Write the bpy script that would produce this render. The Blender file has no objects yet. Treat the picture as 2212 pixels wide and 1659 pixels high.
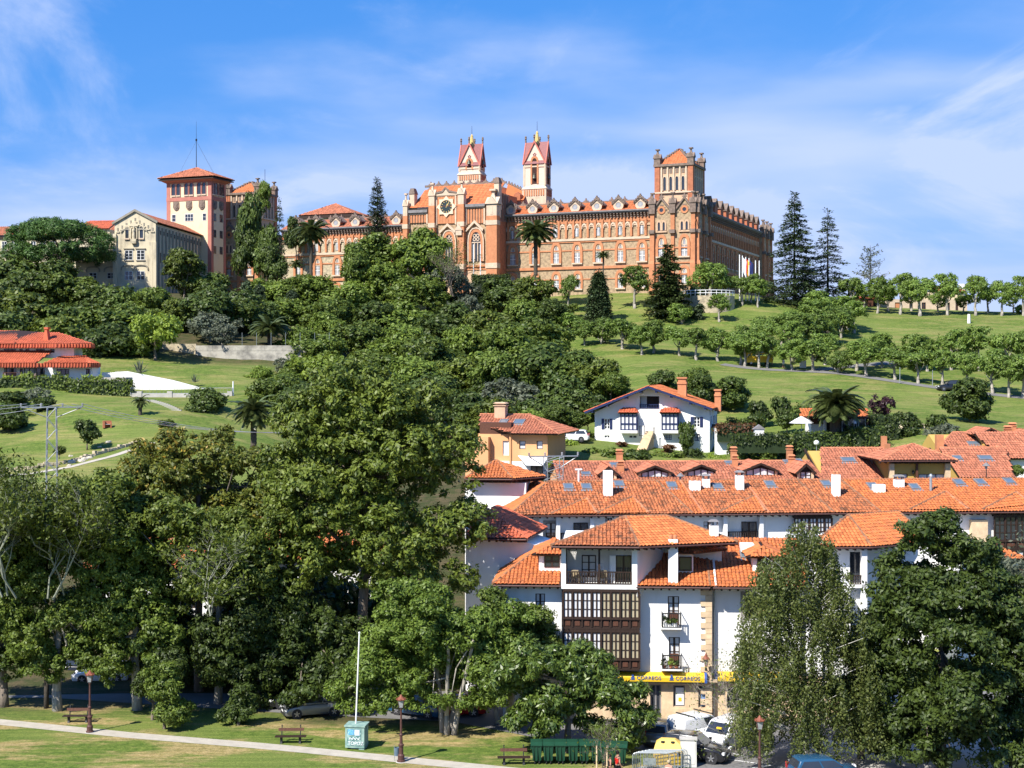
import bpy,bmesh,math,random
import numpy as np
from mathutils import Vector,Matrix
C = bpy.data.collections.new('place'); bpy.context.scene.collection.children.link(C)
SC = bpy.context.scene
R = math.radians
# ---------------------------------------------------------------- camera
FF,U0,V0,CH = 3132.2,1106.0,803.6,24.0
cam = bpy.data.cameras.new('camera'); co = bpy.data.objects.new('camera',cam); C.objects.link(co)
co.location = (0,0,CH); co.rotation_euler = (R(90),0,0)
cam.sensor_width = 36; cam.lens = 36*1450/1024; cam.shift_y = -12/1024
cam.clip_start = 0.5; cam.clip_end = 20000
SC.camera = co
# ---------------------------------------------------------------- light
EL,AZ = R(46),R(41)
tosun = Vector((-math.sin(AZ)*math.cos(EL),-math.cos(AZ)*math.cos(EL),math.sin(EL)))
sl = bpy.data.lights.new('sun','SUN'); sl.energy = 5.0; sl.angle = R(0.5); sl.color = (1,.95,.87)
so = bpy.data.objects.new('sun',sl); C.objects.link(so); so.rotation_euler = tosun.to_track_quat('Z','Y').to_euler()
W = bpy.data.worlds.new('World'); SC.world = W; W.use_nodes = True
nt = W.node_tree; nt.nodes.clear(); N = nt.nodes.new; L = nt.links.new
sky = N('ShaderNodeTexSky'); sky.sky_type = 'NISHITA'; sky.sun_disc = False
sky.sun_elevation = EL; sky.sun_rotation = math.atan2(tosun.x,tosun.y)
sky.air_density = 1.0; sky.dust_density = 0.3; sky.ozone_density = 3.0; sky.altitude = 100
def mth(op,a,b=None,c=None,clamp=False):
    n = N('ShaderNodeMath'); n.operation = op; n.use_clamp = clamp
    for i,q in enumerate((a,b,c)):
        if q is None: continue
        if isinstance(q,(int,float)): n.inputs[i].default_value = q
        else: L(q,n.inputs[i])
    return n.outputs[0]
spc = N('ShaderNodeSeparateColor'); L(sky.outputs[0],spc.inputs[0]); cbc = N('ShaderNodeCombineColor')
for i,(k,e) in enumerate(((.36,1.25),(1.5,.62),(4.15,.42))): L(mth('MULTIPLY',mth('POWER',spc.outputs[i],e),k),cbc.inputs[i])
tc = N('ShaderNodeTexCoord'); sep = N('ShaderNodeSeparateXYZ'); L(tc.outputs['Generated'],sep.inputs[0])
zc_ = mth('MAXIMUM',sep.outputs[2],0.0)
zc_ = mth('ADD',zc_,0.16)
cx_ = mth('DIVIDE',sep.outputs[0],zc_); cy_ = mth('DIVIDE',sep.outputs[1],zc_)
cmb = N('ShaderNodeCombineXYZ'); L(cx_,cmb.inputs[0]); L(cy_,cmb.inputs[1])
mp = N('ShaderNodeMapping'); mp.inputs['Location'].default_value = (5.2,3.9,0); mp.inputs['Scale'].default_value = (.8,1.6,1)
mp.inputs['Rotation'].default_value = (0,0,R(-16)); L(cmb.outputs[0],mp.inputs[0])
n1 = N('ShaderNodeTexNoise'); n1.inputs['Scale'].default_value = .9; n1.inputs['Detail'].default_value = 7; n1.inputs['Roughness'].default_value = .42; n1.inputs['Distortion'].default_value = .35
L(mp.outputs[0],n1.inputs['Vector'])
mp2 = N('ShaderNodeMapping'); mp2.inputs['Location'].default_value = (7.1,4.2,0); mp2.inputs['Scale'].default_value = (.75,.4,1); mp2.inputs['Rotation'].default_value = (0,0,R(38)); L(cmb.outputs[0],mp2.inputs[0])
n2 = N('ShaderNodeTexNoise'); n2.inputs['Scale'].default_value = 1.8; n2.inputs['Detail'].default_value = 9; n2.inputs['Roughness'].default_value = .6; n2.inputs['Distortion'].default_value = .5
L(mp2.outputs[0],n2.inputs['Vector'])
m1 = N('ShaderNodeMapRange'); m1.interpolation_type = 'SMOOTHSTEP'; m1.inputs[1].default_value = .34; m1.inputs[2].default_value = .64; m1.inputs[3].default_value = .08; m1.inputs[4].default_value = .9; L(n1.outputs[0],m1.inputs[0])
m2 = N('ShaderNodeMapRange'); m2.interpolation_type = 'SMOOTHSTEP'; m2.inputs[1].default_value = .5; m2.inputs[2].default_value = .74; m2.inputs[4].default_value = .95; L(n2.outputs[0],m2.inputs[0])
n3 = N('ShaderNodeTexNoise'); n3.inputs['Scale'].default_value = 1.5; n3.inputs['Detail'].default_value = 8; n3.inputs['Roughness'].default_value = .5; L(cmb.outputs[0],n3.inputs['Vector'])
fr_ = mth('ADD',mth('ADD',cy_,mth('MULTIPLY',cx_,.352)),mth('MULTIPLY_ADD',n3.outputs[0],1.5,-3.45))
m3 = N('ShaderNodeMapRange'); m3.interpolation_type = 'SMOOTHSTEP'; m3.inputs[1].default_value = -.3; m3.inputs[2].default_value = .42; m3.inputs[4].default_value = 1; L(fr_,m3.inputs[0])
cf = mth('ADD',mth('MULTIPLY',m3.outputs[0],mth('ADD',m1.outputs[0],.1)),m2.outputs[0],clamp=True)
mx = N('ShaderNodeMixRGB'); L(cf,mx.inputs[0]); L(cbc.outputs[0],mx.inputs[1]); mx.inputs[2].default_value = (5.3,6.6,9.9,1)
bg = N('ShaderNodeBackground'); bg.inputs[1].default_value = 0.066
L(mx.outputs[0],bg.inputs[0]); ow = N('ShaderNodeOutputWorld'); L(bg.outputs[0],ow.inputs[0])
SC.view_settings.view_transform = 'Standard'; SC.view_settings.look = 'None'
SC.view_settings.exposure = 0.74; SC.view_settings.gamma = 1; SC.view_settings.use_curve_mapping = False
SC.render.engine = 'CYCLES'
# ---------------------------------------------------------------- pixel helpers (2212 px wide frame) and crops of the photograph
def P(u,v,d): return Vector(((u-U0)/FF*d,d,CH+(V0-v)/FF*d))
def X_(u,d): return (u-U0)/FF*d
def Z_(v,d): return CH+(V0-v)/FF*d
def zc(x0,y0,s): return lambda x,y=0: ((x0+x/s)/1.82278,(y0+y/s)/1.82278)
z1 = zc(0,450,1.9235); z2 = zc(1050,450,1.9518); z3 = zc(1900,450,1.7696); z4 = zc(2900,700,1.8436)
z5 = zc(0,1200,1.9235); z6 = zc(1800,1450,1.9235); z7 = zc(2900,1600,1.9541); z8 = zc(1800,2000,1.7696)
z9 = zc(0,2000,1.62); z10 = zc(1000,2300,1.8433); z11 = zc(2100,2500,2.212); z12 = zc(2800,1900,1.4756)
# ---------------------------------------------------------------- materials
MATS = {}
def mat(name,col,rough=.8,var=.15,scale=1.5,col2=None,f2=.5,bump=0,bscale=None,metal=0,spec=.3,detail=6,island=0,coat=0,stretch=None,obr=0):
    if name in MATS: return MATS[name]
    m = bpy.data.materials.new(name); m.use_nodes = True; t = m.node_tree; b = t.nodes['Principled BSDF']
    n = t.nodes.new; l = t.links.new
    b.inputs['Roughness'].default_value = rough; b.inputs['Metallic'].default_value = metal; b.inputs['Specular IOR Level'].default_value = spec
    b.inputs['Coat Weight'].default_value = coat
    tcn = n('ShaderNodeTexCoord'); src = tcn.outputs['Object']
    if stretch:
        mpn = n('ShaderNodeMapping'); mpn.inputs['Scale'].default_value = stretch; l(src,mpn.inputs[0]); src = mpn.outputs[0]
    no = n('ShaderNodeTexNoise'); no.inputs['Scale'].default_value = scale; no.inputs['Detail'].default_value = detail; no.inputs['Roughness'].default_value = .6
    l(src,no.inputs['Vector'])
    mr = n('ShaderNodeMapRange'); mr.inputs[1].default_value = .3; mr.inputs[2].default_value = .7; l(no.outputs[0],mr.inputs[0])
    m1_ = n('ShaderNodeMixRGB'); l(mr.outputs[0],m1_.inputs[0])
    c2 = col2 if col2 else tuple(c*(1-var) for c in col)
    c1 = col if col2 else tuple(min(1,c*(1+var)) for c in col)
    m1_.inputs[1].default_value = (*c1,1); m1_.inputs[2].default_value = (*c2,1)
    out = m1_.outputs[0]
    if col2: mr.inputs[1].default_value = f2-.12; mr.inputs[2].default_value = f2+.12
    if island or obr:
        hv = n('ShaderNodeHueSaturation'); l(out,hv.inputs['Color'])
        if island: g = n('ShaderNodeNewGeometry'); rnd = g.outputs['Random Per Island']; a = island
        else: g = n('ShaderNodeObjectInfo'); rnd = g.outputs['Random']; a = obr
        mm = n('ShaderNodeMapRange'); mm.inputs[3].default_value = 1-a; mm.inputs[4].default_value = 1+a; l(rnd,mm.inputs[0]); l(mm.outputs[0],hv.inputs['Value'])
        out = hv.outputs[0]
    l(out,b.inputs['Base Color'])
    if bump:
        bn = n('ShaderNodeTexNoise'); bn.inputs['Scale'].default_value = bscale or scale*4; bn.inputs['Detail'].default_value = 4; l(src,bn.inputs['Vector'])
        bp = n('ShaderNodeBump'); bp.inputs['Strength'].default_value = bump; bp.inputs['Distance'].default_value = .1; l(bn.outputs[0],bp.inputs['Height']); l(bp.outputs[0],b.inputs['Normal'])
    MATS[name] = m; return m
def leafmat(name,ca,cb,cc=None,tr=.3,spec=.35,rough=.5,big=.35,bs=.35):
    m = bpy.data.materials.new(name); m.use_nodes = True; t = m.node_tree; b = t.nodes['Principled BSDF']; n = t.nodes.new; l = t.links.new
    g = n('ShaderNodeNewGeometry'); oi = n('ShaderNodeObjectInfo')
    cr = n('ShaderNodeValToRGB'); e = cr.color_ramp.elements; e[0].color = (*ca,1); e[1].color = (*cb,1)
    if cc: q = e.new(.93); q.color = (*cb,1); e[-1].color = (*cc,1)
    tcn = n('ShaderNodeTexCoord'); no = n('ShaderNodeTexNoise'); no.inputs['Scale'].default_value = bs; no.inputs['Detail'].default_value = 2; l(tcn.outputs['Object'],no.inputs['Vector'])
    a1 = n('ShaderNodeMath'); a1.operation = 'MULTIPLY_ADD'; l(no.outputs[0],a1.inputs[0]); a1.inputs[1].default_value = big*2; a1.inputs[2].default_value = -big
    a2 = n('ShaderNodeMath'); a2.operation = 'ADD'; a2.use_clamp = True; l(g.outputs['Random Per Island'],a2.inputs[0]); l(a1.outputs[0],a2.inputs[1]); l(a2.outputs[0],cr.inputs[0])
    hv = n('ShaderNodeHueSaturation'); l(cr.outputs[0],hv.inputs['Color'])
    mm = n('ShaderNodeMapRange'); mm.inputs[3].default_value = .78; mm.inputs[4].default_value = 1.25; l(oi.outputs['Random'],mm.inputs[0]); l(mm.outputs[0],hv.inputs['Value'])
    l(hv.outputs[0],b.inputs['Base Color']); b.inputs['Roughness'].default_value = rough; b.inputs['Specular IOR Level'].default_value = spec
    tl = n('ShaderNodeBsdfTranslucent'); hv2 = n('ShaderNodeHueSaturation'); hv2.inputs['Value'].default_value = 1.3; hv2.inputs['Hue'].default_value = .485; l(hv.outputs[0],hv2.inputs['Color']); l(hv2.outputs[0],tl.inputs[0])
    mxs = n('ShaderNodeMixShader'); mxs.inputs[0].default_value = tr; l(b.outputs[0],mxs.inputs[1]); l(tl.outputs[0],mxs.inputs[2])
    l(mxs.outputs[0],t.nodes['Material Output'].inputs['Surface']); MATS[name] = m; return m
LEAF = dict(
 dark=leafmat('leaf_dark',(.028,.05,.01),(.09,.13,.022)),
 mid=leafmat('leaf_mid',(.05,.085,.012),(.15,.2,.03)),
 light=leafmat('leaf_light',(.08,.13,.016),(.2,.27,.04)),
 yellow=leafmat('leaf_yellow',(.06,.09,.014),(.19,.2,.03),(.4,.27,.04),big=.45,bs=.25),
 olive=leafmat('leaf_olive',(.042,.068,.01),(.155,.195,.027)),
 hill=leafmat('leaf_hill',(.034,.06,.011),(.118,.168,.03)),
 fresh=leafmat('leaf_fresh',(.055,.095,.014),(.15,.21,.032)),
 lime=leafmat('leaf_lime',(.15,.22,.025),(.26,.34,.04)),
 grey=leafmat('leaf_grey',(.08,.1,.06),(.17,.19,.12)),
 plane=leafmat('leaf_plane',(.08,.14,.022),(.2,.28,.05)),
 conif=leafmat('leaf_conifer',(.026,.046,.02),(.075,.11,.04),tr=.1),
 cedar=leafmat('leaf_cedar',(.03,.055,.016),(.085,.115,.03),tr=.1),
 pine=leafmat('leaf_pine',(.03,.07,.012),(.075,.14,.025),tr=.15),
 palm=leafmat('leaf_palm',(.05,.075,.02),(.12,.15,.045),tr=.15,rough=.4,spec=.5),
 birch=leafmat('leaf_birch',(.06,.09,.02),(.18,.21,.05)),
 chestnut=leafmat('leaf_chestnut',(.04,.075,.014),(.15,.21,.035),rough=.38,spec=.5),
 purple=leafmat('leaf_purple',(.03,.012,.018),(.08,.03,.035)),
 red=leafmat('leaf_red',(.12,.06,.03),(.2,.09,.03)),
)
M = dict(
 bark=mat('bark',(.16,.13,.1),.9,.35,3,bump=.5,stretch=(3,3,.6)),
 barkgrey=mat('bark_grey',(.33,.3,.25),.9,.4,2.5,bump=.5,stretch=(3,3,.6)),
 barkdark=mat('bark_dark',(.06,.05,.04),.9,.3,3,bump=.4),
 lichen=mat('lichen_twigs',(.26,.27,.21),.95,.3,5),
 birchbark=mat('birch_bark',(.6,.58,.52),.8,col2=(.1,.09,.08),f2=.64,scale=5,stretch=(.6,.6,3)),
 palmtrunk=mat('palm_trunk',(.09,.075,.055),.95,.3,6,bump=.6),
 tile=mat('roof_tile',(.56,.17,.05),.85,col2=(.42,.13,.05),f2=.52,scale=2.2,island=.26,detail=8),
 tiledirty=mat('roof_tile_weathered',(.5,.16,.06),.9,col2=(.16,.075,.04),f2=.56,scale=1.7,island=.38,detail=10),
 tilepale=mat('roof_tile_pale',(.46,.16,.085),.85,col2=(.3,.115,.065),f2=.55,scale=1.6,island=.3,detail=8),
 tilered=mat('roof_tile_red',(.54,.13,.06),.75,.12,.8,island=.22),
 ridge=mat('ridge_tile',(.26,.13,.07),.9,.4,2,bump=.3),
 ridgelight=mat('ridge_tile_clean',(.5,.2,.1),.9,.3,2),
 white=mat('white_render',(.82,.81,.78),.85,col2=(.72,.7,.65),f2=.62,scale=.7,stretch=(1,1,.3),bump=.06,bscale=6),
 whitedirty=mat('white_render_old',(.8,.79,.76),.9,col2=(.62,.6,.55),f2=.64,scale=.4,stretch=(1,1,.35)),
 whitepaint=mat('white_paint',(.8,.8,.78),.5,.03,2),
 orangewall=mat('orange_render',(.68,.36,.17),.9,.05,.6),
 yellowwall=mat('ochre_render',(.5,.33,.09),.9,.05,.6),
 stone=mat('sandstone',(.62,.46,.29),.9,.22,1.2,bump=.2),
 stonegrey=mat('grey_stone',(.3,.28,.25),.95,.35,1.5,bump=.3),
 darkwood=mat('dark_timber',(.035,.02,.014),.6,.3,3,stretch=(6,6,1)),
 brownwood=mat('brown_timber',(.1,.042,.025),.6,.3,3,stretch=(6,6,1)),
 navy=mat('navy_paint',(.02,.03,.09),.45,.1,3),
 glass=mat('window_glass',(.03,.035,.045),.08,.3,.5,spec=.8),
 glasslight=mat('curtained_glass',(.42,.42,.42),.25,col2=(.2,.21,.22),f2=.52,scale=.7,spec=.6),
 glassbeige=mat('blind_glass',(.42,.36,.24),.3,.06,1,spec=.6),
 curtain=mat('white_curtain',(.62,.62,.62),.8,.14,9,stretch=(1,1,.02)),
 iron=mat('black_iron',(.02,.02,.02),.5,.2,4),
 lampbrown=mat('brown_lamp_paint',(.09,.042,.035),.55,.25,5),
 lampred=mat('rust_red_paint',(.22,.07,.04),.6,.25,5),
 steel=mat('galvanised_steel',(.42,.45,.45),.45,.15,4,metal=.6),
 concrete=mat('concrete',(.42,.4,.36),.9,.2,.8,bump=.2),
 concretewall=mat('stained_concrete',(.44,.41,.34),.95,col2=(.17,.16,.14),f2=.54,scale=.5,bump=.3,bscale=3),
 asphalt=mat('asphalt',(.17,.165,.16),.9,.12,.7,bump=.15,bscale=30),
 paving=mat('pale_paving',(.4,.385,.35),.9,.14,1.2,bump=.15,bscale=8),
 pathm=mat('path_gravel',(.42,.38,.31),.95,.14,1.5,bump=.2,bscale=14),
 brickred=mat('red_brick',(.4,.145,.075),.85,.22,1.4,bump=.2,bscale=6),
 brickorange=mat('orange_brick',(.5,.21,.1),.85,.16,1.2,bump=.15,bscale=6),
 brickpink=mat('pink_stone',(.55,.37,.24),.85,.15,1.2),
 collegetile=mat('flat_roof_tile',(.5,.15,.055),.8,.12,.8,island=.2),
 rubble=mat('rubble_masonry',(.44,.32,.195),.95,col2=(.25,.18,.115),f2=.54,scale=1.7,bump=.6,bscale=3,detail=3),
 rubbleg=mat('rubble_masonry_grey',(.5,.42,.28),.95,col2=(.28,.24,.17),f2=.54,scale=1.7,bump=.6,bscale=3,detail=3),
 stonebrown=mat('weathered_trim',(.2,.15,.12),.9,.35,1.6,bump=.3),
 stonelight=mat('pale_trim',(.57,.44,.32),.85,.15,1.4),
 cream=mat('cream_render',(.72,.58,.38),.9,.07,.4,col2=(.55,.43,.28),f2=.66),
 pinktrim=mat('faded_pink_trim',(.42,.17,.13),.9,.12,.7),
 greystone=mat('old_grey_render',(.6,.52,.36),.95,col2=(.24,.21,.16),f2=.62,scale=.45,bump=.25,bscale=3,stretch=(1,1,.4)),
 greystoned=mat('old_grey_dark',(.3,.27,.21),.95,.35,.5,stretch=(1,1,.4)),
 leadgrey=mat('lead_grey',(.2,.19,.19),.7,.25,1.5),
 gold=mat('gold_mosaic',(.6,.44,.16),.45,.2,4),
 spirered=mat('spire_scales',(.19,.04,.045),.5,.35,5,island=.2),
 spirepink=mat('spire_coping',(.48,.15,.11),.7,.15,2),
 whitestone=mat('cream_mosaic',(.62,.51,.4),.8,.1,2.5),
 bronze=mat('bell_bronze',(.16,.17,.13),.5,.25,4,metal=.5),
 yellowpl=mat('yellow_plastic',(.75,.48,.03),.45,.05,3),
 yellowaw=mat('yellow_awning',(.72,.46,.02),.5,.05,1),
 bluepl=mat('blue_panel',(.04,.09,.3),.5,.1,3),
 greenpl=mat('green_container',(.012,.055,.03),.45,.15,2),
 red=mat('red_cloth',(.62,.02,.015),.8,.1,5),
 black=mat('black_cloth',(.015,.015,.018),.8,.2,5),
 whitecl=mat('white_cloth',(.75,.75,.75),.8,.08,5),
 khaki=mat('khaki_cloth',(.4,.32,.2),.85,.1,5),
 skin=mat('skin',(.45,.24,.16),.6,.08,6),
 hair=mat('dark_hair',(.03,.02,.015),.7,.2,9),
 rubber=mat('tyre_rubber',(.02,.02,.02),.85,.15,6),
 rim=mat('wheel_rim',(.5,.5,.52),.35,.1,5,metal=.8),
 carsilver=mat('silver_grey_paint',(.2,.21,.22),.3,.03,1,metal=.55,coat=.6),
 carwhite=mat('white_car_paint',(.78,.78,.77),.3,.02,1,coat=.5),
 carblack=mat('black_car_paint',(.012,.012,.014),.22,.05,1,coat=.8),
 carblue=mat('blue_car_paint',(.02,.08,.16),.25,.05,1,coat=.7),
 carred=mat('red_car_paint',(.35,.01,.01),.25,.05,1,coat=.7),
 taillight=mat('tail_light',(.35,.01,.01),.25,.1,5,spec=.6),
 headlight=mat('head_light',(.75,.75,.75),.15,.1,5,spec=.8),
 plastic=mat('black_plastic',(.03,.03,.032),.6,.1,5),
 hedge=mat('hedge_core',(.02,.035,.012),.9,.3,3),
)
# ---------------------------------------------------------------- objects and meshes
def new_mesh(name,v,f,m=None,smooth=False):
    me = bpy.data.meshes.new(name); me.from_pydata([tuple(q) for q in v],[],f); me.update()
    if m: me.materials.append(m)
    if smooth: me.polygons.foreach_set('use_smooth',[True]*len(me.polygons))
    return me
def np_mesh(name,v,nper,m=None):
    """v (n*nper,3): n separate faces of nper corners"""
    n = len(v)//nper; me = bpy.data.meshes.new(name)
    me.vertices.add(len(v)); me.vertices.foreach_set('co',np.asarray(v,np.float32).ravel())
    me.loops.add(len(v)); me.loops.foreach_set('vertex_index',np.arange(len(v),dtype=np.int32))
    me.polygons.add(n); me.polygons.foreach_set('loop_start',np.arange(0,len(v),nper,dtype=np.int32))
    me.update(calc_edges=True); me.validate()
    if m: me.materials.append(m)
    return me
def link(o,parent=None,loc=None,rotz=0):
    C.objects.link(o)
    if parent: o.parent = parent
    if loc is not None: o.location = loc
    if rotz: o.rotation_euler = (0,0,rotz)
    return o
def tag(o,label=None,cat=None,group=None,kind=None):
    if label: o['label'] = label
    if cat: o['category'] = cat
    if group: o['group'] = group
    if kind: o['kind'] = kind
    return o
def empty(name,loc,rotz=0,label=None,cat=None,group=None):
    o = bpy.data.objects.new(name,None); o.empty_display_size = .3; link(o,None,loc,rotz); return tag(o,label,cat,group)
def obj(name,me,parent=None,loc=None,rotz=0,rot=None,sc=None):
    o = bpy.data.objects.new(name,me); link(o,parent,loc,rotz)
    if rot is not None: o.rotation_euler = rot
    if sc is not None: o.scale = sc
    return o
def dup(root,loc,rotz=0,label=None,cat=None,group=None,scale=None):
    r = root.copy(); C.objects.link(r); r.location = loc; r.rotation_euler = (0,0,rotz)
    if scale is not None: r.scale = scale
    tag(r,label,cat,group)
    for ch in list(root.children):
        c = ch.copy(); C.objects.link(c); c.parent = r
        for g in list(ch.children):
            d = g.copy(); C.objects.link(d); d.parent = c
    return r
class MB:
    def __init__(s): s.v = []; s.f = []; s.T = None
    def add(s,vs,fs):
        b = len(s.v)
        if s.T is not None: vs = [s.T @ Vector(q) for q in vs]
        s.v += [tuple(q) for q in vs]; s.f += [tuple(b+i for i in f) for f in fs]; return s
    def box(s,x0,x1,y0,y1,z0,z1):
        return s.add([(x0,y0,z0),(x1,y0,z0),(x1,y1,z0),(x0,y1,z0),(x0,y0,z1),(x1,y0,z1),(x1,y1,z1),(x0,y1,z1)],
                     [(0,3,2,1),(4,5,6,7),(0,1,5,4),(1,2,6,5),(2,3,7,6),(3,0,4,7)])
    def cbox(s,c,sx,sy,sz): return s.box(c[0]-sx/2,c[0]+sx/2,c[1]-sy/2,c[1]+sy/2,c[2],c[2]+sz)
    def frust(s,x0,x1,y0,y1,z0,z1,i,j=None):
        j = i if j is None else j
        return s.add([(x0,y0,z0),(x1,y0,z0),(x1,y1,z0),(x0,y1,z0),(x0+i,y0+j,z1),(x1-i,y0+j,z1),(x1-i,y1-j,z1),(x0+i,y1-j,z1)],
                     [(0,3,2,1),(4,5,6,7),(0,1,5,4),(1,2,6,5),(2,3,7,6),(3,0,4,7)])
    def prism(s,pts,y0,y1):
        n = len(pts); vs = [(x,y0,z) for x,z in pts]+[(x,y1,z) for x,z in pts]
        return s.add(vs,[tuple(range(n)),tuple(range(2*n-1,n-1,-1))]+[(i,i+n,(i+1) % n+n,(i+1) % n) for i in range(n)])
    def prismx(s,pts,x0,x1):
        n = len(pts); vs = [(x0,y,z) for y,z in pts]+[(x1,y,z) for y,z in pts]
        return s.add(vs,[tuple(range(n)),tuple(range(2*n-1,n-1,-1))]+[(i,i+n,(i+1) % n+n,(i+1) % n) for i in range(n)])
    def prismz(s,pts,z0,z1):
        n = len(pts); vs = [(x,y,z0) for x,y in pts]+[(x,y,z1) for x,y in pts]
        return s.add(vs,[tuple(range(n)),tuple(range(2*n-1,n-1,-1))]+[(i,i+n,(i+1) % n+n,(i+1) % n) for i in range(n)])
    def ring(s,outer,inner,y0,y1):
        n = len(outer)
        vs = [(x,y0,z) for x,z in outer]+[(x,y0,z) for x,z in inner]+[(x,y1,z) for x,z in outer]+[(x,y1,z) for x,z in inner]
        fs = []
        for i in range(n-1):
            fs += [(i,i+1,n+i+1,n+i),(i,2*n+i,2*n+i+1,i+1),(n+i,n+i+1,3*n+i+1,3*n+i)]
        return s.add(vs,fs)
    def tube(s,p0,p1,r0,r1=None,n=6,caps=True):
        r1 = r0 if r1 is None else r1; p0 = Vector(p0); p1 = Vector(p1); d = (p1-p0)
        if d.length < 1e-6: return s
        d.normalize(); a = d.cross(Vector((0,0,1)) if abs(d.z) < .9 else Vector((1,0,0))).normalized(); b = d.cross(a)
        vs = []
        for p,r in ((p0,r0),(p1,r1)):
            for i in range(n):
                t = 2*math.pi*i/n; vs.append(p+a*math.cos(t)*r+b*math.sin(t)*r)
        fs = [(i,(i+1) % n,n+(i+1) % n,n+i) for i in range(n)]
        if caps: fs += [tuple(range(n-1,-1,-1)),tuple(range(n,2*n))]
        return s.add(vs,fs)
    def path(s,pts,rs,n=6):
        for i in range(len(pts)-1): s.tube(pts[i],pts[i+1],rs[i],rs[i+1],n,caps=(i == 0 or i == len(pts)-2))
        return s
    def lathe(s,prof,n=12,c=(0,0,0)):
        vs = []
        for r,z in prof:
            for i in range(n):
                t = 2*math.pi*i/n; vs.append((c[0]+r*math.cos(t),c[1]+r*math.sin(t),c[2]+z))
        fs = []
        for k in range(len(prof)-1):
            for i in range(n): fs.append((k*n+i,k*n+(i+1) % n,(k+1)*n+(i+1) % n,(k+1)*n+i))
        fs.append(tuple(range(n-1,-1,-1))); fs.append(tuple((len(prof)-1)*n+i for i in range(n)))
        return s.add(vs,fs)
    def quad(s,*p): return s.add(p,[tuple(range(len(p)))])
    def wall(s,x0,x1,z0,z1,holes=(),y=0,depth=.3,thick=.35):
        """wall facing -y with rectangular openings (hx0,hx1,hz0,hz1) and their reveals"""
        xs = sorted({x0,x1,*[min(max(h[i],x0),x1) for h in holes for i in (0,1)]}); zs = sorted({z0,z1,*[min(max(h[i],z0),z1) for h in holes for i in (2,3)]})
        for i in range(len(xs)-1):
            for j in range(len(zs)-1):
                cx,cz = (xs[i]+xs[i+1])/2,(zs[j]+zs[j+1])/2
                if any(h[0] < cx < h[1] and h[2] < cz < h[3] for h in holes): continue
                s.quad((xs[i],y,zs[j]),(xs[i+1],y,zs[j]),(xs[i+1],y,zs[j+1]),(xs[i],y,zs[j+1]))
        for a,b,c,d in holes:
            s.quad((a,y,c),(a,y+depth,c),(a,y+depth,d),(a,y,d)); s.quad((b,y,c),(b,y,d),(b,y+depth,d),(b,y+depth,c))
            s.quad((a,y,d),(a,y+depth,d),(b,y+depth,d),(b,y,d)); s.quad((a,y,c),(b,y,c),(b,y+depth,c),(a,y+depth,c))
        return s
    def mesh(s,name,m,smooth=False): return new_mesh(name,s.v,s.f,m,smooth)
    def build(s,name,m,parent=None,smooth=False,kind=None,loc=None,rotz=0):
        o = obj(name,s.mesh(name,m,smooth),parent,loc,rotz)
        if kind: o['kind'] = kind
        return o
class Fr:
    """a building frame: local x along the front (right +), y into the building, z up"""
    def __init__(s,u0,d0,deg,zb): s.X0 = X_(u0,d0); s.Y0 = d0; s.a = R(deg); s.zb = zb; s.c = math.cos(s.a); s.s = math.sin(s.a)
    def root(s,name,label=None,cat='building',group=None): return empty(name,(s.X0,s.Y0,s.zb),s.a,label,cat,group)
    def x(s,u,y=0):
        k = (u-U0)/FF; return (k*(s.Y0+y*s.c)-(s.X0-y*s.s))/(s.c-k*s.s)
    def z(s,u,v,y=0):
        x = s.x(u,y); d = s.Y0+x*s.s+y*s.c; return Z_(v,d)-s.zb
    def at(s,uv,y=0): return s.x(uv[0],y),s.z(uv[0],uv[1],y)
    def y(s,u,x):
        k = (u-U0)/FF; return (s.X0+x*s.c-k*(s.Y0+x*s.s))/(s.s+k*s.c)
    def zs(s,u,v,x):
        y = s.y(u,x); return Z_(v,s.Y0+x*s.s+y*s.c)-s.zb
    def w(s,x,y,z): return Vector((s.X0+x*s.c-y*s.s,s.Y0+x*s.s+y*s.c,s.zb+z))
# ---------------------------------------------------------------- terrain
CP = []
def g(u,v,d): CP.append((X_(u,d),d,Z_(v,d)))
for x in (-90,-60,-30,0,30,60,90):
    for y in (30,60,80,95,108): CP.append((x,y,0))
for x in (-60,0,60): CP.append((x,-40,0))
for x in (-60,-40): CP.append((x,125,4));
for x in (0,25,50,75): CP.append((x,125,1.5)); CP.append((x,145,6))
g(100,1060,155); g(200,1030,160); g(60,1000,170); g(250,1000,166); g(200,960,178); g(100,950,180); g(300,930,182); g(400,900,190); g(200,880,196); g(60,900,195)
g(450,861,208); g(250,864,205); g(520,786,245); g(620,791,245); g(420,782,243); g(600,858,208); g(100,830,213); g(300,838,219); g(500,800,232); g(400,790,236); g(560,790,240)
g(600,745,252); g(500,740,256); g(700,770,262); g(350,745,250); g(150,745,248); g(0,750,246)
g(300,680,280); g(500,680,280); g(600,650,297); g(100,660,280)
g(720,960,200); g(900,970,200); g(1000,880,235); g(1120,870,230); g(800,830,250); g(1000,790,262); g(900,700,285); g(1100,740,270); g(1150,940,195)
g(1250,960,182); g(1430,955,190); g(1550,970,188); g(1700,960,182); g(1850,945,180); g(2000,935,178); g(1350,860,212); g(1500,850,214); g(1700,860,212)
g(1900,880,205); g(2100,900,200); g(2212,910,198); g(2350,915,196); g(1400,790,238); g(1600,800,238); g(1700,802,236); g(1814,804,234); g(2049,834,226); g(2212,849,222); g(2400,856,220)
g(1300,758,255); g(1500,755,258); g(1650,765,254); g(1850,755,258); g(2100,770,254); g(2300,770,254)
g(1250,700,280); g(1450,705,278); g(1650,705,278); g(1850,705,284); g(2100,705,288); g(2300,705,290); g(1500,668,290); g(1650,662,293)
g(1880,673,306); g(2050,675,308); g(2212,677,308); g(2350,678,308)
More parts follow.
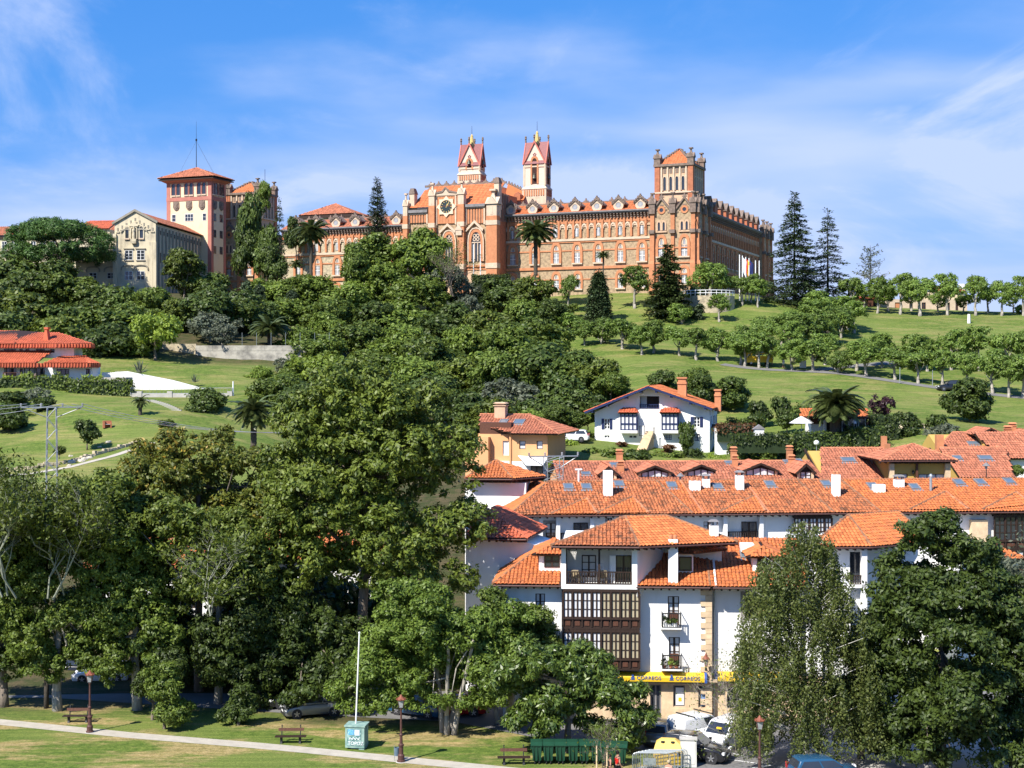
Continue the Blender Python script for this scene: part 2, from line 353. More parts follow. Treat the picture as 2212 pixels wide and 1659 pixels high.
for x,y in ((20,305),(45,303),(60,330),(40,350),(80,360),(0,320),(-30,335),(-60,340),(-90,345),(-120,345),(-40,380),(20,400)): CP.append((x,y,40.2))
for x,y in ((-80,308),(-110,310),(-140,305)): CP.append((x,y,41))
CP.append((110,345,36)); CP.append((130,380,30)); CP.append((90,400,34)); CP.append((180,345,34)); CP.append((230,330,32)); CP.append((200,400,24))
for x in (-200,-100,0,100,200): CP.append((x,520,14))
CP.append((-200,300,38)); CP.append((-200,200,16)); CP.append((-160,240,24)); CP.append((200,200,15)); CP.append((200,250,24)); CP.append((-150,120,3)); CP.append((150,120,2)); CP.append((150,150,7))
CPn = np.array(CP,float)
def tps_fit(c,lam=1.2):
    n = len(c); q = c[:,:2]/100; d = np.linalg.norm(q[:,None]-q[None],axis=2); K = np.where(d > 0,d*d*np.log(d+1e-12),0)+lam*1e-3*np.eye(n)
    Pm = np.c_[np.ones(n),q]; A = np.block([[K,Pm],[Pm.T,np.zeros((3,3))]]); return np.linalg.solve(A,np.r_[c[:,2],0,0,0]),q
TW,TQ = tps_fit(CPn)
def terr(x,y):
    x = np.atleast_1d(np.asarray(x,float)); y = np.atleast_1d(np.asarray(y,float)); q = np.c_[x.ravel(),y.ravel()]/100
    d = np.linalg.norm(q[:,None]-TQ[None],axis=2); K = np.where(d > 0,d*d*np.log(d+1e-12),0)
    z = K@TW[:len(TQ)]+TW[-3]+q@TW[-2:]
    t = np.clip((y.ravel()-106)/14,0,1); t = t*t*(3-2*t); z = z*t
    s = np.clip((y.ravel()-430)/120,0,1); z = z*(1-s)+(-2)*s
    e = np.clip((np.abs(x.ravel())-230)/150,0,1); z = z*(1-e)+np.clip(z,-2,12)*e
    return z.reshape(x.shape)
def tz(x,y): return float(terr(x,y)[0])
def on(u,d,dz=0): x = X_(u,d); return Vector((x,d,tz(x,d)+dz))
# ---------------------------------------------------------------- ground
def grass_mat():
    m = bpy.data.materials.new('grass'); m.use_nodes = True; t = m.node_tree; b = t.nodes['Principled BSDF']; n = t.nodes.new; l = t.links.new
    tcn = n('ShaderNodeTexCoord'); b.inputs['Roughness'].default_value = .95; b.inputs['Specular IOR Level'].default_value = .15
    def noise(sc,det,ro=.6,st=(1,1,1)):
        mpn = n('ShaderNodeMapping'); mpn.inputs['Scale'].default_value = st; l(tcn.outputs['Object'],mpn.inputs[0])
        q = n('ShaderNodeTexNoise'); q.inputs['Scale'].default_value = sc; q.inputs['Detail'].default_value = det; q.inputs['Roughness'].default_value = ro; l(mpn.outputs[0],q.inputs['Vector']); return q.outputs[0]
    def ramp(f,a,b_):
        r = n('ShaderNodeMapRange'); r.interpolation_type = 'SMOOTHSTEP'; r.inputs[1].default_value = a; r.inputs[2].default_value = b_; l(f,r.inputs[0]); return r.outputs[0]
    def mix(f,a,b_):
        q = n('ShaderNodeMixRGB'); l(f,q.inputs[0])
        for i,c in ((1,a),(2,b_)):
            if isinstance(c,tuple): q.inputs[i].default_value = (*c,1)
            else: l(c,q.inputs[i])
        return q.outputs[0]
    base = mix(ramp(noise(1.6,9,.75),.35,.65),(.07,.12,.02),(.16,.21,.045))
    base = mix(ramp(noise(.09,4),.42,.62),base,(.16,.2,.05))
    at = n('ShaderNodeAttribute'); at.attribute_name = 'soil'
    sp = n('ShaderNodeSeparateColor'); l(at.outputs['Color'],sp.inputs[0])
    dn = n('ShaderNodeMath'); dn.operation = 'MULTIPLY'; l(ramp(noise(.33,9,.7,(.35,1,1)),.47,.6),dn.inputs[0]); l(sp.outputs[0],dn.inputs[1])
    dry = mix(ramp(noise(2.2,6),.4,.6),(.3,.23,.1),(.42,.31,.16))
    base = mix(dn.outputs[0],base,dry)
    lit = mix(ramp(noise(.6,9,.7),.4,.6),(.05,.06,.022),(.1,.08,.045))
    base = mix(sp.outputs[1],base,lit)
    mow = n('ShaderNodeMixRGB'); mow.blend_type = 'MULTIPLY'; mow.inputs[0].default_value = 1; l(base,mow.inputs[1]); l(mix(ramp(noise(1.3,3,.5,(.09,1.8,1)),.38,.62),(.84,.88,.84),(1.1,1.06,1.05)),mow.inputs[2]); base = mow.outputs[0]
    fine = n('ShaderNodeMixRGB'); fine.blend_type = 'MULTIPLY'; fine.inputs[0].default_value = 1; l(base,fine.inputs[1]); l(mix(ramp(noise(5.5,8,.85,(1,1,1)),.32,.68),(.62,.66,.6),(1.22,1.2,1.1)),fine.inputs[2]); base = fine.outputs[0]
    l(base,b.inputs['Base Color'])
    bp = n('ShaderNodeBump'); bp.inputs['Strength'].default_value = .6; bp.inputs['Distance'].default_value = .12; l(noise(7,5,.7),bp.inputs['Height']); l(bp.outputs[0],b.inputs['Normal'])
    return m
GX = np.r_[-6000,-2500,-1200,-700,-500,-400,-330,np.arange(-280,281,3.0),330,400,500,700,1200,2500,6000]
GY = np.r_[-300,-120,np.arange(-60,60,10),np.arange(60,445,2.5),460,480,500,530,560,620,700,900,1300,2500,5000,9000]
gx,gy = np.meshgrid(GX,GY); gz = np.concatenate([terr(gx[i],gy[i]) for i in range(len(GY))]).reshape(gx.shape)
nx,ny = len(GX),len(GY)
gv = np.c_[gx.ravel(),gy.ravel(),gz.ravel()]
gf = [(j*nx+i,j*nx+i+1,(j+1)*nx+i+1,(j+1)*nx+i) for j in range(ny-1) for i in range(nx-1)]
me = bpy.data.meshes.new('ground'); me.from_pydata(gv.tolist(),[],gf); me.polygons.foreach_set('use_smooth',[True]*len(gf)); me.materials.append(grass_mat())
def uvof(x,y,z): return U0+FF*x/np.maximum(y,1),V0-FF*(z-CH)/np.maximum(y,1)
gu,gv_ = uvof(gv[:,0],gv[:,1],gv[:,2])
col = np.zeros((len(gv),4),np.float32); col[:,3] = 1
yy = gv[:,1]
col[:,0] = np.where(yy < 108,.9,.35)
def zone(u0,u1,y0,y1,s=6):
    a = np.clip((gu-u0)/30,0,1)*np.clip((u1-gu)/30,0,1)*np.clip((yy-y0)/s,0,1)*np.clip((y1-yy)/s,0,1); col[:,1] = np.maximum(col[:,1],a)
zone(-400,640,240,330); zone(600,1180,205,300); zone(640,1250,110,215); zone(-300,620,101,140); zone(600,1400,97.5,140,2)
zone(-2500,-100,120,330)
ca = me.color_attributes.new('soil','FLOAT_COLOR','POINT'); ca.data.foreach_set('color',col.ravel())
tag(obj('ground',me),kind='structure')
bm_ = MB().quad((-9000,900,-1.5),(9000,900,-1.5),(12000,15000,-1.5),(-12000,15000,-1.5))
tag(bm_.build('sea',mat('sea_water',(.05,.12,.2),.15,.1,.05,bump=.2)),kind='structure')
def ribbon(name,pts,w,m,dz=.012,step=1.5,kerb=None):
    """a strip laid on the terrain along (x,y) points"""
    q = [Vector((*p,0)) for p in pts]; out = []
    for i in range(len(q)-1):
        n = max(1,int((q[i+1]-q[i]).length/step))
        for k in range(n): out.append(q[i].lerp(q[i+1],k/n))
    out.append(q[-1]); vs = []; fs = []; K = 4
    for i,p in enumerate(out):
        t = (out[min(i+1,len(out)-1)]-out[max(i-1,0)]).normalized(); nrm = Vector((-t.y,t.x,0))
        for k in range(K+1):
            r = p+nrm*w*(k/K-.5); vs.append((r.x,r.y,0))
    a = np.array(vs); a[:,2] = terr(a[:,0],a[:,1])+dz
    for i in range(len(out)-1):
        for k in range(K): b = i*(K+1)+k; fs.append((b,b+K+1,b+K+2,b+1))
    return tag(obj(name,new_mesh(name,a.tolist(),fs,m,True)),kind='structure')
# ---------------------------------------------------------------- leaves
def unit(a): return a/np.maximum(np.linalg.norm(a,axis=1,keepdims=True),1e-9)
def leaves(P_,Nn,L_,rng,asp=.5,droop=0,fold=0):
    n = len(P_); r = rng.normal(size=(n,3))
    if droop: r[:,2] -= droop
    a = unit(r-(r*Nn).sum(1,keepdims=True)*Nn); b = np.cross(Nn,a)
    l = L_[:,None]; v = np.empty((n,4,3)); v[:,0] = P_-a*l*.15; v[:,1] = P_+a*l*.4+b*l*asp*.5; v[:,2] = P_+a*l; v[:,3] = P_+a*l*.4-b*l*asp*.5
    return v.reshape(-1,3)
def crown_pts(lobes,nclump,nleaf,cr,rng,flat=.75,inner=.18,under=.35):
    lb = np.array(lobes,float); wt = (lb[:,3]*lb[:,4]+lb[:,3]*lb[:,5]+lb[:,4]*lb[:,5]); wt /= wt.sum()
    cs = []; ds = []
    while len(cs) < nclump:
        k = rng.choice(len(lb),nclump*2,p=wt); d = unit(rng.normal(size=(nclump*2,3)))
        rr = np.where(rng.random(nclump*2) < inner,rng.uniform(.15,.8,nclump*2),rng.uniform(.82,1.02,nclump*2))
        p = lb[k,:3]+d*lb[k,3:]*rr[:,None]
        q = ((p[:,None]-lb[None,:,:3])/lb[None,:,3:]); q = np.linalg.norm(q,axis=2); q[np.arange(len(k)),k] = 9
        keep = (q.min(1) > .72) | (rng.random(len(k)) < .12); keep &= (d[:,2] > -.25) | (rng.random(len(k)) < under)
        for a,b in zip(p[keep],d[keep]):
            cs.append(a); ds.append(b)
            if len(cs) >= nclump: break
    cs = np.array(cs); ds = np.array(ds)
    per = max(3,nleaf//nclump); i = np.repeat(np.arange(nclump),per); n = len(i)
    crr = (cr*rng.uniform(.55,1.35,nclump))[i,None]
    loc = unit(rng.normal(size=(n,3)))*(rng.random((n,1))**.45); loc[:,2] *= flat
    p = cs[i]+loc*crr
    nn = unit(unit(loc)*.7+ds[i]*.5+rng.normal(size=(n,3))*.45+np.array([0,0,.35]))
    return p,nn
def crown(name,lobes,nclump,nleaf,cr,leaf,m,seed,asp=.55,flat=.75,droop=0,inner=.18,under=.35):
    rng = np.random.default_rng(seed); p,nn = crown_pts(lobes,nclump,nleaf,cr,rng,flat,inner,under)
    v = leaves(p,nn,leaf*rng.uniform(.65,1.35,len(p)),rng,asp,droop)
    return np_mesh(name,v,4,m)
def lobes_in(rng,rx,ry,rz,cz,n,lr,shape=None):
    out = []
    for i in range(n):
        d = unit(rng.normal(size=(1,3)))[0]*rng.random()**.4
        s = 1.0
        x,y,z = d[0]*(rx-lr*.8),d[1]*(ry-lr*.8),d[2]*(rz-lr*.7)
        if shape: f = shape(z/rz); x *= f; y *= f; s = .55+.45*f
        r = lr*rng.uniform(.7,1.2)*s; out.append((x,y,cz+z,r,r,r*rng.uniform(.65,.9)))
    return out
def trunk_mesh(name,h,r,lobes,rng,m,n=7,lean=0,multi=1,nl=9,spread=0):
    mb = MB()
    for k in range(multi):
        ox,oy = (rng.uniform(-spread,spread),rng.uniform(-spread,spread)) if multi > 1 else (0,0)
        pts = [Vector((ox*.4,oy*.4,-.4))]; H_ = h
        for i in range(1,6): t = i/5; pts.append(Vector((ox*(.4+t*1.2)+rng.normal()*r*.35+lean*t,oy*(.4+t)+rng.normal()*r*.35,H_*t)))
        mb.path(pts,[r*1.35,r*1.05,r*.92,r*.82,r*.72,r*.6],n)
        sel = rng.permutation(len(lobes))[:nl//multi]
        for j in sel:
            c = Vector(lobes[j][:3]); a = pts[3 if rng.random() < .4 else 5]; a = a.copy()
            b = a.lerp(c,.5)+Vector((rng.normal()*.3,rng.normal()*.3,-abs(rng.normal())*.4)); e = a.lerp(c,1.0)
            mb.path([a,b,e],[r*.42,r*.28,r*.1],5)
    return mb.mesh(name,m,True)
def tree(name,loc,trunk,crown_,label,cat='tree',group=None,rotz=0,sc=None):
    t = empty(name,loc,rotz,label,cat,group)
    if sc is not None: t.scale = sc
    if trunk: obj('trunk',trunk,t)
    for c in (crown_ if isinstance(crown_,(list,tuple)) else [crown_]):
        if c: obj('crown',c,t)
    return t
TPL = {}
def tpl(key,fn):
    if key not in TPL: TPL[key] = fn()
    return TPL[key]
def broad_tpl(key,seed,leafm,h=10,w=9,crown_base=.22,nlobe=9,nleaf=7500,leaf=.5,cr=.8,lr=None,shape=None,bark='bark',nclump=None,flat=.75,tr=.22,asp=.6,under=.35):
    def f():
        rng = np.random.default_rng(seed); cb = h*crown_base; rz = (h-cb)/2; lrr = lr or w*.24
        lb = lobes_in(rng,w/2,w/2,rz,cb+rz,nlobe,lrr,shape)
        c = crown('crown_'+key,lb,nclump or nleaf//36,nleaf,cr,leaf,LEAF[leafm],seed,flat=flat,asp=asp,under=under)
        return trunk_mesh('trunk_'+key,cb+rz*.6,tr,lb,rng,M[bark]),c,w,h
    return tpl(key,f)
def egg(z): return 1.0-.45*max(0,z)**1.5-.15*max(0,-z)
def cone_shape(z): return max(.12,.55-.5*z)
def conifer_tpl(key,seed,leafm,h=20,w=9,tiers=22,per=8,cb=.08,droop=.25,up=0.,nspray=16,spray=.7,gap=.0,prof=lambda t: 1-t,bark='barkdark',tr=.3,asp=.3,thick=.35,rnd=.2):
    def f():
        rng = np.random.default_rng(seed); mb = MB(); mb.path([(0,0,-.5),(0,0,h*.5),(0,0,h)],[tr,tr*.6,.04],7); ps = []; ns = []
        for i in range(tiers):
            t = (i+.2)/tiers; z0_ = h*(cb+(1-cb)*t); L0 = w/2*prof(t)
            for k in range(per):
                if rng.random() < gap: continue
                z = min(h*.995,z0_+rng.normal()*h/tiers*.45)
                a = 2*math.pi*(k/per+rng.random()*.6/per+i*.37); Lb = L0*rng.uniform(1-rnd*1.6,1+rnd*.4)+.15
                e = Vector((math.cos(a)*Lb,math.sin(a)*Lb,z-droop*Lb+up*Lb)); s = Vector((0,0,z))
                mb.tube(s,e,tr*.25*(1-t)+.025,.015,4,caps=False)
                n = max(6,int(nspray*1.9*Lb/(w/2))); q = (rng.random(n)**.75)[:,None]
                base = np.array(s)*(1-q)+np.array(e)*q; base[:,2] -= (q[:,0]**2)*droop*Lb*.3
                side = np.array([-math.sin(a),math.cos(a),0])*(rng.normal(size=(n,1))*thick*Lb*(1.1-q)*.8)
                p = base+side+rng.normal(size=(n,3))*np.array([.16,.16,.16]); ps.append(p)
                nrm = unit(rng.normal(size=(n,3))*.4+np.array([0,0,1])); ns.append(nrm)
        p = np.concatenate(ps); nn = np.concatenate(ns); out = unit(np.c_[p[:,:2],np.zeros(len(p))])
        a = unit(out+rng.normal(size=p.shape)*.45+np.array([0,0,up-droop*.8])); a = unit(a-(a*nn).sum(1,keepdims=True)*nn); b = np.cross(nn,a); l = (spray*rng.uniform(.6,1.3,len(p)))[:,None]
        v = np.empty((len(p),4,3)); v[:,0] = p; v[:,1] = p+a*l*.5+b*l*asp; v[:,2] = p+a*l; v[:,3] = p+a*l*.5-b*l*asp
        return mb.mesh('trunk_'+key,M[bark],True),np_mesh('crown_'+key,v.reshape(-1,3),4,LEAF[leafm]),w,h
    return tpl(key,f)
def place(name,key,u,vtop,wpx,d,label,cat='tree',group=None,vbase=None,dz=0,seed=0,hmin=None):
    tr_,c_,w,h = TPL[key]; x = X_(u,d); z0 = Z_(vbase,d) if vbase else tz(x,d)
    H_ = Z_(vtop,d)-z0; H_ = max(H_,hmin or 1.0); W_ = wpx*(1.22 if key[:5] == 'plane' else 1.08)/FF*d
    szz = max(H_/h,.82*W_/w); z0 = z0+H_-szz*h
    jr = random.Random(int(u*7+d*3)); j = jr.uniform(.85,1.15) if key[:5] == 'plane' else 1
    t = tree(name,(x,d,z0+dz),tr_,c_,label,cat,group,rotz=(seed*2.399+u*.7) % 6.28,sc=(W_*j/w,W_*j/w,szz*(1+(j-1)*.5)))
    if key[:5] == 'plane': t.rotation_euler = (jr.gauss(0,.04),jr.gauss(0,.04),t.rotation_euler[2])
    return t
def frond_mesh(key,Lf,n=22,lw=.5,arch=.5,m='palm',width=.11):
    def f():
        v = [];
        for i in range(n):
            t = (i+1)/n; x = Lf*t*(1-.22*arch*t*t); z = Lf*(.42*t-arch*t*t*.95)
            l = lw*math.sin(math.pi*min(1,.12+t*.86))**.6
            for s in (-1,1):
                w = width*Lf/3; p = np.array([x,0,z]); e = p+np.array([l*.5,s*l*.85,-l*.4]); v += [p+[-w,0,0.0],e+[-w*.3,0,0],e+[w*.3,0,0],p+[w,0,0.0]]
            if i < n-1:
                x2 = Lf*(i+2)/n*(1-.22*arch*((i+2)/n)**2); z2 = Lf*(.42*(i+2)/n-arch*((i+2)/n)**2*.95); w = .04*(1.2-t)*Lf/3
                v += [np.array([x,-w,z]),np.array([x2,-w,z2]),np.array([x2,w,z2]),np.array([x,w,z])]
        return np_mesh('frond_'+key,np.array(v),4,LEAF[m])
    return tpl('f_'+key,f)
def palm(name,u,vc,rpx,d,label,vbase=None,n=46,trunk_r=.35,seed=1,lo=-.9,group=None,fan=False,lw=.55,zb=None):
    rng = random.Random(seed); n = int(n*1.35); trunk_r *= .85; x = X_(u,d); z0 = Z_(vbase,d) if vbase else tz(x,d); zcn = Z_(vc,d); Rr = rpx/FF*d
    t = empty(name,(x,d,z0),0,label,'palm tree',group); h = zcn-z0
    tm = MB(); seg = 9; prof = [(trunk_r*1.3,-.3)]
    for i in range(seg*2): prof.append((trunk_r*(1.05 if i % 2 else .93),h*i/(seg*2)))
    prof.append((trunk_r*1.15,h*.97)); prof.append((trunk_r*.7,h+.2)); tm.lathe(prof,9); tm.build('trunk',M['palmtrunk'],t,True)
    ms = [frond_mesh('a%d' % fan,3,20,lw,.5),frond_mesh('b%d' % fan,3,20,lw,.75),frond_mesh('c%d' % fan,3,20,lw,.3)]
    for i in range(n):
        q = (i+.5)/n; el = math.asin(max(-1,min(1,1-(1-lo)*q*.93))); az = i*2.39996+rng.uniform(-.2,.2); s = Rr/3*rng.uniform(.95,1.25)*(1.0 if el > 0 else .85)
        o = obj('frond',ms[1 if el > .2 else (0 if el > -.3 else 2)] if rng.random() < .85 else ms[0],t,(0,0,h+.15),rot=(0,-el*.85+.28,az),sc=(s,s,s))
    return t
# ---------------------------------------------------------------- roofs
MATS['single_tile'] = mat('single_tile',(.56,.17,.055),.85,.08,3,obr=.3)
tile_cache = {}
def tile_verts(w,l,h,tilt):
    xs = [(-w/2,0),(-w*.3,h*.8),(0,h),(w*.3,h*.8),(w/2,0)]
    lo = [(x,-.03,z+tilt) for x,z in xs]; hi = [(x*.9,l,z) for x,z in xs]
    q = []
    for i in range(4): q += [lo[i],lo[i+1],hi[i+1],hi[i]]
    return np.array(q)
class Roof:
    """one roof slope; pts = local corners, the first two along the eave seen left to right"""
    def __init__(s,fr,root,pts,m='tile',th=.14,tw=.27,tl=.42,h=.075,tiles=True,indiv=0,und='darkwood',seed=0):
        s.fr = fr; s.root = root; s.p = [Vector(q) for q in pts]; s.o = s.p[0]; s.e = (s.p[1]-s.p[0]).normalized()
        nn = Vector((0,0,0))
        for i in range(len(s.p)): a = s.p[i]; b = s.p[(i+1) % len(s.p)]; nn += a.cross(b)
        s.n = nn.normalized()
        if s.n.z < 0: s.n = -s.n
        s.s = s.n.cross(s.e).normalized()
        if s.s.z < 0: s.s = -s.s
        n = len(s.p); mb = MB(); mb.add([q-s.n*.0 for q in s.p]+[q-s.n*th for q in s.p],[tuple(range(n)),tuple(range(2*n-1,n-1,-1))]+[(i,i+n,(i+1) % n+n,(i+1) % n) for i in range(n)])
        s.slab = mb.build('roof_slope',M[und] if und else M[m],root)
        if not tiles: return
        P2 = [((q-s.o).dot(s.e),(q-s.o).dot(s.s)) for q in s.p]
        xs = np.arange(min(a for a,_ in P2)+tw/2,max(a for a,_ in P2),tw); ys = np.arange(-.05,max(b for _,b in P2)-.1,tl)
        X,Y = np.meshgrid(xs,ys); X = X.ravel(); Y = Y.ravel(); ins = np.zeros(len(X),bool); yc = Y+tl*.45
        for i in range(n):
            (x1_,y1_),(x2_,y2_) = P2[i],P2[(i+1) % n]
            if abs(y2_-y1_) < 1e-9: continue
            c = ((y1_ > yc) != (y2_ > yc)) & (X < (x2_-x1_)*(yc-y1_)/(y2_-y1_)+x1_); ins ^= c
        X = X[ins]; Y = Y[ins]; rng = np.random.default_rng(seed+len(X))
        B = np.array([s.e,s.s,s.n]); T = tile_verts(tw*1.02,tl*1.08,h,.035)
        if indiv:
            k = min(indiv,len(X)); me_ = tile_cache.get((tw,tl))
            if me_ is None: me_ = np_mesh('tile',T,4,MATS['single_tile']); tile_cache[(tw,tl)] = me_
            Rm = Matrix((s.e,s.s,s.n)).transposed().to_4x4()
            for i in range(k):
                o = obj('roof_tile',me_,s.slab); o.matrix_local = Matrix.Translation(s.o+s.e*X[i]+s.s*Y[i]+s.n*.01) @ Rm
            X = X[k:]; Y = Y[k:]
        if len(X):
            c = np.stack([X+rng.normal(0,.008,len(X)),Y+rng.normal(0,.012,len(X)),.01+rng.random(len(X))*.018],1)
            v = (T[None]+c[:,None,:]).reshape(-1,3)@B+np.array(s.o)
            o = obj('tile_field',np_mesh('tiles',v,4,M[m]),s.slab); o['kind'] = 'stuff'
    def hit(s,uv):
        fr = s.fr; d = Vector(((uv[0]-U0)/FF,1,(V0-uv[1])/FF)); o = Vector((-fr.X0,-fr.Y0,CH-fr.zb))
        rot = lambda q: Vector((q.x*fr.c+q.y*fr.s,-q.x*fr.s+q.y*fr.c,q.z)); o = rot(o); d = rot(d)
        t = (s.p[0]-o).dot(s.n)/d.dot(s.n); return o+d*t
    def skylight(s,uv,w=.8,l=1.1,open_=0):
        c = s.hit(uv); mb = MB(); E,S_,Nn = s.e,s.s,s.n
        def bx(a0,a1,b0,b1,h0,h1,mb):
            vs = [c+E*a+S_*b+Nn*h for h in (h0,h1) for a,b in ((a0,b0),(a1,b0),(a1,b1),(a0,b1))]
            mb.add(vs,[(0,3,2,1),(4,5,6,7),(0,1,5,4),(1,2,6,5),(2,3,7,6),(3,0,4,7)])
        for a0,a1,b0,b1 in ((-w/2,w/2,-l/2,-l/2+.1),(-w/2,w/2,l/2-.1,l/2),(-w/2,-w/2+.1,-l/2+.1,l/2-.1),(w/2-.1,w/2,-l/2+.1,l/2-.1)): bx(a0,a1,b0,b1,0,.2,mb)
        o = mb.build('skylight',M['leadgrey'],s.root); g_ = MB(); bx(-w/2+.1,w/2-.1,-l/2+.1,l/2-.1,.1,.16,g_); g_.build('pane',M['skyglass'],o)
        f = MB(); bx(-w/2-.1,w/2+.1,-l/2-.35,-l/2-.02,.02,.1,f); f.build('flashing',M['steel'],o); return o
    def chimney(s,uv,w=.7,h=1.4,m='white',cap='ridge',d=None,pots=2):
        """uv: the bottom centre of the front face"""
        c = s.hit(uv); d = d or w; mb = MB().box(c.x-w/2,c.x+w/2,c.y,c.y+d,c.z-.5,c.z+h)
        o = mb.build('chimney',M[m],s.root)
        if cap == 'pots':
            k = MB()
            for i in range(pots): k.lathe([(.11,0),(.13,.25),(.1,.3)],8,(c.x-w/2+(i+.5)*w/pots,c.y+d/2,c.z+h))
            k.build('chimney_pot',M['ridgelight'],o)
        elif cap == 'hood':
            k = MB()
            for a in (-1,1):
                for b in (0,1): k.box(c.x+a*w*.4-.04,c.x+a*w*.4+.04,c.y+d*b-.04+(.08 if b == 0 else -.08),c.y+d*b+.04+(.08 if b == 0 else -.08),c.z+h,c.z+h+.28)
            k.frust(c.x-w*.62,c.x+w*.62,c.y-d*.12,c.y+d*1.12,c.z+h+.28,c.z+h+.42,w*.3,d*.3); k.build('chimney_hood',M['leadgrey'],o)
        elif cap == 'slab':
            k = MB().box(c.x-w*.6,c.x+w*.6,c.y-w*.1,c.y+d+w*.1,c.z+h,c.z+h+.1).box(c.x-w*.4,c.x+w*.4,c.y+.05,c.y+d-.05,c.z+h+.1,c.z+h+.3).frust(c.x-w*.62,c.x+w*.62,c.y-w*.12,c.y+d+w*.12,c.z+h+.3,c.z+h+.45,w*.2); k.build('chimney_cap',M[m] if m != 'white' else M['ridgelight'],o)
        return o
MATS['skyglass'] = M['skyglass'] = mat('skylight_glass',(.12,.16,.2),.12,.1,.5,spec=.9)
def ridge(root,pts,m='ridge',r=.12,name='ridge_cap'):
    mb = MB(); rr = random.Random(len(pts))
    for i in range(len(pts)-1):
        a,b = Vector(pts[i]),Vector(pts[i+1]); n = max(1,int((b-a).length/.42))
        for k in range(n): p = a.lerp(b,k/n); q = a.lerp(b,(k+1.08)/n); mb.tube(p+Vector((0,0,.02)),q+Vector((0,0,.02)),r*rr.uniform(.98,1.12),r*.88,6)
    o = mb.build(name,M[m],root); return o
def eave(root,p0,p1,gut=True,rafters=True,depth=.55,m='darkwood',sp=.55,n_=None):
    """timber under an eave line, wall side is +normal"""
    p0,p1 = Vector(p0),Vector(p1); e = (p1-p0); Ln = e.length; e.normalize(); nrm = n_ or Vector((-e.y,e.x,0)); mb = MB()
    def bx(a0,a1,b0,b1,z0,z1):
        vs = [p0+e*a+nrm*b+Vector((0,0,z)) for z in (z0,z1) for a,b in ((a0,b0),(a1,b0),(a1,b1),(a0,b1))]
        mb.add(vs,[(0,3,2,1),(4,5,6,7),(0,1,5,4),(1,2,6,5),(2,3,7,6),(3,0,4,7)])
    if rafters:
        k = 0
        while k < Ln: bx(k,k+.12,.08,depth+.1,-.3,-.15); k += sp
    o = mb.build('rafter_ends',M[m],root) if rafters else None
    if gut: MB().tube(p0-nrm*.06+Vector((0,0,-.1)),p1-nrm*.06+Vector((0,0,-.1)),.075,None,6).build('gutter',M['lampbrown'],root)
    return o
# ---------------------------------------------------------------- openings,on a wall facing -y (local)
def window(root,x0,x1,z0,z1,y=0,cols=2,rows=3,fm='darkwood',gm='glass',depth=.18,fw=.07,name='window',sill=None,mw=.035,shutters=None,T=None,curtain=False):
    yb = y+depth; mb = MB(); mb.T = T
    mb.box(x0,x1,yb-.06,yb,z0,z0+fw).box(x0,x1,yb-.06,yb,z1-fw,z1).box(x0,x0+fw,yb-.06,yb,z0+fw,z1-fw).box(x1-fw,x1,yb-.06,yb,z0+fw,z1-fw)
    for i in range(1,cols):
        x = x0+(x1-x0)*i/cols; w = mw*(1.6 if cols == 2 or (cols == 4 and i == 2) else 1); mb.box(x-w,x+w,yb-.05,yb-.005,z0+fw,z1-fw)
    for j in range(1,rows): z = z0+(z1-z0)*j/rows; mb.box(x0+fw,x1-fw,yb-.045,yb-.01,z-mw*.7,z+mw*.7)
    o = mb.build(name,M[fm],root)
    g_ = MB(); g_.T = T; g_.box(x0+fw*.5,x1-fw*.5,yb+.003,yb+.02,z0+fw*.5,z1-fw*.5).build('pane',M[gm],o)
    if curtain:
        w = (x1-x0); c_ = MB(); c_.T = T
        c_.box(x0+w*.08,x0+w*.4,yb-.004,yb+.001,z0+(z1-z0)*.35,z1-fw).box(x1-w*.4,x1-w*.08,yb-.004,yb+.001,z0+(z1-z0)*.35,z1-fw).build('curtain',M['curtain'],o)
    if sill:
        s = MB(); s.T = T; s.box(x0-.1,x1+.1,y-.12,y+depth,z0-.1,z0-.003).build('sill',M[sill],o)
    if shutters:
        w = (x1-x0)*.52
        for a in (x0-w,x1+.003):
            s = MB(); s.T = T; s.box(a,a+w-.005,y-.06,y-.005,z0,z1).box(a+.06,a+w-.06,y-.075,y-.055,z0+.1,(z0+z1)/2-.05).box(a+.06,a+w-.06,y-.075,y-.055,(z0+z1)/2+.05,z1-.1); s.build('shutter',M[shutters],o)
    return o
def balustrade(root,x0,x1,z0,z1,y,m='darkwood',sp=.16,r=.045,iron=False,T=None,name='railing'):
    mb = MB(); mb.T = T; t = .035 if iron else .06
    mb.box(x0,x1,y-t,y+t,z1-.07,z1).box(x0,x1,y-t,y+t,z0,z0+.06); n = max(2,int((x1-x0)/sp))
    mb.box(x0,x0+t*2,y-t*.9,y+t*.9,z0+.06,z1-.07).box(x1-t*2,x1,y-t*.9,y+t*.9,z0+.06,z1-.07)
    o = mb.build(name,M[m],root); b = MB(); b.T = T
    for i in range(n):
        x = x0+(i+.5)*(x1-x0)/n
        if iron: b.tube((x,y,z0+.06),(x,y,z1-.07),.013,None,4,caps=False)
        else:
            h = z1-.07-z0-.06; b.lathe([(r*.6,0),(r,h*.2),(r*.5,h*.45),(r,h*.7),(r*.6,h)],6,(x,y,z0+.06))
    k = b.build('balusters',M[m],o); k['kind'] = 'stuff' if n > 300 else 'part'
    if 'kind' in k and n <= 300: del k['kind']
    return o
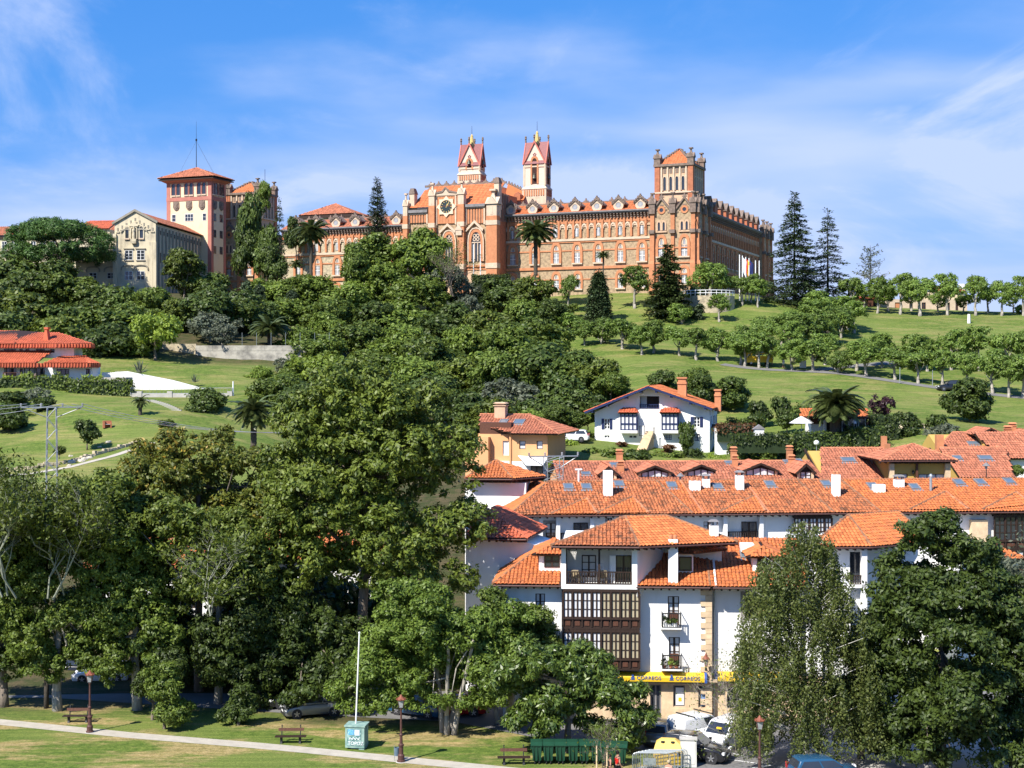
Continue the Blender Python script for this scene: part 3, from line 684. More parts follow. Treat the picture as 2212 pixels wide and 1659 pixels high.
def iron_balcony(root,x0,x1,z0,zr,y=0,dep=.75,plants=False):
    s = MB(); s.prismx([(y-.02,z0-.3),(y-.02,z0),(y-dep-.08,z0),(y-dep-.08,z0-.1),(y-dep*.6,z0-.2)],x0-.06,x1+.06); o = s.build('balcony',M['white'],root)
    balustrade(o,x0,x1,z0,zr,y-dep,'iron',.13,iron=True)
    for x in (x0,x1):
        b = MB(); b.box(x-.02,x+.02,y-dep,y,zr-.05,zr); b.box(x-.02,x+.02,y-dep,y,z0,z0+.03)
        for i in range(6): b.tube((x,y-dep*i/6,z0),(x,y-dep*i/6,zr),.013,None,4,caps=False)
        b.build('side_rail',M['iron'],o)
    return o
PLANT = None
def pot_plant(loc,h,label,leaf='mid',group='potted plants on the balconies',pot='ridgelight',seed=0,ph=.3):
    t = empty('potted_plant',loc,0,label,'potted plant',group)
    MB().lathe([(.1,0),(.15,ph),(.16,ph),(.13,ph-.02)],9).build('pot',M[pot],t)
    rng = np.random.default_rng(seed); obj('foliage',crown('potleaf',[(0,0,ph+h*.45,.2,.2,h*.5)],12,110,.12,.14,LEAF[leaf],seed),t); return t
def gallery(root,x0,x1,z0,z1,y,dep,zp,n,m='darkwood',gm='curtain',gm2=None,rows=3,split=None,side=1):
    """a glazed timber gallery standing out from the wall: panel base up to zp, glazing above"""
    o = MB().box(x0,x1,y-dep,y,z1-.14,z1+.05).box(x0,x1,y-dep,y,z0,z0+.14).box(x0+.04,x1-.04,y-dep+.06,y-dep+.12,z0+.14,zp-.06).box(x0-.05,x1+.05,y-dep-.07,y,zp-.06,zp+.04).build('gallery_frame',M[m],root)
    for i in range(n):
        a = x0+(x1-x0)*i/n; b = x0+(x1-x0)*(i+1)/n
        gg = gm if (split is None or (a+b)/2 < split) else gm2
        window(o,a+.03,b-.03,zp+.04,z1-.14,y-dep,2,rows,m,gg,.1,.07,'gallery_window',mw=.03)
        MB().box(a-.05,a+.05,y-dep-.03,y-dep+.05,z0+.14,z1-.14).build('post',M[m],o)
        MB().box(a+.16,b-.16,y-dep+.02,y-dep+.058,z0+.24,zp-.16).build('panel',M['brownwood'],o)
    MB().box(x1-.05,x1+.05,y-dep-.03,y-dep+.05,z0+.14,z1-.14).build('post',M[m],o)
    T = Matrix.Translation((x1,y-dep,0)) @ Matrix.Rotation(R(90),4,'Z')
    window(o,.05,dep-.02,zp+.04,z1-.14,0,1,rows,m,gg,.06,.06,'gallery_window',T=T)
    s = MB(); s.box(x1-.06,x1-.01,y-dep+.06,y,z0+.14,zp-.06).build('end_panel',M[m],o); return o
def wallbox(root,x0,x1,y0,y1,z0,z1,holes=(),m='white',name='wall',depth=.3,shell=True):
    mb = MB().wall(x0,x1,z0,z1,holes,y0,depth); mb.box(x0,x1,y0+depth+.02,y1,z0,z1)
    mb.quad((x1,y0,z0),(x1,y0+depth+.02,z0),(x1,y0+depth+.02,z1),(x1,y0,z1)); mb.quad((x0,y0+depth+.02,z0),(x0,y0,z0),(x0,y0,z1),(x0,y0+depth+.02,z1))
    return mb.build(name,M[m],root)
def hip(fr,root,x0,x1,y0,y1,ze,zr,rx0,rx1,ry=None,m='tile',oh=0,ry1=None,caps='ridge',seed=0,**k):
    """hipped roof over a rectangle with a ridge from rx0 to rx1"""
    ry = (y0+y1)/2 if ry is None else ry; A,B,Cc,D = (x0,y0,ze),(x1,y0,ze),(x1,y1,ze),(x0,y1,ze); a,b = (rx0,ry,zr),(rx1,ry,zr)
    def poly(*p): q = []; [q.append(i) for i in p if not q or (Vector(i)-Vector(q[-1])).length > 1e-4]; return q
    r = [Roof(fr,root,poly(A,B,b,a),m,seed=seed,**k),Roof(fr,root,[B,Cc,b],m,seed=seed+1,**k),Roof(fr,root,poly(Cc,D,a,b),m,seed=seed+2,tiles=False),Roof(fr,root,[D,A,a],m,seed=seed+3,**k)]
    if caps: ridge(root,poly(A,a,b,B),caps);
    if rx1 > rx0: pass
    return r
def dormer(fr,root,x0,x1,y,z0,zt,back,m='tile',shape='hip',wm='white',oh=.45,pane='glass',rise=.55,winw=.62,cheek=None,arch=False):
    """a dormer with its own box, window and little roof; y = front plane"""
    o = MB().box(x0,x1,y+.02,y+back,z0-.6,zt).build('dormer',M[wm],root)
    wd = (x1-x0)*winw; c = (x0+x1)/2; window(o,c-wd/2,c+wd/2,z0+.15,zt-.12,y-.06,2,2,'darkwood',pane,.07)
    if shape == 'hip':
        A,B,a,b = (x0-oh,y-oh,zt),(x1+oh,y-oh,zt),(c-.05,y+(x1-x0)*.35,zt+rise),(c+.05,y+(x1-x0)*.35,zt+rise)
        E,G = (c+.05,y+back,zt+rise),(c-.05,y+back,zt+rise)
        Roof(fr,o,[A,B,b,a],m); Roof(fr,o,[B,(x1+oh,y+back,zt),E,b],m); Roof(fr,o,[(x0-oh,y+back,zt),A,a,G],m)
    else:
        p0,p1,pk = (x0-oh,y-oh,zt),(x1+oh,y-oh,zt),(c,y-oh,zt+rise)
        Roof(fr,o,[p1,(x1+oh,y+back,zt),(c,y+back,zt+rise),pk],m); Roof(fr,o,[(x0-oh,y+back,zt),p0,pk,(c,y+back,zt+rise)],m)
        MB().prism([(x0+.1,zt-.01),(x1-.1,zt-.01),(c,zt+rise-.12)],y-.0,y+.06).build('gable',M['darkwood'],o)
    return o
# ================================================================ the white corner building with the post office
A = Fr(z8(1300)[0],100,-4,0); T_ = A.root('corner_building','white corner building with stacked brown galleries, loggia and orange tiled roofs above the post office','building')
ax = lambda x,y=0: A.x(z8(x)[0],y)
az = lambda v,x=1300,y=0: A.z(*z8(x,v),y)
Wl,Wc,Wr,Wq = ax(320),ax(728),ax(1300),ax(1772); ze = az(556)
gz = az(1215,1500)
def hole(x0,x1,v0,v1,y=0): return (ax(x0,y),ax(x1,y),az(v1,(x0+x1)/2,y),az(v0,(x0+x1)/2,y))
hL = [hole(545,612,597,762)]; hL[0] = (hL[0][0],hL[0][1],az(770,580),hL[0][3])
wallbox(T_,Wl,Wc,0,9,0,ze+.3,hL+[hole(545,612,890,1060)]); window(T_,*hL[0],0,2,3,depth=.22,curtain=True); window(T_,*hole(545,612,890,1060),0,2,3,depth=.22)
iron_balcony(T_,ax(505),ax(620),az(770,560),az(702,560))
hR = [hole(1468,1547,615,822),hole(1475,1552,900,1108)]
wallbox(T_,Wr-.3,Wq,0,9,gz+.55,ze+.3,hR)
for i,h in enumerate(hR):
    window(T_,*h,0,2,4,'darkwood','glass',.22,curtain=True,name='balcony_door'); MB().box(h[0]+.1,h[1]-.1,.1,.155,h[2]+.03,h[2]+(h[3]-h[2])*.44).build('door_panel',M['brownwood'],T_)
iron_balcony(T_,ax(1425),ax(1556),az(822,1490),az(720,1490)); iron_balcony(T_,ax(1428),ax(1560),az(1108,1490),az(1010,1490))
wallbox(T_,Wc,Wr,.3,9,0,az(280)+.2,[])
hG = [hole(1505,1587,1235,1385),hole(1680,1750,1240,1390),hole(1345,1422,1230,1500)]; hG[2] = (hG[2][0],hG[2][1],.1,hG[2][3])
wallbox(T_,Wc-2,Wq,-.04,.6,0,gz+.548,hG,'stone','stone_ground_floor')
for i,h in enumerate(hG[:2]): window(T_,*h,-.04,1,1,'leadgrey','glass',.22,.08,'shop_window')
window(T_,*hG[2],-.04,2,1,'leadgrey','glass',.26,.1,'shop_door')
h = hG[0]; w_ = h[1]-h[0];
ps = MB().box(h[0]+w_*.22,h[1]-w_*.1,.08,.1,h[2]+.1,h[2]+1.3).build('poster',M['whitepaint'],T_); MB().box(h[0]+w_*.45,h[0]+w_*.72,.065,.075,h[2]+.35,h[2]+.62).build('parcel_print',M['yellowpl'],ps)
h = hG[1]; w_ = h[1]-h[0]; ps = MB().box(h[0]+w_*.3,h[1]-.06,.08,.1,h[2]+.08,h[2]+1.35).build('poster',mat('blue_poster',(.04,.16,.45),.4,col2=(.2,.35,.6),f2=.5,scale=2.5),T_)
MB().box(h[0]+w_*.42,h[1]-w_*.25,.065,.075,h[2]+.85,h[2]+1.15).build('poster_text_block',M['whitepaint'],ps)
MB().box(hG[2][0]-.3,hG[1][1]+.6,-.34,-.045,gz+.1,gz+.28).build('canopy_ledge',M['stone'],T_)
k = 0
for j in range(7):
    zb = .02+j*.42
    for i in range(9):
        xa = hG[2][1]+.15+i*.9+(.45 if j % 2 else 0); xb = xa+.88
        if xb > Wq-.75: break
        if any(a-.04 < xb and xa < b+.04 and c-.02 < zb+.4 and zb < d+.02 for a,b,c,d in hG): continue
        MB().box(xa,xb,-.075,-.042,zb,zb+.405).build('stone_block',M['stone'],T_)
n = 24
for i in range(n):
    z0 = .02+i*(ze-.1)/n; w = .75 if i % 2 else .42
    MB().box(Wq-w,Wq+.03,-.13,.5,z0,z0+(ze-.1)/n-.02).build('quoin',M['stone'],T_)
g0,g1,g2 = az(572,1000,-.9),az(847,1000,-.9),az(1130,1000,-.9); xa,xb = ax(738,-.9),ax(1272,-.9); sp_ = ax(995,-.9)
gallery(T_,xa,xb,g1,g0,.3,1.2,az(772,1000,-.9),8,gm='curtain',gm2='glassbeige',split=sp_)
gallery(T_,xa,xb,g2,g1-.06,.3,1.2,az(1055,1000,-.9),8,gm='curtain',gm2='glassbeige',split=sp_)
lx0,lx1 = ax(725,-.9),ax(1255,-.9); l0,l1 = az(535,1000,-.9),az(282,1000,-.9)
MB().box(lx0,lx1,-.9,.3,az(566,1000,-.9),l0).build('loggia_floor',M['white'],T_)
MB().box(lx0,lx0+.32,-.9,.3,l0,l1+.1).build('pier',M['white'],T_); MB().box(lx1-.36,lx1,-.9,-.3,l0,l1+.1).build('pier',M['white'],T_)
h1 = hole(868,968,328,480,.3); window(T_,*h1,.22,2,3,depth=.08,gm='glass',name='loggia_window'); h2 = hole(1105,1215,330,530,.3); window(T_,*h2,.2,2,1,depth=.08,gm='glass',name='loggia_door')
MB().box(h2[0]-.42,h2[0],.12,.17,h2[2],h2[3]).box(h2[0]-.36,h2[0]-.06,.1,.118,h2[2]+.5,h2[3]-.1).build('open_shutter',M['whitepaint'],T_)
balustrade(T_,lx0+.32,lx1-.36,l0+.02,az(445,1000,-.9),-.8,sp=.17,r=.05)
for x in (ax(758,-.8),ax(990,-.8)): MB().box(x-.07,x+.07,-.88,-.74,l0+.01,l1).build('timber_post',M['darkwood'],T_)
MB().box(lx0,lx1,-.9,-.7,l1-.06,l1+.12).build('beam',M['darkwood'],T_)
MB().prismz([(lx1,-.9),(lx1+1.75,2.8),(lx1+2.4,6),(lx0,6),(lx0,.3),(lx1-.4,.3)],ze-.5,l1+.05).build('tower_wall',M['white'],T_)
e0,e1 = A.at(z8(655,262),-1.7),A.at(z8(1268,268),-1.7); e2 = A.at(z8(1955,238),1.2)
rA,rB = A.at(z8(1172,62),3.2),A.at(z8(1452,52),4.2)
pa,pb,pc,qa,qb = (e0[0],-1.7,e0[1]),(e1[0],-1.7,e0[1]),(e2[0],1.2,e0[1]),(rA[0],3.2,rA[1]),(rB[0],4.2,rA[1])
r1 = Roof(A,T_,[pa,pb,qa],'tiledirty',indiv=0); r2 = Roof(A,T_,[pb,pc,qb,qa],'tile',indiv=300); ridge(T_,[pa,qa,qb,pc]); ridge(T_,[qa,pb])
Roof(A,T_,[(pc[0],9,pc[2]),(pa[0],9,pa[2]),pa,qa,qb,pc],'tile',tiles=False) if False else None
MB().prismz([(pa[0]+.5,0),(lx1+.3,0),(lx1+2,6),(lx0,6)],pa[2]-.25,pa[2]-.16).build('soffit',M['darkwood'],T_)
eave(T_,pa,pb); eave(T_,pb,pc)
MB().prismz([(lx1+1.6,4),(pc[0]-1,2.6),(pc[0]-1,8),(lx1+1.6,8)],pa[2]-2.6,pa[2]-.16).build('rear_wall',M['white'],T_)
c = r2.chimney(z8(1790,200),.62,.75,'whitedirty','hood')
le0,le1,lt0,lt1 = A.at(z8(250,533),-.8),A.at(z8(722,536),-.8),A.at(z8(520,320),4.2),A.at(z8(722,320),4.2); zle = le1[1]
rl = Roof(A,T_,[(le0[0],-.8,zle),(lx0,-.8,zle),(lx0,4.2,lt0[1]),(lt0[0],4.2,lt0[1])],'tile'); eave(T_,(le0[0],-.8,zle),(lx0,-.8,zle))
ridge(T_,[(le0[0],-.8,zle),(lt0[0],4.2,lt0[1])]); Roof(A,T_,[(le0[0],9,zle),(le0[0],-.8,zle),(lt0[0],4.2,lt0[1]),(lt0[0],6,lt0[1])],'tile')
d0 = A.at(z8(570,428),1.2); d1 = A.at(z8(722,318),1.2); dormer(A,T_,d0[0],d1[0]+.3,1.2,d0[1],d1[1],4,winw=.6)
re0,re1,re2 = A.at(z8(1248,545),-.8),A.at(z8(1762,548),-.8),A.at(z8(2140,550),-.2); zre = re1[1]
t0,t1,t2,t3 = A.at(z8(1480,345),4.6),A.at(z8(1745,378),2.2),A.at(z8(1880,262),5.2),A.at(z8(2140,262),5.2)
rr = Roof(A,T_,[(re0[0],-.8,zre),(re1[0],-.8,zre),(t1[0],3.4,zre+1.55),(t2[0],6.4,zre+2.55),(lx1+2.5,6.4,zre+2.55),(lx1+1.73,2.8,zre+1.274)],'tile')
rr2 = Roof(A,T_,[(re1[0]+.02,-.8,zre-.02),(re2[0]+3,-.8,zre-.02),(re2[0]+3,6.4,zre+2.53),(t2[0],6.4,zre+2.53),(t1[0]+.02,3.4,zre+1.53)],'tile')
ridge(T_,[(re1[0],-.8,zre),(t1[0],3.4,zre+1.55)]); ridge(T_,[(re1[0]+.4,-.8,zre),(t1[0]+.45,3.4,zre+1.55)],'whitedirty',.09,'valley_flashing')
eave(T_,(re0[0],-.8,zre),(re1[0],-.8,zre)); eave(T_,(re1[0]+.2,-.8,zre),(re2[0]+3,-.8,zre))
c = rr.chimney(z8(1505,415),.62,0,'white'); bpy.data.objects.remove(c)
cz = A.at(z8(1505,222),-.5)[1]; cx0,cx1 = A.at(z8(1472,0),-.5)[0],A.at(z8(1538,0),-.5)[0]
cc = MB().box(cx0,cx1,-.5,.15,zre+.05,cz).build('chimney',M['white'],T_); MB().lathe([(.13,0),(.15,.2),(.12,.28)],8,(cx0+.17,-.18,cz)).build('chimney_pot',M['ridgelight'],cc); MB().lathe([(.13,0),(.15,.2),(.12,.28)],8,(cx1-.17,-.18,cz)).build('chimney_pot',M['ridgelight'],cc)
d0 = A.at(z8(1530,440),1.0); d1 = A.at(z8(1645,322),1.0)
dd = MB().box(d0[0],d1[0],1.02,4.5,d0[1]-.5,d1[1]).build('dormer',M['white'],T_); h = hole(1545,1635,340,438,1.0); window(dd,*h,.94,1,1,depth=.06,gm='glass')
a0,a1,a2,tA,tB = A.at(z8(1472,310),.3),A.at(z8(1655,318),.3),A.at(z8(1885,292),2.6),A.at(z8(1610,258),1.6),A.at(z8(1790,248),2.9)
q0,q1,q2,q3,q4 = (a0[0],.3,a0[1]),(a1[0],.3,a0[1]),(a2[0],2.6,a0[1]),(tB[0],2.9,a0[1]+.6),(tA[0],1.7,a0[1]+.6)
Roof(A,dd,[q0,q1,q4],'tile'); Roof(A,dd,[q1,q2,q3,q4],'tile'); ridge(dd,[q0,q4,q1],r=.09)
hX = [hole(2005,2095,615,775,.5),hole(2005,2095,950,1110,.5)]
wallbox(T_,Wq+.05,Wq+9.5,.5,9,gz+.5,ze+.3,hX)
for h in hX: window(T_,*h,.5,2,3,depth=.22); MB().box(h[0]-.3,h[0]-.004,.44,.6,h[2]-.3,h[3]+.3).box(h[1]+.004,h[1]+.3,.44,.6,h[2]-.3,h[3]+.3).box(h[0],h[1],.44,.6,h[3]+.004,h[3]+.3).build('stone_surround',M['stonegrey'],T_)
hY = [hole(1880,2000,1250,1400,.46)]
wallbox(T_,Wq+.05,Wq+9.5,.46,1,0,gz+.498,hY,'stone','stone_ground_floor'); window(T_,*hY[0],.46,1,1,'leadgrey','glass',.22,name='shop_window')
MB().tube((Wq+.2,.4,.1),(Wq+.2,.4,ze),.06,None,7).build('downpipe',M['steel'],T_)
h = A.at(z8(2110,705),.5); MB().tube((h[0],.3,h[1]),(h[0],.46,h[1]),.42,.38,16).build('satellite_dish',M['orangewall'],T_)
d0 = A.at(z8(2060,450),1.2); d1 = A.at(z8(2200,335),1.2); dormer(A,T_,d0[0],d1[0]+.2,1.2,d0[1],d1[1],4); rr2.skylight(z8(2010,335))
MB().box(A.at(z8(1975,0),4)[0],A.at(z8(2110,0),4)[0],3.5,5,A.at(z8(2000,300),4)[1],A.at(z8(2000,252),4)[1]).build('parapet',M['white'],T_)
def curve_mesh(cu):
    o = bpy.data.objects.new('tmp',cu); SC.collection.objects.link(o); me = bpy.data.meshes.new_from_object(o.evaluated_get(bpy.context.evaluated_depsgraph_get())); bpy.data.objects.remove(o); return me
def awning(xa,xb,y,zt,zb,label,texts):
    o = MB().prismx([(y,zt),(y-.22,zt-.03),(y-.42,zt-.14),(y-.52,(zt+zb)/2),(y-.52,zb+.04),(y-.48,zb),(y,zb)],xa,xb).build('awning',M['yellowaw'],None); o.location = (A.X0,A.Y0,A.zb); o.rotation_euler = (0,0,A.a); tag(o,label,'awning','yellow post office awnings')
    for a,b in ((xa-.18,xa),(xb,xb+.18)): MB().prismx([(y,zt+.02),(y-.24,zt),(y-.45,zt-.12),(y-.55,(zt+zb)/2),(y-.55,zb-.02),(y,zb-.02)],a+.003,b-.003).build('end_panel',M['bluepl'],o)
    MB().box(xa,xb,y-.5,y,zb-.07,zb-.004).build('edge_rail',M['iron'],o)
    for tx in texts:
        cu = bpy.data.curves.new('CORREOS','FONT'); cu.body = 'CORREOS'; cu.size = .36; cu.extrude = .012; cu.materials.append(M['bluepl']); cu.align_x = 'LEFT'; cu.space_character = 1.05
        t = obj('lettering',curve_mesh(cu),o,(tx,y-.545,(zt+zb)/2-.13)); t.rotation_euler = (R(90),0,0)
        e = MB().lathe([(.02,-.012),(.13,-.012),(.13,.012),(.02,.012)],12); e = MB()
        e.prism([(tx-.36,zb+.2),(tx-.16,zb+.2),(tx-.12,zb+.34),(tx-.4,zb+.34)],y-.55,y-.53).prism([(tx-.34,zb+.37),(tx-.18,zb+.37),(tx-.2,zb+.5),(tx-.26,zb+.56),(tx-.32,zb+.5)],y-.55,y-.53); e.tube((tx-.42,y-.54,zb+.16),(tx-.1,y-.54,zb+.16),.018,None,5); e.build('posthorn_emblem',M['bluepl'],o)
    return o
zt,zb = az(1148,1500,-.3),az(1210,1500,-.3)
awning(ax(1118,-.3),ax(1722,-.3),-.08,zt,zb,'long yellow post office awning left of the stone quoins, lettered twice',[ax(1250,-.6),ax(1520,-.6)])
awning(Wq+.4,Wq+5.5,.4,zt,zb,'yellow post office awning right of the stone quoins behind the birch',[Wq+2.2])
awning(ax(900,-.3),ax(1085,-.3),-.08,zt,zb,'short end of yellow awning under the dark galleries',[])
for i,(x,v,hh,lf) in enumerate(((1452,820,.45,'dark'),(1480,820,.25,'mid'),(1500,820,.28,'dark'),(1520,820,.25,'mid'))):
    p = A.w(ax(x,-.5),-.5,az(822,1490)); pot_plant(p,hh,['tall dark potted plant at the left end of the upper iron balcony','first small pot with a plant on the upper iron balcony','middle pot with a plant on the upper iron balcony','rightmost potted plant on the upper iron balcony'][i],lf,pot='whitepaint',seed=i)
for i,(x,hh,lf) in enumerate(((1442,.5,'dark'),(1490,.5,'lime'),(1528,.4,'dark'))):
    p = A.w(ax(x,-.5),-.5,az(1108,1490)); pot_plant(p,hh,['dark potted plant at the left end of the lower iron balcony','bright yellow-green bush in a pot on the lower iron balcony','dark potted plant at the right end of the lower iron balcony'][i],lf,seed=9+i,ph=.2)
def garden_chair(loc,rz,label):
    t = empty('wicker_chair',loc,rz,label,'chair','wicker chairs in the loggia'); MB().box(-.28,.28,-.25,.25,.36,.44).build('seat',M['khaki'],t); MB().prismx([(.2,.44),(.27,.44),(.38,.95),(.32,.95)],-.27,.27).build('backrest',M['khaki'],t)
    for a in (-.25,.25):
        for b in (-.22,.22): MB().box(a-.025,a+.025,b-.025,b+.025,0,.36).build('leg',M['khaki'],t)
    return t
garden_chair(A.w(ax(830),-.2,l0),2.8,'wicker chair near the left pier of the top loggia'); garden_chair(A.w(ax(1010),-.2,l0),3.3,'wicker chair in the middle of the top loggia')
# ================================================================ neighbours left of the corner building
Bf = Fr(z8(80)[0],108,-6,0); T2 = Bf.root('white_house','white house with small stepped orange roofs, left of the corner building behind trees','building')
bx_ = lambda x,y=0: Bf.x(z8(x)[0],y); bz_ = lambda v,x=300,y=0: Bf.z(*z8(x,v),y)
MB().prism([(bx_(60),0),(bx_(620),0),(bx_(620),bz_(280)),(bx_(480),bz_(235)),(bx_(300),bz_(235)),(bx_(60),bz_(140))],0,6).build('wall',M['white'],T2)
zA = bz_(212,380,-1)
Roof(Bf,T2,[(bx_(60,-1),-1,zA),(bx_(480,-1),-1,zA),(bx_(240,3),3,zA+1.6),(bx_(60,3),3,zA+1.6)],'tilered'); ra = Roof(Bf,T2,[(bx_(480,-1),-1,zA),(bx_(600,4),7,zA),(bx_(240,3),7,zA+1.6),(bx_(240,3),3,zA+1.6)],'tilered')
eave(T2,(bx_(60,-1),-1,zA),(bx_(480,-1),-1,zA)); eave(T2,(bx_(480,-1),-1,zA),(bx_(600,4),7,zA))
zB = bz_(115,250,3); MB().box(bx_(60,3),bx_(300,3),3.2,8,zA,zB).build('upper_wall',M['white'],T2)
Roof(Bf,T2,[(bx_(60,2),2.4,zB),(bx_(322,2),2.4,zB),(bx_(220,5),5,zB+.9),(bx_(60,5),5,zB+.9)],'tilered'); Roof(Bf,T2,[(bx_(322,2),2.4,zB),(bx_(322,2),8,zB),(bx_(220,5),8,zB+.9),(bx_(220,5),5,zB+.9)],'tilered')
Hf = Fr(z6(410)[0],124,-5,0); T3 = Hf.root('white_block','tall white block with a hipped orange roof and white balcony beside the big tree','building')
hx = lambda x,y=0: Hf.x(z6(x)[0],y); hz = lambda v,x=410,y=0: Hf.z(*z6(x,v),y)
hh_ = [(hx(190),hx(235),hz(1100,210),hz(1030,210))]
wallbox(T3,hx(60),hx(415),0,7,0,hz(865),hh_); window(T3,*hh_[0],0,2,3); MB().box(hx(415),hx(548,4),.02,4.5,0,hz(868)).build('side_wall',M['white'],T3)
zA = hz(835,410,-1); ap = Hf.at(z6(300,700),3.0)
hip(Hf,T3,hx(60,-1),hx(415,-1),-1,7,zA,ap[1],ap[0]-.1,ap[0],3.0,'tile')
Roof(Hf,T3,[(hx(415,-1),-1,zA-.02),(hx(672,2),2,zA-.02),(ap[0],3.0,ap[1])],'tile'); eave(T3,(hx(60,-1),-1,zA),(hx(415,-1),-1,zA)); eave(T3,(hx(415,-1),-1,zA),(hx(672,2),2,zA))
MB().prismz([(hx(60),-.6),(hx(415),-.6),(hx(650,2),2.2),(hx(548,4),5),(hx(60),5)],zA-.4,zA-.15).build('soffit',M['darkwood'],T3)
b0,b1 = Hf.at(z6(190,1105),-.8),Hf.at(z6(312,1030),-.8); MB().box(b0[0],b1[0],-.8,0,b0[1]-.15,b0[1]).build('balcony',M['white'],T3); balustrade(T3,b0[0],b1[0],b0[1],b1[1],-.75,'whitepaint',.12,iron=True)
d0 = Hf.at(z6(545,955),3); d1 = Hf.at(z6(640,905),3); dormer(Hf,T3,d0[0],d1[0],3,d0[1],d1[1],3,winw=.7,rise=.4)
# ================================================================ long row building
Rf = Fr(z6(400)[0],118,4.5,0); T4 = Rf.root('row_building','long white row building under a big weathered orange roof with white chimneys','building')
rx = lambda uv,y=0: Rf.x(uv[0],y)
ye,yr = -.9,6.0
zE = Rf.z(*z6(1100,1108),ye); zR = Rf.z(*z6(1100,858),yr); xl = rx(z6(400),ye); xr = rx((2290,0),ye); sl_ = (zR-zE)/(yr-ye)
def cuts(uv): return rx(uv,ye)
segs = []
x_hip = rx(z6(690,870),yr)
bt = [(xl,x_hip,rx(z6(1785),ye),rx(z6(1510),yr),'tiledirty')]
v1t,v1b = rx(z6(1510),yr),rx(z6(1785),ye); v2t,v2b = rx(z6(1690),yr),rx(z6(1865),ye)
v3t,v3b = rx(z7(60),yr),rx(z7(250),ye); v4t,v4b = rx(z7(465),yr),rx(z7(750),ye); v5t,v5b = rx(z7(800),yr),rx(z7(1110),ye)
bounds = [(xl,x_hip),(v1b,v1t),(v2b,v2t),(v3b,v3t),(v4b,v4t),(v5b,v5t),(xr,xr)]
mats = ['tiledirty','tile','tiledirty','tiledirty','tiledirty','tile']
RS = []
for i in range(6):
    (b0,t0),(b1,t1) = bounds[i],bounds[i+1]; RS.append(Roof(Rf,T4,[(b0,ye,zE),(b1,ye,zE),(t1,yr,zR),(t0,yr,zR)],mats[i],tw=.28,tl=.44,seed=i))
for i in range(6):
    b0,t0 = bounds[i]; ridge(T4,[(b0,ye,zE),(t0,yr,zR)],'ridge' if i not in (2,3) else 'ridgelight',.13,'hip_cap')
ridge(T4,[(x_hip,yr,zR),(xr,yr,zR)]); eave(T4,(xl,ye,zE),(xr,ye,zE),sp=.6)
Roof(Rf,T4,[(xr,13,zE),(xl,13,zE),(x_hip,yr,zR),(xr,yr,zR)],'tile',tiles=False); Roof(Rf,T4,[(xl,13,zE),(xl,ye,zE),(x_hip,yr,zR)],'tile')
def small_gable(a,t,b,f=1.0):
    """low cross gable lying on the slope: pixel corners left, apex, right"""
    p0 = RSx(a); p1 = RSx(b); pt = RSx(t); up = Vector((0,-.25,.28))
    A_,B_,T__ = p0+Vector((0,-.1,.05)),p1+Vector((0,-.1,.05)),pt+up
    Roof(Rf,T4,[A_,B_,T__],'tile',th=.05); ridge(T4,[A_,T__]); ridge(T4,[B_,T__],'ridgelight',.12); ridge(T4,[B_+Vector((.12,0,.02)),T__],'ridge',.1)
def RSx(uv): return RS[0].hit(uv)
small_gable(z6(710,1106),z6(975,1010),z6(1055,1104)); small_gable(z6(1060,1104),z6(1325,998),z6(1445,1100)); small_gable(z6(1985,1094),z6(2250,990),z7(215,812))
small_gable(z7(1330,800),z7(1600,682),z7(1775,798)); small_gable(z7(1890,798),z7(2145,686),z7(2260,760))
for q in (z6(842,905),z6(978,905),z6(1225,883),z6(1625,893),z6(1972,903),z7(255,605),z7(690,603),z7(1045,620),z7(1368,627),z7(1710,593),z7(1875,590),z7(2095,583)): RS[0].skylight(q,.85,1.2)
for q,w,h,cap in ((z6(1145,975),.75,2.2,'x'),(z6(1805,935),.9,.9,'pots'),(z6(1890,912),.6,.8,'hood'),(z6(2145,930),.65,1.3,'hood'),(z7(28,650),.6,1.3,'hood'),(z7(773,700),.62,1.9,'pots'),(z7(1103,670),1.0,.75,'x'),(z7(1258,632),.8,.75,'hood')): RS[0].chimney(q,w,h,'white',cap,.6)
c = RS[0].hit(z7(1495,655)); MB().tube(c,c+Vector((0,0,1.3)),.12,None,10).tube(c+Vector((0,0,1.3)),c+Vector((0,0,1.5)),.17,.1,10).build('flue',M['steel'],T4)
c = RS[0].hit(z6(920,865)); k = MB(); k.tube(c,c+Vector((0,0,1.1)),.08,None,8).tube(c+Vector((-.3,0,1.1)),c+Vector((.3,0,1.1)),.08,None,8); k.build('vent_pipe',M['whitepaint'],T4)
zw = Rf.z(*z6(1100,1125),0)+.3
def rh(zf,x0,x1,v0,v1): a = rx(zf(x0)); b = rx(zf(x1)); return (a,b,Rf.z(*zf(x0,v1)),Rf.z(*zf(x0,v0)))
wd = [rh(z8,448,520,105,215),rh(z8,618,692,105,245),rh(z8,1033,1080,70,140),rh(z8,1718,1790,95,190)]
lg = [rh(z8,718,930,85,260),rh(z8,1885,2110,78,250)]; lg2 = [rh(z7,1060,1160,840,980)]
gx1 = rh(z7,430,720,842,1040); gx2 = rh(z7,1962,2212,832,1040); gx3 = rh(z7,2060,2212,1095,1300)
wallbox(T4,rx(z6(400))+.2,xr,0,12,0,zw,wd+lg,depth=.3)
for h in wd: window(T4,*h,0,2,3,depth=.22,curtain=True)
for h in lg:
    MB().box(h[0],h[1],.31,.34,h[2],h[3]).build('loggia_back',M['white'],T4)
    a,b = h[0]+(h[1]-h[0])*.45,h[0]+(h[1]-h[0])*.92; window(T4,a,b,h[2]+.05,h[3]-.25,.2,2,2,depth=.08,name='loggia_door'); balustrade(T4,h[0]+.02,h[1]-.02,h[2],h[2]+1.0,.05,sp=.17)
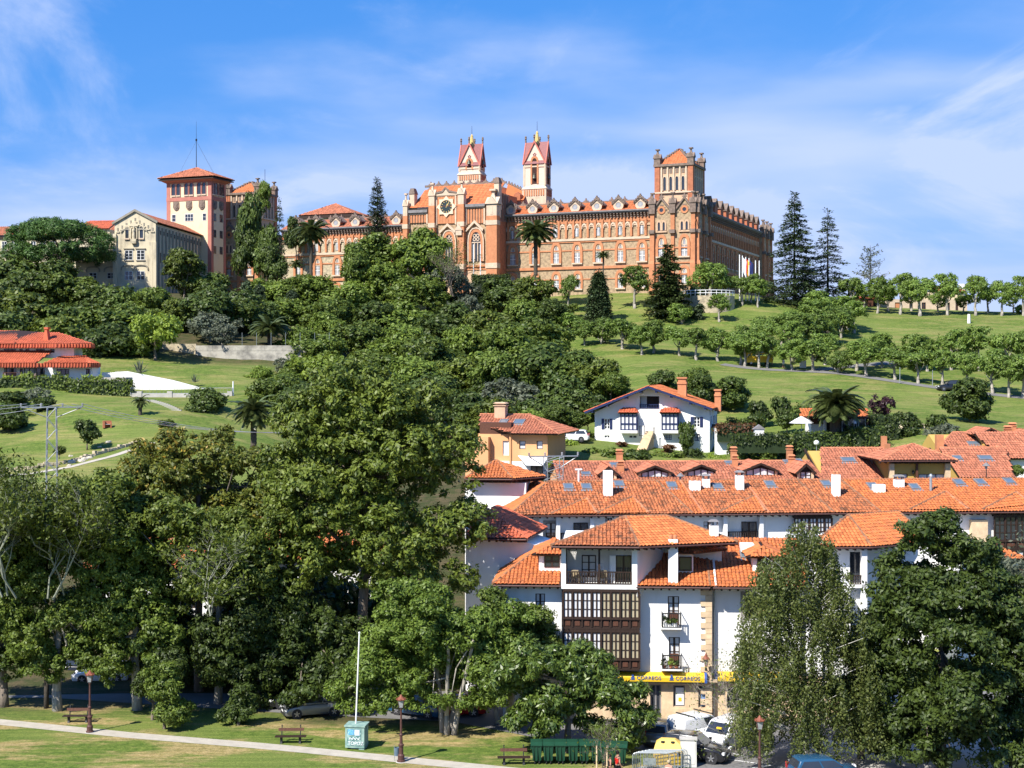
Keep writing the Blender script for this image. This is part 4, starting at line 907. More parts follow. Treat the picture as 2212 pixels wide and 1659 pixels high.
for zf,x in ((z8,704),(z8,941),(z8,1871),(z8,2122),(z8,583)):
    a = rx(zf(x),-.5); MB().box(a-.16,a+.16,-.5,-.12,0,zw-.2).build('pier',M['white'],T4)
for h in wd[:2]: MB().box(h[0]-.22,h[0]-.004,-.05,.1,h[2]-.5,h[3]+.2).box(h[1]+.004,h[1]+.22,-.05,.1,h[2]-.5,h[3]+.2).box(h[0],h[1],-.05,.1,h[3]+.004,h[3]+.2).build('stone_surround',M['stonegrey'],T4); balustrade(T4,h[0],h[1],h[2]-.05,h[2]+.85,-.02,sp=.15)
gallery(T4,gx1[0],gx1[1],gx1[2],gx1[3],0,.6,gx1[2]+.8,5,gm='curtain'); gallery(T4,gx2[0],gx2[1]+2,gx2[2]-.6,gx2[3],0,.6,gx2[2]+.1,5,gm='glass'); gallery(T4,gx3[0],gx3[1]+3,gx3[2],gx3[3],0,.6,gx3[2]+.9,5,gm='curtain')
g0_ = Rf.at(z7(1790,870)); MB().box(g0_[0],g0_[0]+1.4,-.5,0,g0_[1]-3,g0_[1]).build('balcony_wall',M['stone'],T4)
q = Rf.at(z7(1960,1165),-4); Roof(Rf,T4,[(q[0]-3,-5,q[1]),(q[0]+2.6,-5,q[1]),(q[0]+1.4,-3,q[1]+.6),(q[0]-3,-3,q[1]+.6)],'tile'); MB().box(q[0]-3,q[0]+2,-4.5,-.1,0,q[1]-.1).build('annex',M['white'],T4)
def row_item(label): pass
Gf = Fr(z7(1010)[0],104,3,0); T5 = Gf.root('hipped_building','white building with hipped orange roof and dark balcony between birch and dark tree','building')
gx_ = lambda x,y=0: Gf.x(z7(x)[0],y); gzz = lambda v,x=1000,y=0: Gf.z(*z7(x,v),y)
zA = gzz(1078,1000,-.9); ap0,ap1 = Gf.at(z7(862,838),3.6),Gf.at(z7(1150,832),3.6)
pA,pB,pC = (gx_(560,-.9),-.9,zA),(gx_(1040,-.9),-.9,zA),(gx_(1500,2),2.0,zA)
Roof(Gf,T5,[pA,pB,(ap0[0],3.6,ap0[1])],'tile',indiv=150); rb_ = (ap0[0]+(pC[0]-pB[0])*.85,3.6+(pC[1]-pB[1])*.85,ap0[1]); Roof(Gf,T5,[pB,pC,rb_,(ap0[0],3.6,ap0[1])],'tile'); ridge(T5,[pA,(ap0[0],3.6,ap0[1]),pB]); ridge(T5,[(ap0[0],3.6,ap0[1]),rb_,pC]); eave(T5,pA,pB); eave(T5,pB,pC)
h = (gx_(872),gx_(965),gzz(1365,900),gzz(1120,900));
wallbox(T5,gx_(600),gx_(1015),0,8,0,zA,[h]); MB().box(gx_(1015),gx_(1450),1.5,8,0,zA).build('side_wall',M['white'],T5)
MB().box(h[0],h[1],.31,.34,h[2],h[3]).build('loggia_back',M['glass'],T5); balustrade(T5,h[0]-1.2,h[1],gzz(1370,900,-.5),gzz(1300,900,-.5),-.5,sp=.16); MB().box(h[0]-1.3,h[1]+.1,-.6,0,gzz(1370,900,-.5)-.25,gzz(1370,900,-.5)).build('balcony',M['white'],T5)
a = gx_(985,-.6); MB().box(a-.2,a+.2,-.6,-.2,0,zA-.1).build('pier',M['white'],T5)
for k in range(3): window(T5,gx_(700)+k*1.9,gx_(700)+k*1.9+1,4,5.8,-.2,2,3,name='window')
MB().box(gx_(1020),gx_(1300),1.4,1.49,3.0,3.6).build('shop_fascia',M['orangewall'],T5)
def glimpse(u,d,w,h,label,seed=0,rz=0):
    f = Fr(u,d,rz,0); t = f.root('white_house',label); hs_ = [(x,x+.9,z,z+1.7) for x in np.arange(1,w-1.5,2.6) for z in np.arange(1.2,h-2,2.9)]
    wallbox(t,0,w,0,7,0,h,hs_)
    for q in hs_: window(t,*q,0,2,3,depth=.2)
    hip(f,t,-.7,w+.7,-.7,7.7,h,h+2,3.4,w-3.4,m='tile',tw=.4,tl=.6); return t
glimpse(180,122,11,7.5,'white house glimpsed through the park trees behind the left lamp'); glimpse(560,124,10,8,'white house barely visible behind the dark ivy-clad trunks'); glimpse(330,130,12,9,'white house with orange eaves seen in gaps of the yellowing canopy')
# ================================================================ second row with wide dormers
Cf = Fr(z6(750)[0],136,3,2); T6 = Cf.root('terrace_building','terrace with pinkish tiled roof and five wide timber dormers behind the long row','building')
cx = lambda uv,y=0: Cf.x(uv[0],y); ye2,yr2 = 0,8.0
zE2 = Cf.z(*z6(1400,880),ye2); zR2 = Cf.z(*z6(1400,706),yr2); x0_,x1_ = cx(z6(750),4),cx(z7(640),4)
rc = Roof(Cf,T6,[(x0_,ye2,zE2),(x1_,ye2,zE2),(x1_,yr2,zR2),(x0_,yr2,zR2)],'tilepale',tw=.3,tl=.5); ridge(T6,[(x0_,yr2,zR2),(x1_,yr2,zR2)],'ridgelight',.12)
wallbox(T6,x0_+.3,x1_-.3,.6,15,0,zE2+.2,[],'orangewall'); Roof(Cf,T6,[(x1_,16,zE2),(x0_,16,zE2),(x0_,yr2,zR2),(x1_,yr2,zR2)],'tilepale',tiles=False)
MB().prismx([(ye2+.6,zE2),(15,zE2),(yr2,zR2-.2)],x0_+.3,x0_+.4).build('gable',M['orangewall'],T6)
def wide_dormer(pl,zf,x0,x1,vt,vb,pane='curtain',cols=4):
    p = pl.hit(zf((x0+x1)/2,vb)); y = p.y-.05; a = Cf.x(zf(x0)[0],y); b = Cf.x(zf(x1)[0],y); ztp = Cf.z(*zf((x0+x1)/2,vt),y); c = (a+b)/2; zb_ = p.z; w = b-a; ze_ = zb_+(ztp-zb_)*.42
    o = MB().prism([(a+.25,zb_-.3),(b-.25,zb_-.3),(b-.25,ze_),(c,ztp-.15),(a+.25,ze_)],y+.1,y+4).build('dormer',M['darkwood'],T6)
    if w > 2.2:
        mb = MB(); n = cols; xs = [a+.45+(w-.9)*i/n for i in range(n+1)]; hgt = lambda x: ze_-.05+(ztp-.3-ze_)*(1-abs(x-c)/(w/2-.2))
        g_ = MB(); g_.prism([(xs[0],zb_+.1),(xs[-1],zb_+.1),(xs[-1],hgt(xs[-1])-.1),(c,hgt(c)-.15),(xs[0],hgt(xs[0])-.1)],y+.05,y+.09)
        go = g_.build('window',M[pane],o)
        for x in xs: mb.box(x-.05,x+.05,y,y+.09,zb_+.05,hgt(x))
        mb.box(xs[0]-.3,xs[-1]+.3,y-.08,y+.1,zb_-.05,zb_+.09); mb.build('window_frame',M['darkwood'],go)
        MB().box(xs[0]-.3,xs[0]-.06,y-.03,y+.09,zb_+.1,hgt(xs[0])).build('jamb',M['stone'],o); MB().box(xs[-1]+.06,xs[-1]+.3,y-.03,y+.09,zb_+.1,hgt(xs[-1])).build('jamb',M['stone'],o)
    else:
        window(o,a+.5,b-.5,zb_+.1,ze_+.15,y,2,2,gm='curtain',depth=.06); MB().box(a+.22,a+.47,y-.02,y+.09,zb_,ze_+.1).build('jamb',M['stone'],o); MB().box(b-.47,b-.22,y-.02,y+.09,zb_,ze_+.1).build('jamb',M['stone'],o)
    bk = 5.5
    Roof(Cf,o,[(b,y-.35,ze_-.02),(b,y+bk,ze_-.02),(c,y+bk,ztp),(c,y-.35,ztp)],'tilepale',tw=.3,tl=.5,th=.16); Roof(Cf,o,[(a,y+bk,ze_-.02),(a,y-.35,ze_-.02),(c,y-.35,ztp),(c,y+bk,ztp)],'tilepale',tw=.3,tl=.5,th=.16)
for a in ((z6,1068,1225,745,843),(z6,1362,1632,735,828),(z6,1712,1982,728,820),(z7,40,326,435,535),(z7,452,612,440,566)): wide_dormer(rc,*a)
for q,w,h in ((z6(1232,715),.6,.9),(z6(1242,790),.6,.75),(z6(2098,695),.55,.9),(z7(413,395),.55,.8),(z6(2108,750),.5,.8),(z7(428,468),.55,.8)): rc.chimney(q,w,h,'brickorange','slab')
for q in (z6(1190,735),z6(975,805),z6(2062,722),z7(395,433),z7(467,424)): rc.skylight(q,.9,1.0)
p = rc.hit(z6(2010,855)); Roof(Cf,T6,[p+Vector((-2.6,-1.4,-.2)),p+Vector((2.6,-1.4,-.2)),p+Vector((0,1.2,1.0))],'tilepale',tw=.3,tl=.5);
Df = Fr(z7(650)[0],142,3,3); T7 = Df.root('terrace_house','pinkish pitched roof with two skylights and bare dark verge, right of the dormers','building')
dx = lambda x,y=0: Df.x(z7(x)[0],y); dz_ = lambda v,x=900,y=0: Df.z(*z7(x,v),y)
zE3,zR3 = dz_(562,900,-.8),dz_(322,900,6)
rd = Roof(Df,T7,[(dx(655,-.8),-.8,zE3),(dx(1178,-.8),-.8,zE3),(dx(1178,6),6,zR3),(dx(648,6),6,zR3)],'tilepale',tw=.3,tl=.5); ridge(T7,[(dx(648,6),6,zR3),(dx(1178,6),6,zR3)],'ridgelight')
MB().prismx([(0,0),(12,0),(12,zE3),(6,zR3-.25),(0,zE3)],dx(670),dx(1170)).build('wall',M['yellowwall'],T7); eave(T7,(dx(655,-.8),-.8,zE3),(dx(1178,-.8),-.8,zE3),gut=False)
MB().prismx([(-.9,zE3-.3),(-.9,zE3),(6,zR3),(6,zR3-.35)],dx(648,0)-.12,dx(648,0)).build('verge_board',M['darkwood'],T7)
for q,w,l in ((z7(858,418),1.4,1.0),(z7(1060,415),.9,1.0)): rd.skylight(q,w,l)
rd.chimney(z7(1165,380),.5,1.2,'brickorange','x'); rd.chimney(z7(1140,320),.5,1.2,'brickorange','x')
Ef = Fr(z7(1180)[0],139,2,3); T8 = Ef.root('ochre_pavilion','ochre pavilion with stone piers under a low hipped roof','building')
ex = lambda x,y=0: Ef.x(z7(x)[0],y); ez = lambda v,x=1400,y=0: Ef.z(*z7(x,v),y)
zE4,zR4 = ez(415,1400,-.9),ez(292,1400,3);
rf_ = hip(Ef,T8,ex(1105,-.9),ex(1702,-.9),-.9,7,zE4,zR4,ex(1345,3),ex(1362,3),3,'tilepale',caps='ridgelight',tw=.3,tl=.5); eave(T8,(ex(1105,-.9),-.9,zE4),(ex(1702,-.9),-.9,zE4))
hw = [(ex(1240,0),ex(1318,0),ez(595,1300,0),ez(518,1300,0)),(ex(1402,0),ex(1605,0),ez(590,1500,0),ez(520,1500,0))]
wallbox(T8,ex(1200,0),ex(1640,0),0,6.5,0,zE4-.1,hw,'yellowwall'); window(T8,*hw[0],0,1,2,gm='curtain'); window(T8,*hw[1],0,3,1,gm='curtain')
for x0,x1 in ((1180,1215),(1608,1648)): MB().box(ex(x0,-.4),ex(x1,-.4),-.4,0,0,zE4-.35).build('pier',M['stone'],T8)
a = ex(1390,-.4); MB().box(a-.1,a+.1,-.4,-.2,zE4-4,zE4-.35).build('timber_post',M['brownwood'],T8); MB().box(ex(1180,-.4),ex(1648,-.4),-.4,-.2,zE4-.35,zE4-.1).build('beam',M['darkwood'],T8)
a,b = Ef.at(z7(1358,508),-.1); MB().lathe([(.05,-.2),(.12,-.1),(.14,.1),(.04,.22)],8,(a,-.18,b)).build('wall_lantern',M['iron'],T8)
Jf = Fr(z7(1700)[0],146,2,3); T9 = Jf.root('terrace_house','pinkish pitched roof with an open skylight, right of the ochre pavilion','building')
jx = lambda x,y=0: Jf.x(z7(x)[0],y); jz = lambda v,x=1800,y=0: Jf.z(*z7(x,v),y)
zE5,zR5 = jz(548,1800,-.5),jz(318,1800,6)
rj = Roof(Jf,T9,[(jx(1720,-.5),-.5,zE5),(jx(2142,-.5),-.5,zE5),(jx(2075,6),6,zR5),(jx(1560,6),6,zR5)],'tilepale',tw=.3,tl=.5); ridge(T9,[(jx(1560,6),6,zR5),(jx(2075,6),6,zR5)],'ridgelight')
MB().prismx([(0,0),(12,0),(12,zE5),(6,zR5-.25),(0,zE5)],jx(1730),jx(2110)).build('wall',M['yellowwall'],T9); rj.skylight(z7(1912,403),1.4,1.0); rj.skylight(z7(1698,403),.9,.9); MB().prismx([(-.5,zE5-.3),(-.5,zE5),(6,zR5),(6,zR5-.35)],jx(1700,-.5)-.8,jx(1700,-.5)-.6).build('verge_board',M['darkwood'],T9)
Kf = Fr(z7(1600)[0],160,-2,6); T10 = Kf.root('dormered_house','pink-roofed house with one tiled dormer and brick chimneys at the far right','building')
kx = lambda x,y=0: Kf.x(z7(x)[0],y); kz = lambda v,x=1900,y=0: Kf.z(*z7(x,v),y)
zE6,zR6 = kz(402,1900,-.5),kz(200,1900,7)
rk = Roof(Kf,T10,[(kx(1480,-.5),-.5,zE6),(kx(2300,-.5),-.5,zE6),(kx(2300,7),7,zR6),(kx(1665,7),7,zR6)],'tilepale',tw=.32,tl=.5); ridge(T10,[(kx(1480,-.5),-.5,zE6),(kx(1665,7),7,zR6),(kx(2300,7),7,zR6)],'ridgelight')
MB().prismx([(0,0),(12,0),(12,zE6),(7,zR6-.25),(0,zE6)],kx(1600),kx(2300)).build('wall',M['yellowwall'],T10)
p = rk.hit(z7(1930,310)); dormer(Kf,T10,kx(1888,p.y),kx(2008,p.y),p.y,p.z,p.z+1.3,5,'tilepale','gable','yellowwall',.7,rise=.8)
p = rk.hit(z7(2210,330)); dormer(Kf,T10,kx(2200,p.y),kx(2290,p.y),p.y,p.z,p.z+1.3,5,'tilepale','gable','yellowwall',.7,rise=.8)
rk.skylight(z7(1820,290),1.3,.9); rk.skylight(z7(2160,250),.9,.9); rk.chimney(z7(2095,280),.7,1.5,'brickorange','slab'); rk.chimney(z7(2130,235),.7,1.2,'brickorange','slab'); rk.chimney(z7(1568,345),.8,1.8,'brickorange','x')
Lf_ = Fr(z7(2110)[0],152,2,5); T11 = Lf_.root('terrace_house','corner of a low pink roof at the right edge above the long row','building')
q = Lf_.at(z7(2110,400)); rq = Roof(Lf_,T11,[(q[0]-1,-.5,q[1]),(q[0]+9,-.5,q[1]),(q[0]+9,5,q[1]+2.6),(q[0]-2.4,5,q[1]+2.6)],'tilepale',tw=.3,tl=.5); MB().box(q[0],q[0]+8,0,5,0,q[1]-.1).build('wall',M['white'],T11)
# ================================================================ orange house
Of = Fr(z6(420)[0],168,-14,9.5); TO = Of.root('orange_house','orange rendered house with pink tiled roof and stubby chimney','building')
ox = lambda x,y=0: Of.x(z6(x)[0],y); oz = lambda v,x=420,y=0: Of.z(*z6(x,v),y)
ho = [(ox(470),ox(518),oz(612,500),oz(550,500)),(ox(602),ox(648),oz(612,620),oz(550,620))]
wallbox(TO,ox(410),ox(685),0,10,0,oz(505,550),ho,'orangewall'); zo = oz(497,550,-1)
window(TO,*ho[0],0,1,2,gm='curtain'); window(TO,*ho[1],0,1,1,gm='curtain')
x0_,x1_ = ox(95,3),ox(412); ho2 = [(ox(345,.4),ox(392,.4),oz(660,370,.4),oz(550,370,.4))]
wallbox(TO,ox(150,.4),ox(412),.4,10,0,oz(500,380),ho2,'orangewall'); window(TO,*ho2[0],.4,1,1,gm='curtain',fm='whitepaint'); MB().box(ox(90,1),ox(262,1),-.6,1,0,oz(520,200)).build('bay',M['orangewall'],TO)
MB().tube((ox(405),-.06,.5),(ox(405),-.06,oz(505)),.14,None,8).build('downpipe',M['orangewall'],TO)
pk = Of.at(z6(175,348),5); pk2 = Of.at(z6(470,352),5)
ro = Roof(Of,TO,[(ox(425,-1),-1,zo),(ox(768,-1),-1,zo),(pk2[0]+1.2,5,pk[1]),(pk[0],5,pk[1]),(ox(168,1.5),1.5,zo+(pk[1]-zo)*.42)],'tilepale',tw=.35,tl=.5); ridge(TO,[(pk[0],5,pk[1]),(pk2[0]+1.2,5,pk[1]),(ox(768,-1),-1,zo)],'ridgelight',.1)
Roof(Of,TO,[(ox(768,-1),-1,zo),(ox(768,-1),11,zo),(pk2[0]+1.2,5,pk[1])],'tilepale',tw=.35,tl=.5)
MB().box(ox(180,1),ox(415,1),.5,8,oz(520,380),zo+1.2).build('gable_boards',M['brownwood'],TO)
ro.skylight(z6(352,412),1,1.5); ro.skylight(z6(470,412),1.3,1.5); c = ro.chimney(z6(322,382),1.3,1.5,'brickpink','slab')
a = Of.at(z6(425,702),-2.4); b = Of.at(z6(655,725),-2.4); aw = MB().add([(a[0],-.1,a[1]+.5),(b[0],-.1,a[1]+.3),(b[0],-2.4,b[1]),(a[0]+1.5,-2.4,b[1]),(a[0],-.1,a[1]+.42),(b[0],-.1,a[1]+.22),(b[0],-2.4,b[1]-.2),(a[0]+1.5,-2.4,b[1]-.2)],[(0,1,2,3),(4,7,6,5),(2,6,7,3),(0,4,5,1),(1,5,6,2),(0,3,7,4)]).build('terrace_awning',M['whitepaint'],TO)
wallbox(TO,ox(290),ox(680),-.02,.1,-2.5,oz(705,500),[],'white','ground_floor_wall')
window(TO,ox(560),ox(650),.0,oz(720,600),-.2,2,1,name='terrace_door',depth=.1)
# ================================================================ white house with blue joinery
Wf = Fr(z6(1300)[0],186,-13,14); TW_ = Wf.root('gabled_house','white gabled house with navy shutters, two glazed bays and brick chimneys','building')
wx = lambda x,y=0: Wf.x(z6(x)[0],y); wz = lambda v,x=1400,y=0: Wf.z(*z6(x,v),y)
def wh(x0,x1,v0,v1,y=0): return (wx(x0,y),wx(x1,y),wz(v1,(x0+x1)/2,y),wz(v0,(x0+x1)/2,y))
zb0 = wz(575,1500)-1.5
holes = [wh(1383,1530,212,302),wh(1438,1486,355,475),wh(1115,1155,382,462),wh(1792,1838,368,446),wh(1568,1625,502,542),wh(1798,1838,497,550),wh(1115,1156,508,530),wh(1300,1360,508,530)]
xL,xR = wx(1042),wx(1912); zs_ = wz(345,1042); zpk = wz(145,1447)
mb = MB(); pkx = wx(1447)
zl = wz(335,1045); zr_ = wz(310,1912)
mb.wall(xL,xR,zb0,min(zl,zr_)-.3,[h for h in holes if h[3] < min(zl,zr_)-.3],0,.3)
zc2 = min(zl,zr_)-.3; lgx0,lgx1,lgz0,lgz1 = holes[0]
mb.prism([(xL,zc2),(lgx0,zc2),(lgx0,lgz1+.0),(lgx0,zpk-(pkx-lgx0)*.40),(xL,zl)],0,.3)
mb.prism([(lgx1,zc2),(xR,zc2),(xR,zr_),(lgx1,zpk-(lgx1-pkx)*.36)],0,.3); mb.prism([(lgx0,lgz1),(lgx1,lgz1),(lgx1,zpk-(lgx1-pkx)*.36),(pkx,zpk),(lgx0,zpk-(pkx-lgx0)*.40)],0,.3)
if lgz0 > zc2: mb.box(lgx0,lgx1,0,.3,zc2,lgz0)
mb.box(xL,xR,.33,11,zb0,zc2); mb.prism([(xL,zc2),(xR,zc2),(xR,zr_),(pkx,zpk),(xL,zl)],1.3,11); mb.quad((xR,0,zb0),(xR,.4,zb0),(xR,.4,zr_),(xR,0,zr_))
mb.build('wall',M['white'],TW_)
MB().box(lgx0,lgx1,1.2,1.29,lgz0,lgz1).build('loggia_back',M['darkwood'],TW_); balustrade(TW_,lgx0,lgx1,lgz0,wz(272),-.05,'navy',.2,r=.05)
MB().box(lgx0-.02,lgx0+(lgx1-lgx0)*.3,1.1,1.19,lgz0,lgz1).build('loggia_side',M['whitedirty'],TW_)
window(TW_,*holes[1],0,2,3,'navy','glass',name='front_door',depth=.2); MB().box(holes[1][0]+.15,holes[1][1]-.15,.08,.14,holes[1][2]+.1,holes[1][2]+1.0).build('door_panel',M['navy'],TW_)
window(TW_,*holes[2],0,2,3,'whitepaint','glass',shutters='navy'); window(TW_,*holes[3],0,2,3,'whitepaint','glass',shutters='navy')
for h in holes[4:6]: window(TW_,*h,0,3 if h is holes[4] else 2,2,'navy','curtain')
for h in holes[6:]: window(TW_,*h,0,2,1,'whitepaint','glass')
for x0,x1,r0,r1 in ((1235,1362,1222,1360),(1547,1672,1535,1682)):
    a,b,z0,z1_ = wx(x0,-1),wx(x1,-1),wz(470,x0,-1),wz(338,x0,-1); bay = MB().box(a+.1,b-.1,-.9,0,z0+.1,z1_-.1).build('bay',M['curtain'],TW_)
    f = MB(); f.box(a,b,-1.02,0,z0,z0+.14).box(a,b,-1.02,0,z1_-.14,z1_)
    for i in range(5): x = a+(b-a-.12)*i/4; f.box(x,x+.12,-1.02,-.85,z0+.14,z1_-.14)
    f.box(a,b,-1.0,-.87,z0+(z1_-z0)*.34,z0+(z1_-z0)*.34+.16).box(a,b,-1.0,-.87,z0+(z1_-z0)*.8,z0+(z1_-z0)*.8+.1).box(a,a+.1,-.9,0,z0+.14,z1_-.14).box(b-.1,b,-.9,0,z0+.14,z1_-.14).build('bay_frame',M['navy'],bay)
    MB().box(a-.05,b+.05,-1.1,0,z0-.35,z0-.003).build('bay_base',M['white'],bay)
    rz_ = wz(300,x0,-.2); aa,bb = wx(r0,-1.3),wx(r1,-1.3); m1_,m2_ = (aa+bb)/2-.9,(aa+bb)/2+.9
    Roof(Wf,bay,[(aa,-1.35,z1_+.03),(bb,-1.35,z1_+.03),(m2_,0,rz_),(m1_,0,rz_)],'tilered',tw=.35,tl=.5); Roof(Wf,bay,[(bb,-1.35,z1_+.03),(bb,0,z1_+.03),(m2_,0,rz_)],'tilered',tw=.35,tl=.5); Roof(Wf,bay,[(aa,0,z1_+.03),(aa,-1.35,z1_+.03),(m1_,0,rz_)],'tilered',tw=.35,tl=.5)
st = MB(); a0_,a1_ = wx(1428,-.5),wx(1488,-.5); zt0 = holes[1][2]
for i in range(12): st.box(a0_-.12*i*.5,a1_-.08*i*.5,-.6-.34*i,-.26-.34*i,zb0,zt0-.2*i)
st.build('front_steps',M['stone'],TW_)
balustrade(TW_,wx(1380,-1),wx(1425,-1),zt0-.6,zt0+.7,-1.2,'iron',.2,iron=True); balustrade(TW_,wx(1486,-1),wx(1500,-1),zt0-.9,zt0+.5,-1.2,'iron',.2,iron=True)
yf = -1.6; Lx,Lz = Wf.at(z6(962,330),yf); Px,Pz = Wf.at(z6(1447,135),yf); Rx,Rz = Wf.at(z6(1935,305),yf)
e2x,e2z = Wf.at(z6(2110,330),9)
Roof(Wf,TW_,[(Lx,11,Lz),(Lx,yf,Lz),(Px,yf,Pz),(Px,11,Pz)],'tilered',tw=.35,tl=.5,und='navy',th=.25); rw = Roof(Wf,TW_,[(Rx,yf,Rz),(Rx,11,Rz),(Px,11,Pz),(Px,yf,Pz)],'tile',tw=.35,tl=.5,und='navy',th=.25)
for t in (.12,.35,.65,.88):
    for (ax_,az__),(bx__,bz__) in (((Lx,Lz),(Px,Pz)),((Px,Pz),(Rx,Rz))): x = ax_+(bx__-ax_)*t; z = az__+(bz__-az__)*t; MB().box(x-.12,x+.12,yf+.1,0,z-.5,z-.27).build('bracket',M['navy'],TW_)
for (xc,vb_,vt_,w,y) in ((1702,222,108,1.1,3),(1973,285,200,.8,4)):
    x = wx(xc,y); z0 = wz(vb_+30,xc,y); zt_ = wz(vt_+12,xc,y); o = MB().box(x-w/2,x+w/2,y,y+1.2,z0-.2,zt_).build('chimney',M['brickorange'],TW_); MB().box(x-w*.56,x+w*.56,y-.1,y+1.3,zt_,zt_+.3).box(x-w*.45,x+w*.45,y,y+1.2,zt_+.3,zt_+.7).box(x-w*.6,x+w*.6,y-.15,y+1.35,zt_+.7,zt_+.9).build('chimney_cap',M['brickorange'],o)
Tsd = Matrix.Translation((xR,0,0)) @ Matrix.Rotation(R(90),4,'Z')
for i,y in enumerate((1.5,5.0,7.0,9.6)):
    for z0,z1_ in ((wz(430,1912),wz(370,1912)),(wz(550,1912),wz(500,1912))): window(TW_,y,y+.8,z0,z1_,-.03,1,1,'navy','navy',.06,T=Tsd)
pr = MB().prismx([(1.8,wz(455,1912)),(5.2,wz(455,1912)),(3.5,wz(430,1912))],xR,xR+1.5).build('porch_roof',M['darkwood'],TW_)
# ================================================================ small pool house with palm
Sf = Fr(z7(500)[0],178,-2,0); zs0 = Sf.z(*z7(600,200)); Sf.zb = zs0; TS = Sf.root('garden_pavilion','low white garden pavilion with tiled canopy and glass wall behind the clipped hedge','building')
sx = lambda x,y=0: Sf.x(z7(x)[0],y); sz = lambda v,x=600,y=0: Sf.z(*z7(x,v),y)
zt_ = sz(80)
rs = Roof(Sf,TS,[(sx(490,-1),-1,zt_),(sx(1010,-1),-1,zt_),(sx(1010,2),2,zt_+1.0),(sx(498,2),2,zt_+1.0)],'tile',tw=.35,tl=.5); eave(TS,(sx(490,-1),-1,zt_),(sx(1010,-1),-1,zt_))
MB().box(sx(572,1),sx(690,1),.8,4,-1,zt_).build('wall',M['white'],TS); MB().box(sx(690,1),sx(1010,1),1.5,4,-1,zt_).build('rear_wall',M['darkwood'],TS)
for x0,x1 in ((532,550),(672,682)): MB().box(sx(x0,-.6),sx(x1,-.6),-.6,-.2,-1,zt_-.1).build('pier',M['white'],TS)
MB().box(sx(572),sx(672),.2,.6,zt_-.9,zt_-.1).build('slatted_blind',M['brownwood'],TS)
for x0,x1 in ((815,870),(875,930),(940,1000)): window(TS,sx(x0),sx(x1),-.5,zt_-.2,.3,1,1,'whitepaint','glass',name='glass_door')
# ================================================================ the brick college on the hill
def inst(name,me,parent,loc,rotz=0): return obj(name,me,parent,loc,rotz)
def arch_pts(w,z0,zs,zt,n=5,cx=0):
    p = [(cx-w/2,z0)]
    for i in range(n+1):
        t = i/n; p.append((cx-w/2*math.cos(t*math.pi/2)**.75 if i < n else cx,zs+(zt-zs)*math.sin(t*math.pi/2)))
    q = [(2*cx-x,z) for x,z in reversed(p[:-1])]; return p+q
WT = {}
def arch_tpl(key,w,h,zs,zt,sw=.45,prot=.2,sm='brickorange',gm='glass',head='stonelight',headf=.0,sill=True,outer_drop=0,mull=False):
    """pointed window, base at z=0, opening width w, springing zs, top zt"""
    if key in WT: return WT[key]
    inn = arch_pts(w,0,zs,zt); out = arch_pts(w+2*sw,-outer_drop,zs,zt+sw*1.25)
    f = MB().ring(out,inn,-prot,.01); fm = f.mesh(key+'_surround',M[sm])
    p = MB(); p.prism(arch_pts(w-.01,0,zs,zt-.01),-.012,0); pm = p.mesh(key+'_pane',M[gm])
    sm_ = MB().box(-w/2-sw*.9,w/2+sw*.9,-prot-.12,.005,-.3,-.005).mesh(key+'_sill',M['stonelight'])
    tr = None
    if headf: t = MB(); t.ring(arch_pts(w-.02,zs*headf+zs*(1-headf)*.0+0,zs,zt-.02)[1:-1],[(x*.45,z*.93 if z > zs else z) for x,z in arch_pts(w,0,zs,zt)[1:-1]],-.1,-.014); t.box(-w/2,w/2,-.1,-.014,zs-.15,zs+.05); tr = t.mesh(key+'_tracery',M[head])
    bar = MB().box(-.05,.05,-.06,-.014,0,zs-.15).box(-w/2,w/2,-.05,-.014,zs*.5-.05,zs*.5+.05).mesh(key+'_bars',M['whitepaint'])
    WT[key] = (fm,pm,sm_ if sill else None,tr,bar); return WT[key]
def arch_win(key,parent,loc,rotz=0,gm=None):
    fm,pm,s,tr,bar = WT[key]; o = inst('window',fm,parent,loc,rotz); inst('pane',pm,o,(0,0,0)); (inst('glazing_bars',bar,o,(0,0,0)) if key in ('big','ground') else 0)
    if s: inst('sill',s,o,(0,0,0))
    if tr: inst('tracery',tr,o,(0,0,0))
    return o
K = Fr(z3(1488)[0],300,-22.5,39.5)
TK = K.root('brick_college','huge orange brick and stone gothic college with twin spires and clock on the hilltop','building')
kx3 = lambda x,y=0: K.x(z3(x)[0],y)
def kz3(v,x=800,y=2): return K.z(*z3(x,v),y)
kx2_ = lambda x,y=0: K.x(z2(x)[0],y); kz2 = lambda v,x=1600,y=-4: K.z(*z2(x,v),y)
Zg = 0
H_ = {k: kz3(v) for k,v in dict(ridge=594,gut=684,corb0=748,arc1=786,sw1=785,sw0=850,str2=862,str2b=878,a1=893,p1=925,ps=955,sill1=1032,imp=944,str1=1058,str1b=1076,ga=1098,gs=1140,gsill=1213,gstr=1147,base=1262).items()}
arch_tpl('big',1.35,0,H_['ps']-H_['sill1'],kz3(905)-H_['sill1'],.55,.28,'brickorange','glasslight',headf=.5)
arch_tpl('ground',1.3,0,kz3(1145)-H_['gsill'],kz3(1108)-H_['gsill'],.5,.25,'brickorange','glasslight',headf=.5)
arch_tpl('pair',.5,0,1.25,1.75,.3,.2,'brickpink','glass',sill=False)
corb = MB().prismx([(0,0),(-.28,.35),(-.55,.75),(-.9,1.05),(-.9,1.45),(0,1.45)],-.2,.2).mesh('corbel',M['brickpink'])
corbd = MB().box(-.17,.17,-.75,0,0,.3).box(-.17,.17,-.55,0,-.38,-.1).box(-.17,.17,-.35,0,-.75,-.48).mesh('corbel_block',M['stonebrown'])
